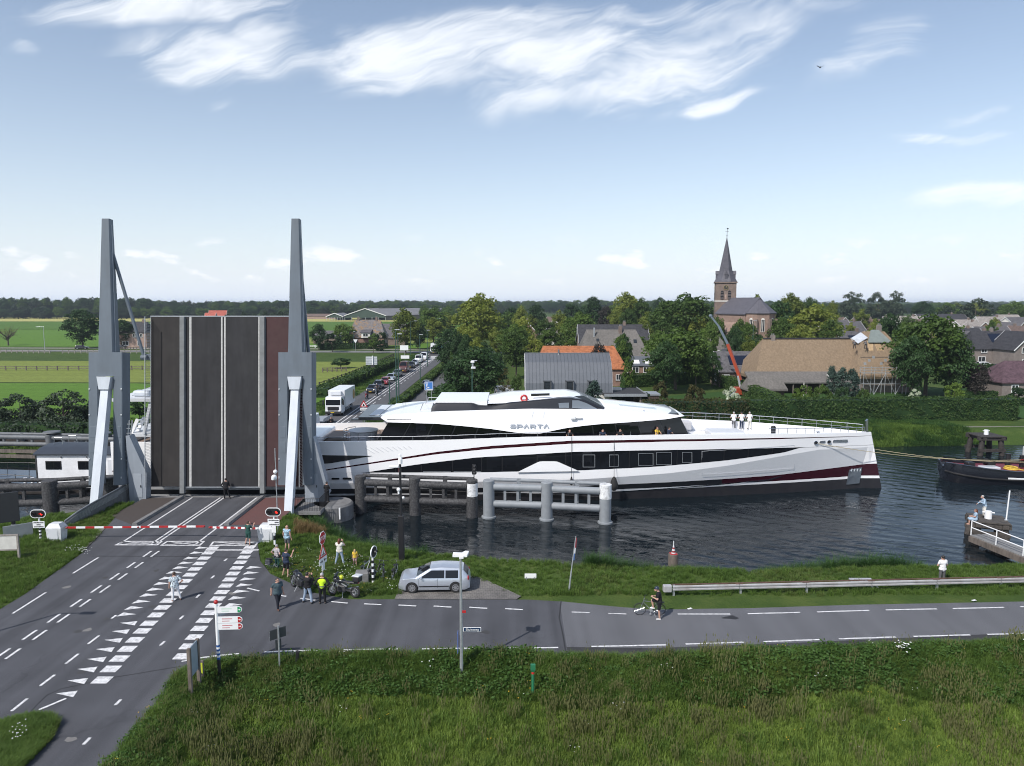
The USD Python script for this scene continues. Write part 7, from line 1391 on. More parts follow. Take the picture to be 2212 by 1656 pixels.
    for s in (-1,1):
        part(T,'headlight',sphere((xn - .13,s*W*.36,.43*H+.02),.12,2,(.6,1.3,.75)),lens_white if not lights else lamp('head_lamp',(1.,.93,.8),6.)); part(T,'tail_light',sphere((xt+.10,s*W*.40,.58*H),.12,2,(.5,.9,1.3)),red_lens); part(T,'mirror',rbox(c - .32 if kind !='van' else c - .2,s*(W/2+.05),belt+.08,.12,.2,.13,.04),col)
        part(T,'door_handle',rbox(-.02*L,s*W/2*1.0,belt - .10,.18,.03,.035,.012),col)
        part(B,'door_strip',bbox(-wb_+wr*1.25,s*W/2*.99 - .012,.40,wb_ - wr*1.2,s*W/2*.99+.022,.455),black_paint); part(B,'door_gap',cat_([bbox(q,s*W/2*.985 - .01,z0+.16,q+.014,s*W/2*.985+.014,belt) for q in (-.02*L - .12,.22*L)]),black_paint)
    part(T,'grille',rbox(xn - .03,0,.36*H,.06,W*.5,.13,.03),black_paint); part(T,'bumper',rbox(xn - .06,0,.24*H,.14,W*.82,.18,.05),col)
    if plate:part(T,'number_plate',rbox(xn+.02,0,.25*H,.02,.5,.11,.008),plate_yellow)
    part(T,'underbody',bbox(-L*.44,-W*.40,.16,L*.44,W*.40,.32),black_paint)
    if rails:
        for s in (-1,1):part(T,'roof_rail',tube([(a+.3,s*W*.33,H+.0),(b - .2,s*W*.33,H+.02)],.025,6),galv)
    return T
silver=M('car_silver',(.50,.54,.60),.28,metal=.55,var=.02,coat=.6); carblack=M('car_black',(.012,.013,.016),.25,coat=.8,var=.1); carred=M('car_red',(.20,.012,.016),.25,coat=.8,var=.05); cargrey=M('car_grey',(.10,.11,.125),.28,metal=.4,coat=.7); carblue=M('car_blue',(.05,.075,.11),.28,metal=.3,coat=.7); carwhite=M('car_white',(.66,.67,.69),.3,coat=.6,var=.03); carmaroon=M('car_maroon',(.09,.035,.03),.3,coat=.6)
p=G(937,1282.5); car('silver hatchback parked on the brick bay by the canal',(p[0],p[1]+.85,.012),PI+.03,4.2,1.76,1.48,'hatch',silver)
qz=lambda v,x=-26.7:(x,G(0,v)[1],.012)
Q=[(848,'sedan',carblack,4.5,1.46,'black sedan with its headlights on first in the queue behind the motorcycles'),(840,'suv',carblack,4.6,1.66,'black off road car second in the queue'),(830.5,'wagon',carred,4.6,1.48,'dark red estate car in the queue'),(822.5,'hatch',silver,4.3,1.5,'silver car right behind the red estate'),(813.5,'suv',cargrey,4.5,1.6,'dark grey car behind the silver one'),(795,'suv',carblack,4.5,1.62,'black car behind the maroon van'),(789.5,'hatch',silver,4.2,1.5,'second silver car behind the black one near the vans'),(774.5,'sedan',carblack,4.5,1.46,'last dark car before the box van')]
for v,k,c_,L_,H_,lab in Q:car(lab,qz(v),-PI/2,L_,1.8,H_,k,c_,lights='headlights' in lab,rails=k=='suv')
car('maroon panel van in the queue',qz(804),-PI/2,5.4,2.0,2.6,'van',carmaroon,'van',name='panel_van'); car('white panel van behind the second silver car',qz(783.5),-PI/2,5.2,1.95,2.2,'van',carwhite,'van',name='panel_van'); car('white delivery van in front of the box van',qz(778,-26.4),-PI/2,5.2,1.95,2.2,'van',carwhite,'van',name='panel_van')
car('dark grey car standing alone on the service road by the blue sign',(-17.3,G(0,838)[1],.02),-PI/2 - .1,4.3,1.78,1.48,'hatch',cargrey); car('white van at the head of the queue behind the bridge arm',(-27.0,93.0,.02),-PI/2,5.2,1.95,2.2,'van',carwhite,'van',name='panel_van')
car('black car parked on the farm drive left of the bridge arm',(X(182,262),262,.03),.2,4.4,1.8,1.5,'suv',carblack); car('dark car parked beside the pink brick house',(X(265,266),266,.03),.1,4.4,1.8,1.5,'hatch',carblack)
car('silver car parked before the dark roofed pair of houses',(X(2085,190),190,.03),.2,4.3,1.78,1.48,'wagon',silver); car('white car in the front garden of the dark roofed pair',(X(2125,188),188,.03),0,4.3,1.78,1.5,'wagon',carwhite); car('dark estate parked in front of the white edged gable',(X(2160,180),180,.03),.1,4.4,1.8,1.6,'suv',carblack); car('white van parked in the yard left of the zinc roofed house',(X(1098,128),128,.03),.3,5.0,1.95,2.1,'van',carwhite,'van',name='panel_van')
def flat_box(T,nm,*a,mat):return part(T,nm,bbox(*a),mat)
def truck(label,p,rz,box_c,cabc,L=9.5,Hc=2.9,Hb=3.7,name='box_truck',logo=False):
    T=thing(name,label,'truck',p,rz); W=2.5; xc=L/2 - 2.1
    cb=part(T,'cab',loft([[(x,-W/2*w,z0),(x,-W/2*w,zb),(x,-W/2*w*.94,zt),(x,W/2*w*.94,zt),(x,W/2*w,zb),(x,W/2*w,z0)] for x,w,z0,zb,zt in ((xc,1,.5,1.7,Hc),(L/2 - .35,1,.5,1.7,Hc),(L/2 - .05,.98,.5,1.7,2.55),(L/2,.95,.55,1.65,1.9))]),cabc,smooth=25)
    part(cb,'windscreen',TRI(np.array([(L/2+.015,-1.08,1.72),(L/2+.015,1.08,1.72),(L/2 - .035,1.05,2.5),(L/2 - .035,-1.05,2.5)]),[[0,1,2],[0,2,3]]),dark_glass); part(cb,'grille',rbox(L/2+.02,0,1.18,.06,1.7,.55,.05),black_paint); part(T,'bumper',rbox(L/2 - .05,0,.6,.3,2.45,.42,.08),frame_d); part(T,'number_plate',rbox(L/2+.12,-.1,.62,.02,.52,.12,.01),plate_yellow)
    for s in (-1,1):
        part(T,'headlight',rbox(L/2+.05,s*.95,.85,.1,.4,.22,.05),lens_white); part(cb,'side_window',TRI(np.array([(xc+.75,s*(W/2+.006),1.72),(L/2 - .35,s*(W/2+.006),1.72),(L/2 - .5,s*(W/2*.955+.006),2.6),(xc+.75,s*(W/2*.955+.006),2.6)]),[[0,1,2],[0,2,3]]),dark_glass); part(T,'mirror',rbox(L/2 - .1,s*1.5,2.1,.16,.22,.75,.05),black_paint)
    bx_=part(T,'cargo_box',rbox(-.95 - .1,0,(Hb+1.05)/2,L - 2.35,2.55,Hb - 1.05,.04),box_c); part(bx_,'edge_trim',cat_([bbox(xc - .22,s*1.27 - .03,1.0,xc - .12,s*1.27+.03,Hb) for s in (-1,1)]),galv)
    part(bx_,'cooling_unit',rbox(xc+.12,0,Hb - .42,.5,1.7,.65,.12),yacht_grey); part(T,'chassis',bbox(-L/2,-.5,.6,L/2 - .6,.5,.9),black_paint)
    for q in (L/2 - 1.35,-L/2+2.2):
        for s in (-1,1):wheel(T,q,s*1.05,.48,.32,flip=s)
    for s in (-1,1):part(T,'side_guard',cat_([bbox(-2.2,s*1.2 - .03,z,2.0,s*1.2+.03,z+.08) for z in (.55,.75)]),galv)
    if logo:
        for s in (-1,1):part(bx_,'round_emblem',moved(lathe([(0,0),(.8,0),(.8,.01),(0,.012)],28),(-3.6,s*1.285,2.35),rx=-s*PI/2,s=None),M('emblem_ochre',(.34,.22,.07),.6,var=.5,scale=4))
    return T
truck('white refrigerated box truck at the head of the queue',qz(890,-26.9)[:2]+(.012,),-PI/2,carwhite,carwhite,logo=True)
truck('white box van with a tall body last in the queue at the crossroads',qz(764.5,-26.0),-PI/2,carwhite,carwhite,7.5,2.6,3.5,name='box_van')
T=thing('flatbed_trailer','small flatbed trailer behind the white van at the bridge','trailer',(-26.9,99.0,.02)); part(T,'bed',bbox(-1.0,-2.6,.7,1.0,2.2,.82),galv); part(T,'sideboard',cat_([bbox(s - .03,-2.6,.82,s+.03,2.2,1.15) for s in (-1,1)]),galv); part(T,'drawbar',cyl((0,-3.6,.6),(0,-2.4,.7),.06),galv)
for y in (-.6,.3):
    for s in (-1,1):part(T,'wheel',moved(lathe([(0,-.1),(.24,-.1),(.3,-.06),(.3,.06),(.24,.1),(0,.1)],18),(s*1.12,y,.3),ry=PI/2),rubber)
def ring(r,t,at,n=28,m=8):return moved(trimesh.creation.torus(r,t,n,m),at,rx=PI/2)
def motorcycle(label,p,rz,col,lean=.12,topcase=False,screen=False,cat='motorcycle',panier=False):
    T=thing('motorcycle',label,cat,p,rz); rot=lambda m:moved(m,rx=lean)
    for x,r in ((.74,.31),(-.74,.31)):
        w=part(T,'wheel',rot(ring(r - .05,.062,(x,0,r))),rubber,smooth=40); part(w,'rim',rot(cat_([ring(r - .12,.018,(x,0,r))]+[beam((x,0,r),(x+.2*math.cos(a),0,r+.2*math.sin(a)),.02,.03) for a in np.arange(5)*2*PI/5])),rim_m); part(w,'brake_disc',rot(moved(lathe([(.07,-.005),(.14,-.005),(.14,.005),(.07,.005),(.07,-.005)],18),(x,.09,r),rx=PI/2)),steel)
    part(T,'fork',rot(cat_([cyl((.74,s*.1,.31),(.48,s*.1,.95),.028,n=8) for s in (-1,1)])),galv); part(T,'swing_arm',rot(cat_([beam((-.74,s*.1,.31),(-.1,s*.1,.42),.05,.07) for s in (-1,1)])),frame_d)
    part(T,'engine',rot(cat_([rbox(.08,0,.45,.55,.36,.42,.08),lathe([(0,-.24),(.1,-.24),(.1,.24),(0,.24)],12).apply_transform(ROT(PI/2,[1,0,0])).apply_translation([.2,0,.5])])),frame_d); part(T,'frame',rot(cat_([beam((.45,s*.1,.9),(-.25,s*.12,.62),.05) for s in (-1,1)]+[beam((.42,s*.12,.85),(.25,s*.14,.28),.04) for s in (-1,1)])),galv)
    part(T,'tank',rot(sphere((.2,0,.86),1,2,(.34,.2,.17))),col,smooth=True); part(T,'seat',rot(rbox(-.38,0,.84,.78,.28,.12,.05)),black_paint,smooth=40); part(T,'tail',rot(rbox(-.78,0,.86,.3,.2,.12,.04)),col); part(T,'exhaust',rot(cat_([cyl((-.05,-.2,.34),(-.85,-.24,.55),.055,n=10),cyl((.25,-.12,.3),(-.05,-.2,.34),.03,n=8)])),steel)
    part(T,'handlebar',rot(cat_([tube([(.32,-.40,1.06),(.42,-.2,1.04),(.42,.2,1.04),(.32,.40,1.06)],.018,6)]+[cyl((.30,s*.42,1.06),(.34,s*.32,1.06),.026,n=8) for s in (-1,1)])),black_paint); part(T,'mirror',rot(cat_([cat_([cyl((.38,s*.3,1.05),(.34,s*.38,1.22),.01,n=5),sphere((.34,s*.4,1.24),.06,1,(.5,1.2,.8))]) for s in (-1,1)])),black_paint); part(T,'headlight',rot(sphere((.56,0,.93),.12,2,(.8,1,1))),lens_white); part(T,'fairing',rot(sphere((.5,0,.9),1,2,(.17,.19,.2))),col,smooth=True); part(T,'front_mudguard',rot(cat_([box(.74+.3*math.cos(a),0,.31+.37*math.sin(a),.14,.14,.02,ry=-a+PI/2+PI) for a in np.linspace(.5,2.4,7)])),col); part(T,'side_stand',rot(cyl((-.05,.15,.3),(-.12,.36,.0),.015,n=6)),galv); part(T,'tail_light',rot(rbox(-.94,0,.86,.04,.14,.06,.015)),red_lens)
    if screen:part(T,'windshield',rot(moved(sphere((0,0,0),1,2,(.06,.2,.24)),(.52,0,1.18),ry=-.5)),grey_glass,smooth=True)
    if topcase:tc=part(T,'top_case',rot(rbox(-.86,0,1.10,.42,.5,.34,.06)),black_paint,smooth=40); part(tc,'lid',rot(rbox(-.86,0,1.29,.44,.52,.08,.03)),yacht_grey)
    if panier:
        for s in (-1,1):part(T,'pannier',rot(rbox(-.66,s*.3,.66,.44,.2,.36,.05)),black_paint,smooth=40)
    return T
p=G(646,1275); motorcycle('black motorcycle parked at the verge nearest the stop sign pole',p,2.35,carblack,.12,panier=True); pm2=G(740,1291)
motorcycle('black touring motorcycle with a top case and a yellow helmet on it',(pm2[0],pm2[1]+.2,0),PI - .28,carblack,.12,topcase=True,screen=True)
hp=np.array([pm2[0] - .1,pm2[1]+.25,1.12]); T=thing('motorcycle_helmet','yellow and black helmet resting on the touring motorcycle','helmet',hp); part(T,'shell',sphere((0,0,.0),1,2,(.13,.14,.14)),M('helmet_yellow',(.55,.62,.04),.3,var=.5,scale=9),smooth=True); part(T,'visor',sphere((-.05,-.03,.0),1,2,(.10,.10,.06)),black_paint,smooth=True)
for (u,v,lab,c_,hm) in ((708,862,'red motorcycle with a rider waiting beside the white truck',carred,'white'),(716,855,'grey motorcycle with a rider waiting right of the red one',cargrey,'black'),(722,849,'dark motorcycle with a rider behind the red and grey ones',carblack,'black')):
    p=G(u,v); x=-24.9 - (.6 if 'red' in lab and 'right' not in lab and 'behind' not in lab else 0)+(.6 if 'grey' in lab and 'red ' in lab and 'behind' not in lab else 0); x={708:-25.9,716:-25.0,722:-25.8}[u]; motorcycle(lab,(x,p[1],.014),-PI/2,c_,0.05,screen=True)
    person({708:'rider in dark jacket on the red motorcycle',716:'rider in dark jacket on the grey motorcycle',722:'rider with a white helmet on the dark motorcycle behind'}[u],(x,p[1]+.25,.0),PI,1.76,c_black,c_black,s_black,'dark',('bars','bars'),('ride','ride'),sleeves='long',hat=('full',M('helmet_'+('white' if u==722 else 'black'),(.6,.6,.62) if u==722 else (.02,.02,.022),.25)))
person('person in black with folded arms standing beside the white van at the bridge',(-24.2,94.0,.02),PI,1.82,c_black,c_black,s_black,'dark',('fold','fold'),sleeves='long')
for u,v,lab,ht in ((754,935,'person in dark blue with a white helmet seen over the yacht aft rail',('full',M('helmet_white',(.6,.6,.62),.25))),(777,933,'dark clothed person right of the white helmet behind the yacht',None),(789,928,'rightmost person waiting on the far road behind the yacht',None)):
    p=G(u,v); p=np.array([(u - 1106)/FPX*84*1.0,83.5+(u - 754)*.08,.02]); person(lab,p,PI,1.8,c_navy,c_black,s_black,'brown',('fold','down'),sleeves='long',hat=ht)
def bicycle(label,p,rz,col,lean=.1,bag=False,steer=0.):
    T=thing('bicycle',label,'bicycle',p,rz); rot=lambda m:moved(m,rx=lean); r=.34
    for x in (.53,-.53):
        w=part(T,'wheel',rot(ring(r - .018,.018,(x,0,r),30,6)),rubber); part(w,'spokes',rot(cat_([cyl((x,0,r),(x+(r - .03)*math.cos(a),0,r+(r - .03)*math.sin(a)),.004,n=4) for a in np.arange(16)*PI/8]+[cyl((x,-.04,r),(x,.04,r),.025,n=8)])),steel)
    part(T,'frame',rot(cat_([tube(q,.018,7) for q in ([(-.53,0,r),(-.08,0,.30),(-.22,0,.86),(-.53,0,r)],[(-.20,0,.78),(.34,0,.84)],[(-.08,0,.30),(.36,0,.78)],[(.32,0,.95),(.38,0,.72),(.53,0,r)])])),col); part(T,'handlebar',rot(tube([(.16,-.30,1.06),(.30,-.14,1.05),(.31,.14,1.05),(.16,.30,1.06)],.014,6)),black_paint); part(T,'stem',rot(cyl((.32,0,.93),(.30,0,1.05),.016,n=7)),galv); part(T,'saddle',rot(sphere((-.25,0,.95),1,2,(.14,.08,.04))),black_paint,smooth=True); part(T,'seat_post',rot(cyl((-.22,0,.84),(-.25,0,.94),.014,n=7)),galv)
    part(T,'crank',rot(cat_([moved(lathe([(0,-.01),(.09,-.01),(.09,.01),(0,.01)],16),(-.08,.03,.30),rx=PI/2),beam((-.08,.05,.30),(-.02,.07,.14),.02),beam((-.08,-.05,.30),(-.14,-.07,.46),.02),box(-.02,.12,.14,.09,.09,.02),box(-.14,-.12,.46,.09,.09,.02)])),galv); part(T,'mudguard',rot(cat_([box(x+.37*math.cos(a),0,r+.37*math.sin(a),.1,.05,.008,ry=-a+PI/2) for x in (.53,-.53) for a in np.linspace(.5,2.7,8)])),black_paint); part(T,'luggage_rack',rot(cat_([bbox(-.78,-.07,.76,-.36,.07,.78),cyl((-.70,.06,.77),(-.53,.05,r),.008,n=5),cyl((-.70,-.06,.77),(-.53,-.05,r),.008,n=5)])),black_paint); part(T,'kick_stand',rot(cyl((-.2,.06,.28),(-.3,.2,.02),.012,n=6)),galv)
    if bag:
        for s in (-1,1):part(T,'pannier',rot(rbox(-.58,s*.15,.58,.34,.14,.34,.05)),cloth('pannier',(.055,.06,.07),.6,9),smooth=40)
    return T
p=stand(600,1233); bicycle('dark teal bicycle with a pannier standing among the verge flowers',(p[0],p[1],gz(p[0],p[1])),-.12,M('bike_teal',(.015,.06,.055),.35),0.,bag=True)
person('grey haired person in patterned shirt standing over the teal bicycle',(p[0] - .1,p[1]+.22,gz(p[0],p[1])),-.5,1.64,c_pat,c_green,s_black,'grey',('hip','hip'),('stand','stand'),extra=[('shoulder_bag',rbox(.2,.05,.95,.12,.22,.28,.04),black_paint)])
for u,v,rz,lab,c_,bg in ((790,1247,1.25,'silver framed bicycle leftmost by the concrete block',steel,False),(811,1252,1.2,'black bicycle with a front bag behind the striped post',black_paint,True),(826,1254,1.75,'blue grey bicycle in the middle of the parked bicycles',carblue,False),(851,1253,1.5,'dark bicycle rightmost of the parked ones beside the car',carblack,False)):
    p=stand(u,v); bicycle(lab,(p[0],p[1]+.3,max(gz(p[0],p[1]+.3),-.02)),rz,c_,.05,bg)
bicycle('bicycle with a silver frame held by the cyclist in black',(CYC[0] - .45,CYC[1]+.42,.0),PI - .05,steel,-.06)
#================================================barriers,signals,signs,posts
def stripes(T,p0,p1,r,n,mats,name):
    p0,p1=np.array(p0,float),np.array(p1,float)
    for k in range(n):part(T,name,cyl(p0+(p1 - p0)*k/n,p0+(p1 - p0)*(k+1)/n,r,n=10),mats[k % 2])
def barrier(label,p,q,sgn):
    T=thing('barrier',label,'barrier',p); L=abs(q[0] - p[0])
    c=part(T,'cabinet',loft([[(x*w,y*w,z) for x,y in ((-.55,-.4),(.55,-.4),(.55,.4),(-.55,.4))] for w,z in ((.86,-.1),(1.0,.95),(.62,1.25))]),M('cabinet_white',(.58,.6,.62),.5,dirt=.3,dscale=3)); part(c,'door',bbox(-.36,-.40,.15,.30,-.375,.85),yacht_grey)
    z=.88; n=15
    e=np.array([q[0] - p[0],q[1] - p[1],0])
    for k in range(n):
        a,b=e*(.07+.93*k/n),e*(.07+.93*(k+1)/n); part(T,'arm_band',beam(a+[0,0,z],b+[0,0,z],.07,.13),(red_paint if k % 2==0 else sign_white))
    for f in (.07,.55,.995):part(T,'warning_lamp',sphere(e*f+np.array([0,-.05,z]),.07,1),red_lens)
    return T
bl,br=G(124,1166),G(577,1168)
m1=np.array([G(452,1157)[0],bl[1]+.3,0]); m2=np.array([G(464,1157)[0],br[1]+.3,0])
barrier('left white barrier cabinet with its red and white arm lowered to the middle',bl,m1,1); barrier('right white barrier cabinet with its red and white arm lowered to the middle',br,m2,-1)
def signal(label,p,h,sgnz,rz=0.,stripe_n=5,twin=True,plate_extra=False,txt=('afsluitbomen','dalen','automatisch'),align='c'):
    T=thing('warning_signal',label,'traffic signal',p,rz); stripes(T,(0,0,-.2),(0,0,sgnz - .3),.075,2*stripe_n - 1,(black_paint,sign_white),'post_band'); part(T,'pole',cyl((0,0,sgnz - .3),(0,0,h),.06,n=12),sign_white)
    ov=LineString([(-.24,0),(.24,0)]).buffer(.27) if twin else Point(0,0).buffer(.34); b=moved(ext(ov,.05),(0,-.06,h),rx=PI/2); B=part(T,'signal_board',b,black_paint); part(B,'white_rim',moved(ext(ov.buffer(.035).difference(ov.buffer(-.005)),.06),(0,-.055,h),rx=PI/2),sign_white)
    for x,on in (((-.25,False),(.25,True)) if twin else ((0,False),)):
        part(B,'lens',moved(lathe([(0,0),(.105,0),(.09,.02),(0,.03)],20),(x,-.11,h),rx=PI/2),red_light if on else M('lens_off',(.03,.006,.006),.2)); part(B,'hood',moved(lathe([(.125,0),(.135,0),(.135,.2),(.125,.2),(.125,0)],18),(x,-.11,h),rx=PI/2).slice_plane([0,0,h - .02],[0,0,1]),black_paint)
    if txt:
        pl=part(T,'text_plate',rbox(0,-.09,sgnz,.82,.03,.50,.01),sign_white)
        for k,t in enumerate(txt):
            m=text(t,.085,(0,-.107,sgnz+.12 - k*.15)); 
            if align=='r':m.apply_translation([.37 - m.bounds[1][0],0,0])
            part(pl,'lettering',m,black_paint)
    if plate_extra:part(T,'small_plate',rbox(0,-.085,sgnz - .50,.30,.03,.5,.01),sign_white)
    return T
p=stand(88,1168); signal('red bridge signal with a text plate on a striped post left of the road',p,2.0,1.2,.05)
p=stand(592,1185); signal('red bridge signal with a text plate behind the right barrier',(p[0],p[1]+.2,0),2.5,1.75,-.02,3,plate_extra=True,align='r')
p=stand(806,1259); T=signal('round unlit signal head on a black and white striped post on the bank',(p[0],p[1],-.04),1.98,1.75,1.25,5,twin=False,txt=None)
p=P(596,1185,51.0); T=thing('loudspeaker_mast','thin grey mast with a white round loudspeaker behind the right signal','mast',(p[0],51.6,-.05)); part(T,'mast',cyl((0,0,0),(0,0,6.4),.05,.03,8),galv); part(T,'loudspeaker',moved(lathe([(0,0),(.22,.0),(.14,.22),(.1,.4),(0,.4)],16),(-.1,-.1,4.2),rx=PI/2),sign_white,smooth=40); part(T,'lamp',sphere((0,-.1,4.65),.15,2),sign_white)
# stop sign group,seen from its edge side
p=stand(697,1243); T=thing('stop_sign','STOP sign above a red triangle and an arrow plate on one pole','road sign',p,1.36)
part(T,'pole',cyl((0,0,-.2),(0,0,2.6),.045,n=10),galv); oc=Polygon([(.44*math.cos(PI/8+k*PI/4),.44*math.sin(PI/8+k*PI/4)) for k in range(8)])
o=part(T,'stop_board',moved(ext(oc,.02),(0,-.05,2.42),rx=PI/2),sign_white); part(o,'red_face',moved(ext(oc.buffer(-.045),.012),(0,-.066,2.42),rx=PI/2),red_paint); part(o,'lettering',text('STOP',.24,(0,-.085,2.30)),sign_white)
tr_=Polygon([(-.48,0),(.48,0),(0,.84)]).buffer(.04); t=part(T,'triangle_board',moved(ext(tr_,.02),(0,-.05,1.2),rx=PI/2),red_paint); part(t,'white_face',moved(ext(Polygon([(-.33,.09),(.33,.09),(0,.66)]),.012),(0,-.066,1.2),rx=PI/2),sign_white); part(t,'bridge_symbol',moved(ext(Polygon([(-.2,.13),(.2,.13),(.2,.18),(.05,.18),(.12,.36),(.06,.38),(-.02,.2),(-.2,.18)]),.008),(0,-.08,1.2),rx=PI/2),black_paint)
a=part(T,'arrow_plate',rbox(0,-.06,.96,.98,.03,.44,.01),sign_white)
for s in (-1,1):part(a,'arrow',moved(ext(Polygon([(s*.40,-.03),(s*.2,-.03),(s*.2,-.1),(s*.06,0),(s*.2,.1),(s*.2,.03),(s*.40,.03)]),.008),(0,-.078,.96),rx=PI/2),black_paint)
part(T,'small_plate',rbox(.02,-.06,.52,.36,.03,.42,.01),sign_white)
# fingerpost
p=stand(474,1455); FP=thing('fingerpost','white cycle signpost with green and red tipped arms on a blue striped pole','signpost',p,.06); hgt=3.4
part(FP,'pole',cyl((0,0,1.4),(0,0,hgt),.075,n=12),sign_white); stripes(FP,(0,0,.7),(0,0,1.4),.076,7,(M('pole_blue',(.02,.09,.30),.4),sign_white),'pole_band'); part(FP,'pole_foot',cyl((0,0,-.3),(0,0,.7),.078,n=12),black_paint); part(FP,'cap',sphere((0,0,hgt+.05),.1,2),red_paint)
for z,colm in ((3.1,M('arrow_green',(.02,.26,.10),.4)),(2.62,red_paint),(2.30,red_paint)):
    f=part(FP,'arm',moved(ext(Polygon([(.08,-.15),(1.05,-.15),(1.16,-.08),(1.18,0),(1.16,.08),(1.05,.15),(.08,.15)]),.04),(0,-.05,z),rx=PI/2),sign_white); part(f,'tip',moved(ext(Polygon([(.98,-.13),(1.06,-.13),(1.14,-.06),(1.15,0),(1.14,.06),(1.06,.13),(.98,.13)]),.008),(0,-.088,z),rx=PI/2),colm); part(f,'arrow',moved(ext(Polygon([(1.0,-.012),(1.06,-.012),(1.06,-.045),(1.12,0),(1.06,.045),(1.06,.012),(1.0,.012)]),.006),(0,-.094,z),rx=PI/2),sign_white)
    part(f,'faint_line',cat_([bbox(.26,-.092,z+.03,.72,-.088,z+.075),bbox(.26,-.092,z - .075,.6,-.088,z - .04)]),M('faint_green' if z > 3 else 'faint_red',(.45,.62,.52) if z > 3 else (.5,.22,.24),.5))
part(FP,'arm',moved(ext(Polygon([(.08,-.14),(1.0,-.14),(1.1,0),(1.0,.14),(.08,.14)]),.04),(0,0,3.95),rx=PI/2),sign_back,label='dark signpost arm seen from behind').GetPrim() if False else part(FP,'arm',moved(moved(ext(Polygon([(.08,-.14),(.75,-.14),(.85,0),(.75,.14),(.08,.14)]),.04),(0,0,2.86),rx=PI/2),rz=.85),sign_back,'grey arm turned away')
# lamp post with the street name
p=stand(997,1454); LP=thing('lamp_post','slim grey lamp post with a white flat lamp and a street name plate','street lamp',p); H_=5.65
part(LP,'pole',cyl((0,0,-.3),(0,0,H_),.085,.05,10),galv); hd=part(LP,'lamp_head',cat_([moved(ext(Polygon([(-.36,-.26),(.30,-.26),(.36,.30),(.18,.34),(.05,.1),(-.36,.16)]),.09),(0,.15,H_)),box(.05,-.15,H_+.02,.2,.25,.08)]),sign_white); part(hd,'lens',box(0,.15,H_ - .02,.5,.35,.03),lens_white)
sg=part(LP,'street_sign',rbox(.52,-.05,2.15,.82,.03,.22,.01,0),sign_white); part(sg,'blue_face',bbox(.135,-.07,2.06,.905,-.062,2.24),M('sign_navy',(.012,.03,.075),.4)); part(sg,'lettering',text('Sluisweg',.105,(.52,-.074,2.105),bold=False),sign_white)
part(LP,'banner',rbox(-.16,.02,1.5,.03,.34,1.0,.01),M('banner_blue',(.08,.13,.34),.5)); part(LP,'red_tag',box(.12,-.02,3.0,.22,.03,.12),red_paint)
# boards and posts along the verge
for u,v in ((413,1507),):
    p=stand(u,v); q=stand(431,1484); T=thing('information_board','tall grey information board on two timber posts at the verge corner','notice board',p); d=q - p; d[2]=0; zt=2.25
    part(T,'post',bbox(-.07,-.07,-.3,.07,.07,zt),timber); part(T,'post',bbox(d[0] - .07,d[1] - .07,-.3,d[0]+.07,d[1]+.07,zt),timber); part(T,'panel',beam(d*.08+[0,0,1.55],d*.92+[0,0,1.55],.05,1.35),M('panel_blue_grey',(.20,.25,.29),.35,var=.1))
p=stand(438,1470); T=thing('waymark_post','low wooden post with a yellow plate behind the information board','post',p); part(T,'post',bbox(-.06,-.06,-.3,.06,.06,.95),timber); part(T,'plate',box(0,-.07,.62,.1,.02,.5),M('plate_lime',(.45,.5,.04),.5))
p=stand(604,1440); T=thing('road_sign','grey road sign seen from behind on a thin pole at the verge','road sign',p,.75); part(T,'pole',cyl((0,0,-.3),(0,0,2.0),.04,n=8),galv); part(T,'board',rbox(0,.05,1.62,.8,.03,.5,.02),M('sign_black_back',(.05,.055,.06),.5)); part(T,'lower_board',rbox(.0,.05,1.08,.3,.03,.5,.02),M('sign_black_back',(.05,.055,.06),.5)); part(T,'bracket',cat_([bbox(-.4,.06,1.75,.4,.09,1.78),bbox(-.4,.06,1.5,.4,.09,1.53)]),galv)
p=stand(640,1437); T=thing('marker_stump','short black plastic marker leaning in the verge grass','marker',p); part(T,'body',moved(rbox(0,0,.3,.16,.1,.75,.03),ry=.15),black_paint); part(T,'cap',moved(rbox(0,0,.68,.18,.12,.06,.02),ry=.15),rubber)
p=stand(1151,1500); T=thing('pipeline_marker','green marker post with a red ring in the verge grass','marker',p); part(T,'post',cyl((0,0,-.3),(0,0,1.0),.065,n=12),green_paint); part(T,'red_ring',cyl((0,0,.98),(0,0,1.07),.07,n=12),M('ring_red',(.48,.02,.02),.5)); part(T,'head',loft([[(x,y,z) for x,y in ((-w,-w*.7),(w,-w*.7),(w,w*.7),(-w,w*.7))] for w,z in ((.065,1.07),(.11,1.18),(.11,1.42))]),green_paint)
p=stand(1228,1280); T=thing('leaning_flag_pole','leaning thin pole with furled red white and blue flag at the canal edge','flag pole',p); lnv=np.array([.42,.2,3.35]); part(T,'pole',cat_([cyl((0,0,-.2),lnv*.38,.055,.045,8),cyl(lnv*.38,lnv,.035,.025,8)]),galv)
for a,b,mt in ((.97,.80,M('flag_red',(.20,.03,.04),.7)),(.80,.70,yacht_grey),(.70,.58,M('flag_blue',(.05,.11,.26),.7))):part(T,'flag_cloth',fuse([bone(lnv*a+[.06,0,0],lnv*b+[.07,0,0],.03,.04)],.05,1),mt)
p=stand(1146,1255); T=thing('white_notice','small blank white board low at the water edge','notice board',(p[0],p[1],gz(p[0],p[1]) - .05)); part(T,'board',rbox(0,0,.35,.72,.04,.30,.02),sign_white); part(T,'leg',cat_([bbox(-.28,-.02,-.2,-.24,.02,.3),bbox(.24,-.02,-.2,.28,.02,.3)]),galv)
a_,b_=stand(-4,1214),stand(42,1211); T=thing('notice_board','blank white notice board in a grey timber frame at the left edge','notice board',b_); d=a_ - b_; d[2]=0
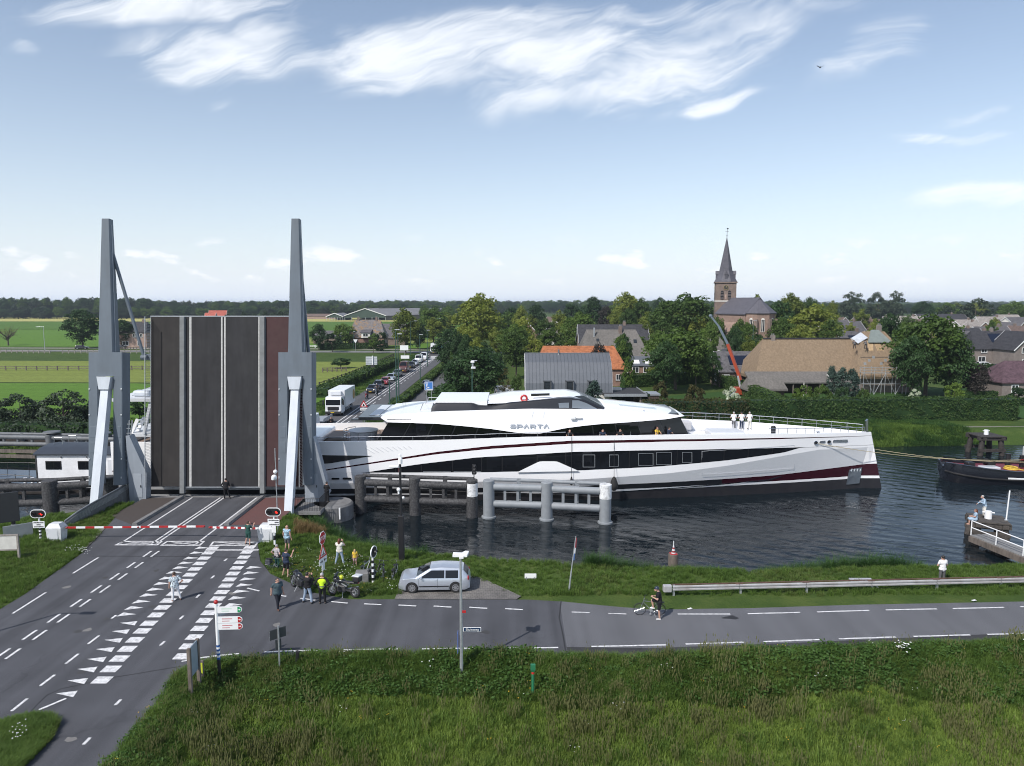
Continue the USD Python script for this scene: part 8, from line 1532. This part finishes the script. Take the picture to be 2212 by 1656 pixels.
part(T,'post',bbox(-.06,-.06,-.3,.06,.06,1.75),timber_pale); part(T,'post',bbox(d[0] - .06,d[1] - .06,-.3,d[0]+.06,d[1]+.06,1.75),timber_pale); part(T,'panel',beam(d*.04+[0,0,1.25],d*.96+[0,0,1.25],.05,.92),M('panel_cream',(.56,.55,.52),.5)); part(T,'rail',cat_([beam(d*-.04+[0,0,1.75],d*1.04+[0,0,1.75],.1,.09),beam(d*.04+[0,0,.74],d*.96+[0,0,.74],.07,.07)]),timber_pale)
p=stand(31,1160); T=thing('dark_shipping_board','tall dark shipping board seen from behind at the left canal edge','sign board',p,.55); part(T,'pole',cyl((.0,.1,-.8),(.0,.1,3.0),.13,n=12),black_paint); part(T,'pole_ring',cat_([lathe([(.142,-.03),(.16,-.03),(.16,.03),(.142,.03)],14,(0,.1,z)) for z in (.35,.9)]),galv); part(T,'board',rbox(-.25,0,2.25,1.35,.12,2.2,.03),M('board_dark',(.02,.022,.026),.6))
T2=thing('sheet_fence','low grey sheet metal fence under the dark shipping board','fence',stand(10,1166)); part(T2,'panel',cat_([box(.2+k*.35,k*.28,.35,.45,.03,1.2,rz=.67) for k in range(4)]),sign_back); part(T2,'rail',beam((0,-.1,.95),(1.5,1.05,.95),.06),galv)
# camera mast in the bank,mooring pile with cone,concrete block,slab
p=stand(868,1213); T=thing('camera_mast','black camera mast with white cameras standing on the bank before the fender','mast',(p[0],p[1],gz(p[0],p[1]))); part(T,'base_column',rbox(0,0,1.5,.36,.36,3.3,.04),black_paint); part(T,'pole',cyl((0,0,3.1),(0,0,6.6),.09,.07,10),black_paint); part(T,'camera',cat_([lathe([(0,0),(.14,0),(.14,.3),(.1,.42),(0,.42)],14,(.02,-.02,6.62)),rbox(0,0,7.15,.16,.16,.25,.04)]),sign_white); part(T,'camera',cat_([rbox(-.4,-.1,6.45,.65,.16,.16,.05),rbox(-.05,0,6.4,.2,.12,.1,.03)]),sign_white); part(T,'dome_camera',cat_([sphere((-.12,-.05,4.9),.13,2),cyl((-.12,-.05,4.6),(-.12,-.05,4.8),.06,n=10),sphere((.18,-.05,4.35),.09,2)]),sign_white)
p=stand(851,1285) if False else G(822,1250); 
p=stand(783,1256); T=thing('concrete_block','weathered square concrete block at the verge beside the bicycles','concrete block',p); part(T,'block',rbox(0,0,.28,.82,.7,.7,.05,.1),concrete); part(T,'plinth',rbox(0,0,-.05,.95,.8,.12,.03,.1),concrete)
p=G(1454,1222,WATER); T=thing('mooring_pile','stout timber pile with a red and white cone on top in the water','mooring pile',p); part(T,'pile',lathe([(0,-1),(.36,-1),(.36,.8),(.33,.86),(0,.86)],18),timber,smooth=40)
for k in range(5):part(T,'cone_band',lathe([(.17 - .026*k,.86+.12*k),(.144 - .026*k,.98+.12*k),(0,.98+.12*k)],16),M('cone_red',(.22,.03,.03),.6) if k % 2 else yacht_grey)
part(T,'cone_foot',rbox(0,0,.88,.5,.5,.05,.02),red_paint); part(T,'topmark',cyl((0,0,1.4),(0,0,1.8),.03,n=8),sign_white)
p=G(1866,1262); T=thing('concrete_ramp_plate','tilted grey concrete plate behind the guard rail','plate',(p[0],p[1],-.1)); part(T,'plate',box(0,0,.12,1.35,1.1,.08,rx=.2),M('plate_grey',(.32,.33,.36),.7,var=.1)); part(T,'support',box(-.5,-.1,.0,.3,.7,.22),concrete)
# guard rail
ga,gb_=G(1452,1286),G(2212,1268); GR=thing('guard_rail','long steel guard rail with rusty joints between the canal bank and the road','guard rail',ga); gd=gb_ - ga; gd[2]=0; gd=gd/np.linalg.norm(gd); gn=np.array([gd[1],-gd[0],0]); GL=50.0; nb=13
rail_m=M('rail_steel',(.42,.42,.43),.5,metal=.25,var=.08,dirt=.55,dirtcol=(.13,.07,.045),dscale=.9); rust=M('rail_rust',(.10,.055,.04),.85,var=.4,scale=6)
for k in range(nb):
    a,b=gd*(k*4.0),gd*(k*4.0+3.97); prof=[(0,.30),(.06,.345),(.06,.41),(.0,.45),(.0,.47),(.06,.51),(.06,.575),(0,.62)]
    v=[c+gn*(x+.06)+[0,0,z - .02] for c in (a,b) for x,z in prof]; n=len(prof); f=[q for i in range(n - 1) for q in ([i,i+1,i+n+1],[i,i+n+1,i+n])]
    part(GR,'rail',TRI(np.array(v),f),rail_m); part(GR,'post',moved(box(0,0,.2,.12,.12,.8),a+gd*.1 - gn*.06),galv); part(GR,'rusty_joint',moved(box(0,0,.61,.42,.16,.04,rz=math.atan2(gd[1],gd[0])),b),rust); part(GR,'back_rail',beam(a+[0,0,.59] - gn*.12,b+[0,0,.59] - gn*.12,.08,.05),rust)
part(GR,'end_block',moved(rbox(0,0,.42,.5,.3,.42,.05,math.atan2(gd[1],gd[0])),-gd*.3),rail_m)
# small debris
for u,v in ((1490,1317),(2104,1299)):p=stand(u,v); T=thing('litter','pale scrap of litter at the road edge '+('left of the guard rail end' if u < 1600 else 'far right below the guard rail'),'litter',(p[0],p[1],max(gz(p[0],p[1]),0)+.03),.3); part(T,'sheet',box(0,0,.015,.26,.12,.02),sign_white); part(T,'fold',box(.08,0,.03,.1,.11,.02,ry=.4),sign_white)
# far signs and lamps
def lampost(label,u,y,vt,arm=1.2,group=None):
    x=X(u,y); zt=P(u,vt,y)[2]; T=thing('street_lamp',label,'street lamp',(x,y,0),0,group); part(T,'pole',cyl((0,0,-.2),(0,0,zt),.11,.06,8),lamp_green); part(T,'arm',cyl((0,0,zt),(arm,0,zt+.15),.05,n=6),lamp_green); part(T,'lamp_head',rbox(arm+.3,0,zt+.14,.8,.3,.14,.05),galv)
for u,y,vt,a,lab in ((841,100,823,.0,'black pole nearest the yacht on the road strip'),(856,112,715,0.0,'tall green pole left of the pair by the road strip'),(861,117,724,0.,'tall green pole right of the pair by the road strip'),(908,150,725,.0,'green lamp pole halfway along the far road'),(924,190,715,0.,'green lamp pole by the traffic island'),(888,230,695,1.4,'lamp with one arm left of the crossroads'),(942,300,690,1.6,'lamp with a long arm past the crossroads'),(766,262,718,0.,'green pole before the farmhouse hedge'),(739,262,721,0.,'green pole left of the farmhouse hedge'),(948,215,760,0.,'short green lamp pole right of the traffic island'),(1020,96,782,0.,'dark pole with white cameras before the thicket tree'),(1623,170,695,0.,'thin green mast in the trees below the church')):lampost(lab,u,y,vt,a)
T=thing('street_lamp','tall lamp post left of the road whose long shadow crosses the lanes','street lamp',(-31,30.6,-.04)); part(T,'pole',cyl((0,0,-.2),(0,0,9.5),.1,.06,10),galv); part(T,'arm',cyl((0,0,9.5),(1.2,0,9.6),.05,n=6),galv); part(T,'lamp_head',rbox(1.5,0,9.6,.8,.3,.14,.05),galv)
T=thing('street_lamp','white lamp with a double arm alone in the left field','street lamp',(X(102,255),255,0)); zt=P(102,707,255)[2]; part(T,'pole',cyl((0,0,-.2),(0,0,zt),.12,.07,8),galv); part(T,'arm',cyl((-2.4,0,zt),(.2,0,zt),.06,n=6),galv); part(T,'lamp_head',cat_([rbox(-2.2,0,zt,.9,.3,.15,.05),rbox(-.6,0,zt,.9,.3,.15,.05)]),galv)
p=P(1021,787,96); T=thing('surveillance_camera','white double camera on the dark pole before the thicket tree','camera',(p[0],95.8,p[2])); part(T,'camera',rbox(0,0,.3,.5,.3,.3,.06),sign_white); part(T,'camera',rbox(.1,0,-.5,.6,.25,.3,.06,.3),sign_white); part(T,'bracket',bbox(-.1,-.05,-.6,.1,.05,.4),galv)
# blue direction sign
y=106.0; a,b=P(917,825,y),P(936,844,y); T=thing('direction_sign','square blue direction sign on two thin legs beside the yacht roof','road sign',((a[0]+b[0])/2,y,0)); w,h=(b[0] - a[0]),a[2] - b[2]; zc_=(a[2]+b[2])/2
bd=part(T,'board',rbox(0,0,zc_,w,.06,h,.03),sign_blue); part(bd,'white_border',cat_([bbox(-w/2+.02,-.04,zc_+s*(h/2 - .05) - .025,w/2 - .02,-.033,zc_+s*(h/2 - .05)+.025) for s in (-1,1)]+[bbox(s*(w/2 - .05) - .025,-.04,zc_ - h/2+.03,s*(w/2 - .05)+.025,-.033,zc_+h/2 - .03) for s in (-1,1)]),sign_white)
part(bd,'route_arrow',cat_([bbox(-w*.28,-.045,zc_ - h*.4,-w*.2,-.034,zc_+.05),bbox(-w*.28,-.045,zc_ - h*.2,-w*.05,-.034,zc_ - h*.13),moved(ext(Polygon([(-.12,0),(.12,0),(0,.18)]),.01),(-w*.24,-.034,zc_+.05),rx=PI/2),moved(ext(Polygon([(0,-.12),(0,.12),(.16,0)]),.01),(-w*.05,-.034,zc_ - h*.165),rx=PI/2)]),sign_white); part(bd,'place_line',cat_([bbox(-w*.42,-.045,zc_+h*.30,-w*.08,-.034,zc_+h*.38),bbox(-w*.30,-.045,zc_+h*.14,-w*.15,-.034,zc_+h*.22),bbox(-w*.2,-.045,zc_ - h*.42,w*.40,-.034,zc_ - h*.33)]),sign_white)
for s in (-1,1):part(T,'leg',cyl((s*w*.3,.05,-.2),(s*w*.3,.05,zc_),.05,n=8),galv)
y=95.; q=P(786,885,y); T=thing('warning_sign','red bordered warning triangle with a text plate at the far bridge approach','road sign',(q[0],y,0)); tr2=Polygon([(-.55,0),(.55,0),(0,.95)]); zb=P(786,880,y)[2]; t=part(T,'triangle_board',moved(ext(tr2,.03),(0,0,zb),rx=PI/2),red_paint); part(t,'white_face',moved(ext(Polygon([(-.34,.11),(.34,.11),(0,.70)]),.01),(0,-.03,zb),rx=PI/2),sign_white); part(t,'symbol',moved(ext(Polygon([(-.15,.16),(.15,.16),(.04,.45),(-.06,.45)]),.008),(0,-.042,zb),rx=PI/2),black_paint); pl=part(T,'text_plate',rbox(0,0,zb - .28,.95,.03,.36,.01),sign_white); part(pl,'faint_line',bbox(-.38,-.022,zb - .34,.38,-.016,zb - .22),sign_back); part(T,'pole',cyl((0,.04,-.2),(0,.04,zb+.5),.045,n=8),galv)
y=168.; a,b=P(790,771,y),P(815,789,y); T=thing('large_road_sign','large sign board seen from behind on a white mast left of the queue','road sign',((a[0]+b[0])/2,y,0)); w,h=b[0] - a[0],a[2] - b[2]; zc_=(a[2]+b[2])/2; bd=part(T,'board',rbox(0,0,zc_,w,.1,h,.03),M('sign_pale_back',(.42,.45,.48),.4)); part(bd,'brace',cat_([bbox(-w/2,-.1,zc_+k*h*.28 - .04,w/2,-.05,zc_+k*h*.28+.04) for k in (-1,0,1)]),galv); part(T,'mast',cyl((.3,-.15,-.3),(.3,-.15,zc_+h/2+.2),.15,n=10),sign_white); part(T,'collar',rbox(.3,-.15,2.0,.9,.5,.9,.05),frame_d)
for u,y,vt,w,lab in ((873,215,752,.9,'small square white sign at the far end of the queue'),(875,213,772,.6,'diamond priority sign under the small square sign'),(957,195,752,.0,'blue lane sign by the dark service road tree')):
    q=P(u,vt,y); T=thing('small_sign',lab,'road sign',(q[0],y,0)); part(T,'pole',cyl((0,.06,-.2),(0,.06,q[2]+.5),.06,n=8),galv); part(T,'board',rbox(0,0,q[2],max(w,1.8)*1.4,.06,1.5 if w > .7 or w==0 else 1.0,.03),sign_white if w else sign_blue)
q=P(757,695+0,262); T=thing('yield_sign','white give way sign at the lane before the farmhouse','road sign',(X(770,255),255,0)); part(T,'pole',cyl((0,0,-.2),(0,0,3.6),.07,n=8),galv); part(T,'board',moved(ext(Polygon([(-.8,.6),(.8,.6),(0,-.8)]),.05),(0,-.08,3.4),rx=PI/2),sign_white)
# field fences
def fence(label,pts,n,rails=(.45,.95),hgt=1.15,mat=timber_pale,name='field_fence',r=.11):
    L=LineString(pts); T=thing(name,label,'fence',(pts[0][0],pts[0][1],0)); o=np.array([pts[0][0],pts[0][1],0]); P_=[np.array([*L.interpolate(L.length*i/n).coords[0],0.]) for i in range(n+1)]
    for q in P_:part(T,'post',moved(box(0,0,hgt/2,r*2,r*2,hgt),q - o),mat)
    for z in rails:
        for a,b in zip(P_[:-1],P_[1:]):part(T,'rail',beam(a - o+[0,0,z],b - o+[0,0,z],r*.7,r*1.2),mat)
fence('post and rail fence along the near edge of the left meadow',[G(-10,801)[:2],G(120,801)[:2],G(330,800)[:2]],15,mat=timber); fence('white rail fence left of the bridge arm along the lane',[G(-10,763)[:2],G(108,764)[:2]],10,mat=timber_pale); fence('second pale rail fence along the lane behind the bridge arm',[G(135,764)[:2],G(322,764)[:2]],14,mat=timber_pale); fence('white rail fence by the lane right of the bridge mast',[G(668,752)[:2],G(772,753)[:2]],8,mat=frame_w); fence('dark rail fence sloping along the ditch left of the queue',[G(690,838)[:2],G(760,812)[:2],G(850,772)[:2]],26,mat=timber_dark); fence('short timber fence panel in the pasture left of the queue',[G(697,805)[:2],G(748,803)[:2]],5,mat=timber,rails=(.4,.75,1.05)); fence('garden fence before the pink brick house',[G(262,757)[:2],G(322,757)[:2]],9,mat=timber)
#================================================crane,boats,dolphins
cb=np.array([X(1588,130),130.,0.]); p1=P(1600,822,130); p2=P(1572,744,132); p3=P(1553,706,134); p4=P(1535,683,136)
T=thing('telescopic_crane','orange telescopic crane boom with a grey jib leaning up beside the new thatch','crane',(p1[0],130,0)); o=np.array([p1[0],130,0]); orange=M('crane_orange',(.30,.05,.02),.4,var=.06)
part(T,'boom',beam(p1 - o,p2 - o,.38,.5),orange); part(T,'inner_boom',beam(p2 - o,p3 - o,.28,.35),M('crane_grey',(.12,.15,.18),.4)); part(T,'jib',beam(p3 - o,p4 - o,.2,.26),M('crane_grey',(.12,.15,.18),.4)); part(T,'boom_head',sphere(p4 - o,.35,1),M('crane_grey',(.12,.15,.18),.4)); part(T,'chassis',rbox(.2,0,.9,2.6,2.0,1.4,.15),orange); part(T,'counter_arm',beam((0,0,1.6),(-.4,.3,p1[2]+.8),.35),galv); part(T,'outrigger',cat_([beam((s*1.3,q*1.0,.9),(s*2.4,q*1.7,.1),.2) for s in (-1,1) for q in (-1,1)]),galv)
# white cabin boat left
cbx=(-42.2,70.0,WATER); T=thing('cabin_boat','white cabin work boat with a dark curved roof moored left of the bridge','boat',cbx); 
hullr=[]
for x,w,zt in ((-14,.3,1.9),(-12,1.8,1.6),(-8,2.5,1.3),(-3,2.7,1.15),(5,2.7,1.15)):hullr.append([(x,-w*.9,-.4),(x,-w,zt),(x,w,zt),(x,w*.9,-.4)])
h_=part(T,'hull',loft(hullr),carblack); part(h_,'white_stripe',cat_([beam((-8,s*2.53,.95),(5,s*2.74,.8),.03,.12) for s in (-1,1)]),sign_white)
cw=part(T,'cabin',bbox(-3.9,-2.35,1.15,5.0,2.35,4.0),white_paint); part(cw,'front_edge',bbox(-4.05,-2.36,1.15,-3.88,2.36,4.0),frame_d)
rr=[];  
for x in np.linspace(-4.1,5.2,8):rr.append([(x,y,z) for y,z in ((-2.55,3.95),(-2.55,4.1),(-1.5,4.5),(0,4.65),(1.5,4.5),(2.55,4.1),(2.55,3.95))])
rfb=part(T,'roof',loft(rr),M('boat_roof',(.035,.042,.055),.5),smooth=40); part(rfb,'vent',cat_([cyl((2.4,-.8,4.5),(2.4,-.8,4.95),.2,n=12)]),black_paint)
for x in (-2.3,.85):wdw=part(cw,'window',rbox(x,-2.37,2.95,1.55,.06,.85,.03),frame_d); part(wdw,'pane',cat_([box(x+s*.36,-2.41,2.95,.68,.02,.7) for s in (-1,1)]),dark_glass)
part(cw,'door_recess',bbox(3.0,-2.39,1.3,4.1,-2.34,3.5),yacht_grey); part(cw,'deck_lamp',cat_([box(2.3,-2.5,3.65,.4,.2,.2),sphere((-1.5,-2.4,3.75),.07,1),sphere((1.0,-2.4,3.75),.07,1)]),black_paint)
part(T,'roof_rail',cat_([tube([(-3.4+k*.9,y,4.4),(-3.3+k*.9,y,5.3),(-2.6+k*.9,y,5.3),(-2.5+k*.9,y,4.5)],.03,6) for k,y in ((0,-.4),(1,.5))]),steel); [part(T,'bow_rail',cat_([tube([(-12,s*1.7,2.3),(-8,s*2.4,2.1),(-4.3,s*2.6,1.9)],.035,6)]+[cyl((x,s*w,1.3),(x,s*w,2.1),.03,n=6) for x,w in ((-10,2.1),(-8,2.4),(-6,2.5))]),black_paint) for s in (-1,1)]; part(T,'bollard',cat_([lathe([(0,0),(.14,0),(.12,.45),(.18,.5),(0,.52)],10,(-5.2+k*.7,-2.3,1.2)) for k in (0,1)]),white_paint)
# black tug at the right
t0=G(2056,1046,WATER); TG=thing('tugboat','black tugboat stern with a white stripe and yellow towing hawser at the right edge','tugboat',(t0[0],t0[1]+1.9,WATER)); hullr=[]
for x,w,zt,zb in ((0,.6,2.0,.2),(.35,1.5,2.05,.05),(1.2,2.15,2.0,-.1),(3,2.5,1.75,-.3),(6,2.7,1.45,-.3),(12,2.8,1.4,-.3),(22,2.7,1.5,-.3)):hullr.append([(x+.25,-w*.8,zb - .3),(x,-w,(zt+zb)/2),(x,-w*.96,zt),(x+.15,-w*.90,zt+.02),(x+.15,-w*.88,zt - .5),(x+.15,w*.88,zt - .5),(x+.15,w*.90,zt+.02),(x,w*.96,zt),(x,w,(zt+zb)/2),(x+.25,w*.8,zb - .3)])
hb_=part(TG,'hull',loft(hullr),M('tug_black',(.010,.011,.015),.18,coat=.7,var=.1),smooth=35); part(hb_,'rubbing_strake',tube([(x,-w - .03,(zt+zb)/2) for x,w,zt,zb in ((.0,.6,2.0,.2),(.35,1.5,2.05,.05),(1.2,2.15,2.0,-.1),(3,2.5,1.75,-.3),(6,2.7,1.45,-.3),(12,2.8,1.4,-.3))],.09,8),rubber); part(hb_,'white_stripe',beam((5.2,-2.72,.78),(8.0,-2.80,.7),.03,.16),sign_white); part(hb_,'white_stripe',beam((8.6,-2.80,.7),(14,-2.84,.66),.03,.16),sign_white)
part(hb_,'red_deck',TRI(np.array([(1.4,-1.8,1.52),(1.4,1.8,1.52),(3,2.1,1.3),(3,-2.1,1.3),(20,2.3,1.0),(20,-2.3,1.0)]),[[0,3,2],[0,2,1],[3,5,4],[3,4,2]]),M('tug_deck_red',(.14,.02,.03),.5)); 
part(TG,'towing_bitt',cat_([cyl((8.8,y,1.0),(8.8,y,2.5),.22,n=12) for y in (-.5,.5)]+[cyl((8.8,-.8,2.1),(8.8,.8,2.1),.14,n=10)]),black_paint); part(TG,'funnel_vent',cat_([cyl((7.6,.9,1.0),(7.6,.9,2.5),.25,n=12),cyl((7.6,.9,2.5),(7.6,.9,2.6),.28,n=12)]),black_paint); part(TG,'deck_house',rbox(11.5,.2,2.1,3.8,3.0,2.4,.15),M('tug_house',(.5,.5,.5),.4)); part(TG,'hatch',rbox(4.9,-.2,1.3,1.8,1.0,.3,.05),yacht_grey); part(TG,'tow_winch',cat_([moved(lathe([(0,-.5),(.4,-.5),(.25,-.45),(.25,.45),(.4,.5),(0,.5)],14),(5.6,.9,1.6),rx=PI/2),rbox(3.4,.7,1.5,.8,.8,.5,.1)]),black_paint)
yel=M('rope_yellow',(.55,.38,.05),.8,var=.2,scale=9); part(TG,'hawser_coil',cat_([moved(trimesh.creation.torus(r,.08,22,6),(7.0,-.5,1.15+k*.14)) for k,r in ((0,.7),(1,.62),(2,.55))]+[tube([(7.5,-.7,1.3),(8.2,-1.0,1.15),(8.6,-.7,1.8),(8.8,-.5,2.2),(9.2,.2,2.3)],.07,8)]),yel)
def rope(label,a,b,sag,mat,r=.03):
    T=thing('tow_rope',label,'rope',a); pts=[np.array(b)*t+np.array(a)*(1 - t) - np.array(a)+[0,0,-sag*4*t*(1 - t)] for t in np.linspace(0,1,18)]; part(T,'line',tube(pts,r,6),mat); part(T,'red_lead',cyl(pts[-1],pts[-1]+(pts[-1] - pts[-2])*1.0,r*1.6,n=6),red_paint)
ry=M('rope_pale',(.42,.36,.22),.8,var=.15); bt=np.array([t0[0]+8.3,t0[1]+1.6,WATER+2.1]); q=solve(*z6((1625,505))); rope('upper pale tow rope from the yacht bow to the tug',q+[0,-.05,0],bt+[0,.3,0],.55,ry); rope('lower pale tow rope from the far bow to the tug',np.array([q[0]+.6,2*YC - q[1],q[2]]),bt+[0,-.3,-.1],.7,ry)
# timber dolphins
def dolphin(label,cx,cy,w,zt,bol=True,rz=0.,mat=timber_dark):
    T=thing('mooring_dolphin',label,'mooring dolphin',(cx,cy,WATER),rz)
    for sx in (-1,1):
        for sy in (-1,1):part(T,'pile',cyl((sx*w*.56,sy*w*.45,-1.5),(sx*w*.42,sy*w*.4,zt),.34,.3,12),mat,smooth=40)
    part(T,'cap_beam',cat_([bbox(-w*.62,sy*w*.42 - .22,zt,w*.62,sy*w*.42+.22,zt+.4) for sy in (-1,1)]+[bbox(sx*w*.42 - .2,-w*.6,zt+.05,sx*w*.42+.2,w*.6,zt+.36) for sx in (-1,1)]),mat); part(T,'deck',bbox(-w*.58,-w*.56,zt+.4,w*.58,w*.56,zt+.5),mat); part(T,'cross_beam',cat_([bbox(-w*.6,-w*.5 - .1,.5,w*.6,-w*.5+.12,.85),bbox(-w*.6,w*.5 - .1,.5,w*.6,w*.5+.12,.85)]),mat)
    if bol:bb_=part(T,'bollard',cat_([lathe([(0,0),(.26,0),(.24,.6),(0,.6)],16,(0,0,zt+.5)),cyl((-.42,0,zt+.98),(.42,0,zt+.98),.05,n=8)]),sign_white)
    return T
q=G(2141,985,WATER); dolphin('dark timber dolphin with a white bollard near the far bank',q[0],q[1]+1.2,2.7,1.9,True)
q=G(2155,1176,WATER); DN=np.array([q[0],q[1]+1.3]); zt=1.15; dolphin('weathered timber dolphin at the right with a couple on it',DN[0],DN[1],2.15,zt,True,-.35,M('timber_weathered',(.06,.053,.047),.85,var=.45,scale=4,bump=.5,bscale=10))
T=thing('white_pole','thin white pole standing on the corner of the dolphin with the couple','pole',(DN[0]+1.05,DN[1] - .55,WATER+zt+.5)); part(T,'pole',cyl((0,0,0),(.1,0,2.4),.05,n=8),sign_white); part(T,'foot',cyl((0,0,0),(0,0,.08),.14,n=10),galv)
person('grey haired man in a light blue shirt standing behind the seated woman',(DN[0] - .1,DN[1]+.35,WATER+zt+.5),1.3,1.78,c_lblue,c_cream,s_black,'grey',('fold','fwd'),lean=.2,sleeves='long',nod=.4)
person('woman in a light blue dress with auburn hair sitting on the dolphin edge',(DN[0] - 1.35,DN[1] - .55,WATER+zt+.52),1.15,1.70,c_lblue,c_lblue,None,'auburn',('lap','lap'),('dangle','sit'),skirt=True,long_hair=True,drop=.80)
# jetty
j0,j1=G(2096,1157,-.75),G(2260,1223,-.75); d=j1 - j0; d[2]=0; Lj=np.linalg.norm(d)+3; d/=np.linalg.norm(d); nj=np.array([-d[1],d[0],0]); T=thing('jetty','grey plank jetty with a white railing at the right edge','jetty',j0)
for k in range(5):part(T,'plank',beam(nj*(.15+k*.3),nj*(.15+k*.3)+d*Lj,.27,.08),M('jetty_plank',(.19,.19,.19),.8,var=.2,scale=3))
part(T,'side_beam',beam(nj*-.05+[0,0,-.25],nj*-.05+d*Lj+[0,0,-.25],.18,.42),timber); part(T,'side_beam',beam(nj*1.55+[0,0,-.25],nj*1.55+d*Lj+[0,0,-.25],.18,.42),timber_dark)
for s in (2.2,6.5):part(T,'pile',cyl(d*s+nj*.6+[0,0,-2.5],d*s+nj*.6+[0,0,-.1],.32,n=12),timber_dark)
rl=part(T,'railing',cat_([tube([nj*.05+[0,0,z],nj*.05+d*Lj+[0,0,z]],.04,8) for z in (.62,1.15)]),sign_white)
for k in range(5):part(rl,'post',cyl(nj*.05+d*(k*2.3),nj*.05+d*(k*2.3)+[0,0,1.15],.04,n=8),sign_white)
# navigation light and boards on the fenders,seats in the garden
for (u,v0,v1,lab) in ((1024,1037,1007,'black navigation light on the white banded pile'),(863,1037,1007,'slim dark sign post on the black fender')):
    y=60.5 if u > 900 else 61.6; a,b=P(u,v0,y),P(u,v1,y); T=thing('navigation_light',lab,'signal light',a); part(T,'post',cyl((0,0,0),(0,0,b[2] - a[2]),.04,n=8),black_paint)
    if u > 900:
        part(T,'lamp_board',rbox(0,-.06,(b[2] - a[2])*.75,.34,.08,.9,.03),black_paint)
        for k in range(3):part(T,'lamp_hood',moved(lathe([(.09,0),(.11,0),(.11,.22),(.09,.22),(.09,0)],12),(.0,-.08,(b[2] - a[2])*.75 - .28+.28*k),rx=PI/2,rz=.9),frame_d)
    else:part(T,'board',rbox(0,0,(b[2] - a[2])*.75,.12,.3,.5,.02),M('sign_dark_red',(.10,.03,.035),.5))
q=G(1605,830); T=thing('garden_chair','white garden chair before the open lean to','chair',(X(1800,131),131,0)); part(T,'seat',rbox(0,0,.42,.5,.5,.06,.02),frame_w); part(T,'backrest',rbox(0,.24,.75,.5,.06,.6,.02),frame_w)
for s in (-1,1):
    for t in (-1,1):part(T,'leg',cyl((s*.22,t*.22,0),(s*.22,t*.22,.4),.025,n=6),frame_w)
T=thing('folded_parasol','folded white parasol on the lawn edge before the farmhouse','parasol',(X(1737,128),128,0)); part(T,'pole',cyl((0,0,0),(0,0,2.7),.03,n=6),frame_w); part(T,'canopy',lathe([(0,2.7),(.12,2.2),(.2,1.2),(0,1.15)],10),b_white)
T=thing('picnic_table','dark wooden picnic table on the middle lawn','table',(*G(1545,878)[:2],0),.3); part(T,'top',box(0,0,.75,1.8,.8,.06),timber)
for s in (-1,1):part(T,'bench',box(0,s*.75,.45,1.8,.28,.05),timber); part(T,'frame',cat_([beam((s*.7,-.8,0),(s*.7,.2,.74),.08),beam((s*.7,.8,0),(s*.7,-.2,.74),.08)]),timber)
T=thing('patio_slabs','dark stepped slabs running down the lawn from the tool shed','paving',(*G(1640,862)[:2],.03))
a,b=G(1615,850),G(1745,890)
for k in range(9):
    c=a+(b - a)*k/8 - np.array([*G(1640,862)[:2],0]); part(T,'slab',box(c[0],c[1],.05,1.6,1.3,.1,rz=-.5),M('slab_dark',(.07,.07,.075),.6,var=.2))
q=G(1770,145+830); T=thing('bird','small dark bird high in the sky at the right','bird',P(1772,146,70)); part(T,'body',sphere((0,0,0),1,2,(.07,.16,.06)),black_paint,smooth=True)
for s in (-1,1):part(T,'wing',TRI(np.array([(s*.04,-.06,.0),(s*.04,.08,.0),(s*.34,.06,.14),(s*.30,-.04,.14)]),[[0,1,2],[0,2,3]] if s > 0 else [[0,2,1],[0,3,2]]),black_paint)
#================================================the air
hz_mat=usdkit.material(stage,'/World/Looks/haze_air',{'v':('principled_volume',dict(color=(.80,.88,1.0),density=.0001,anisotropy=.25))},[],volume='v.volume')
solo('haze',bbox(-7000,-300,-5.4,7000,8000,50.0),hz_mat,kind='stuff')
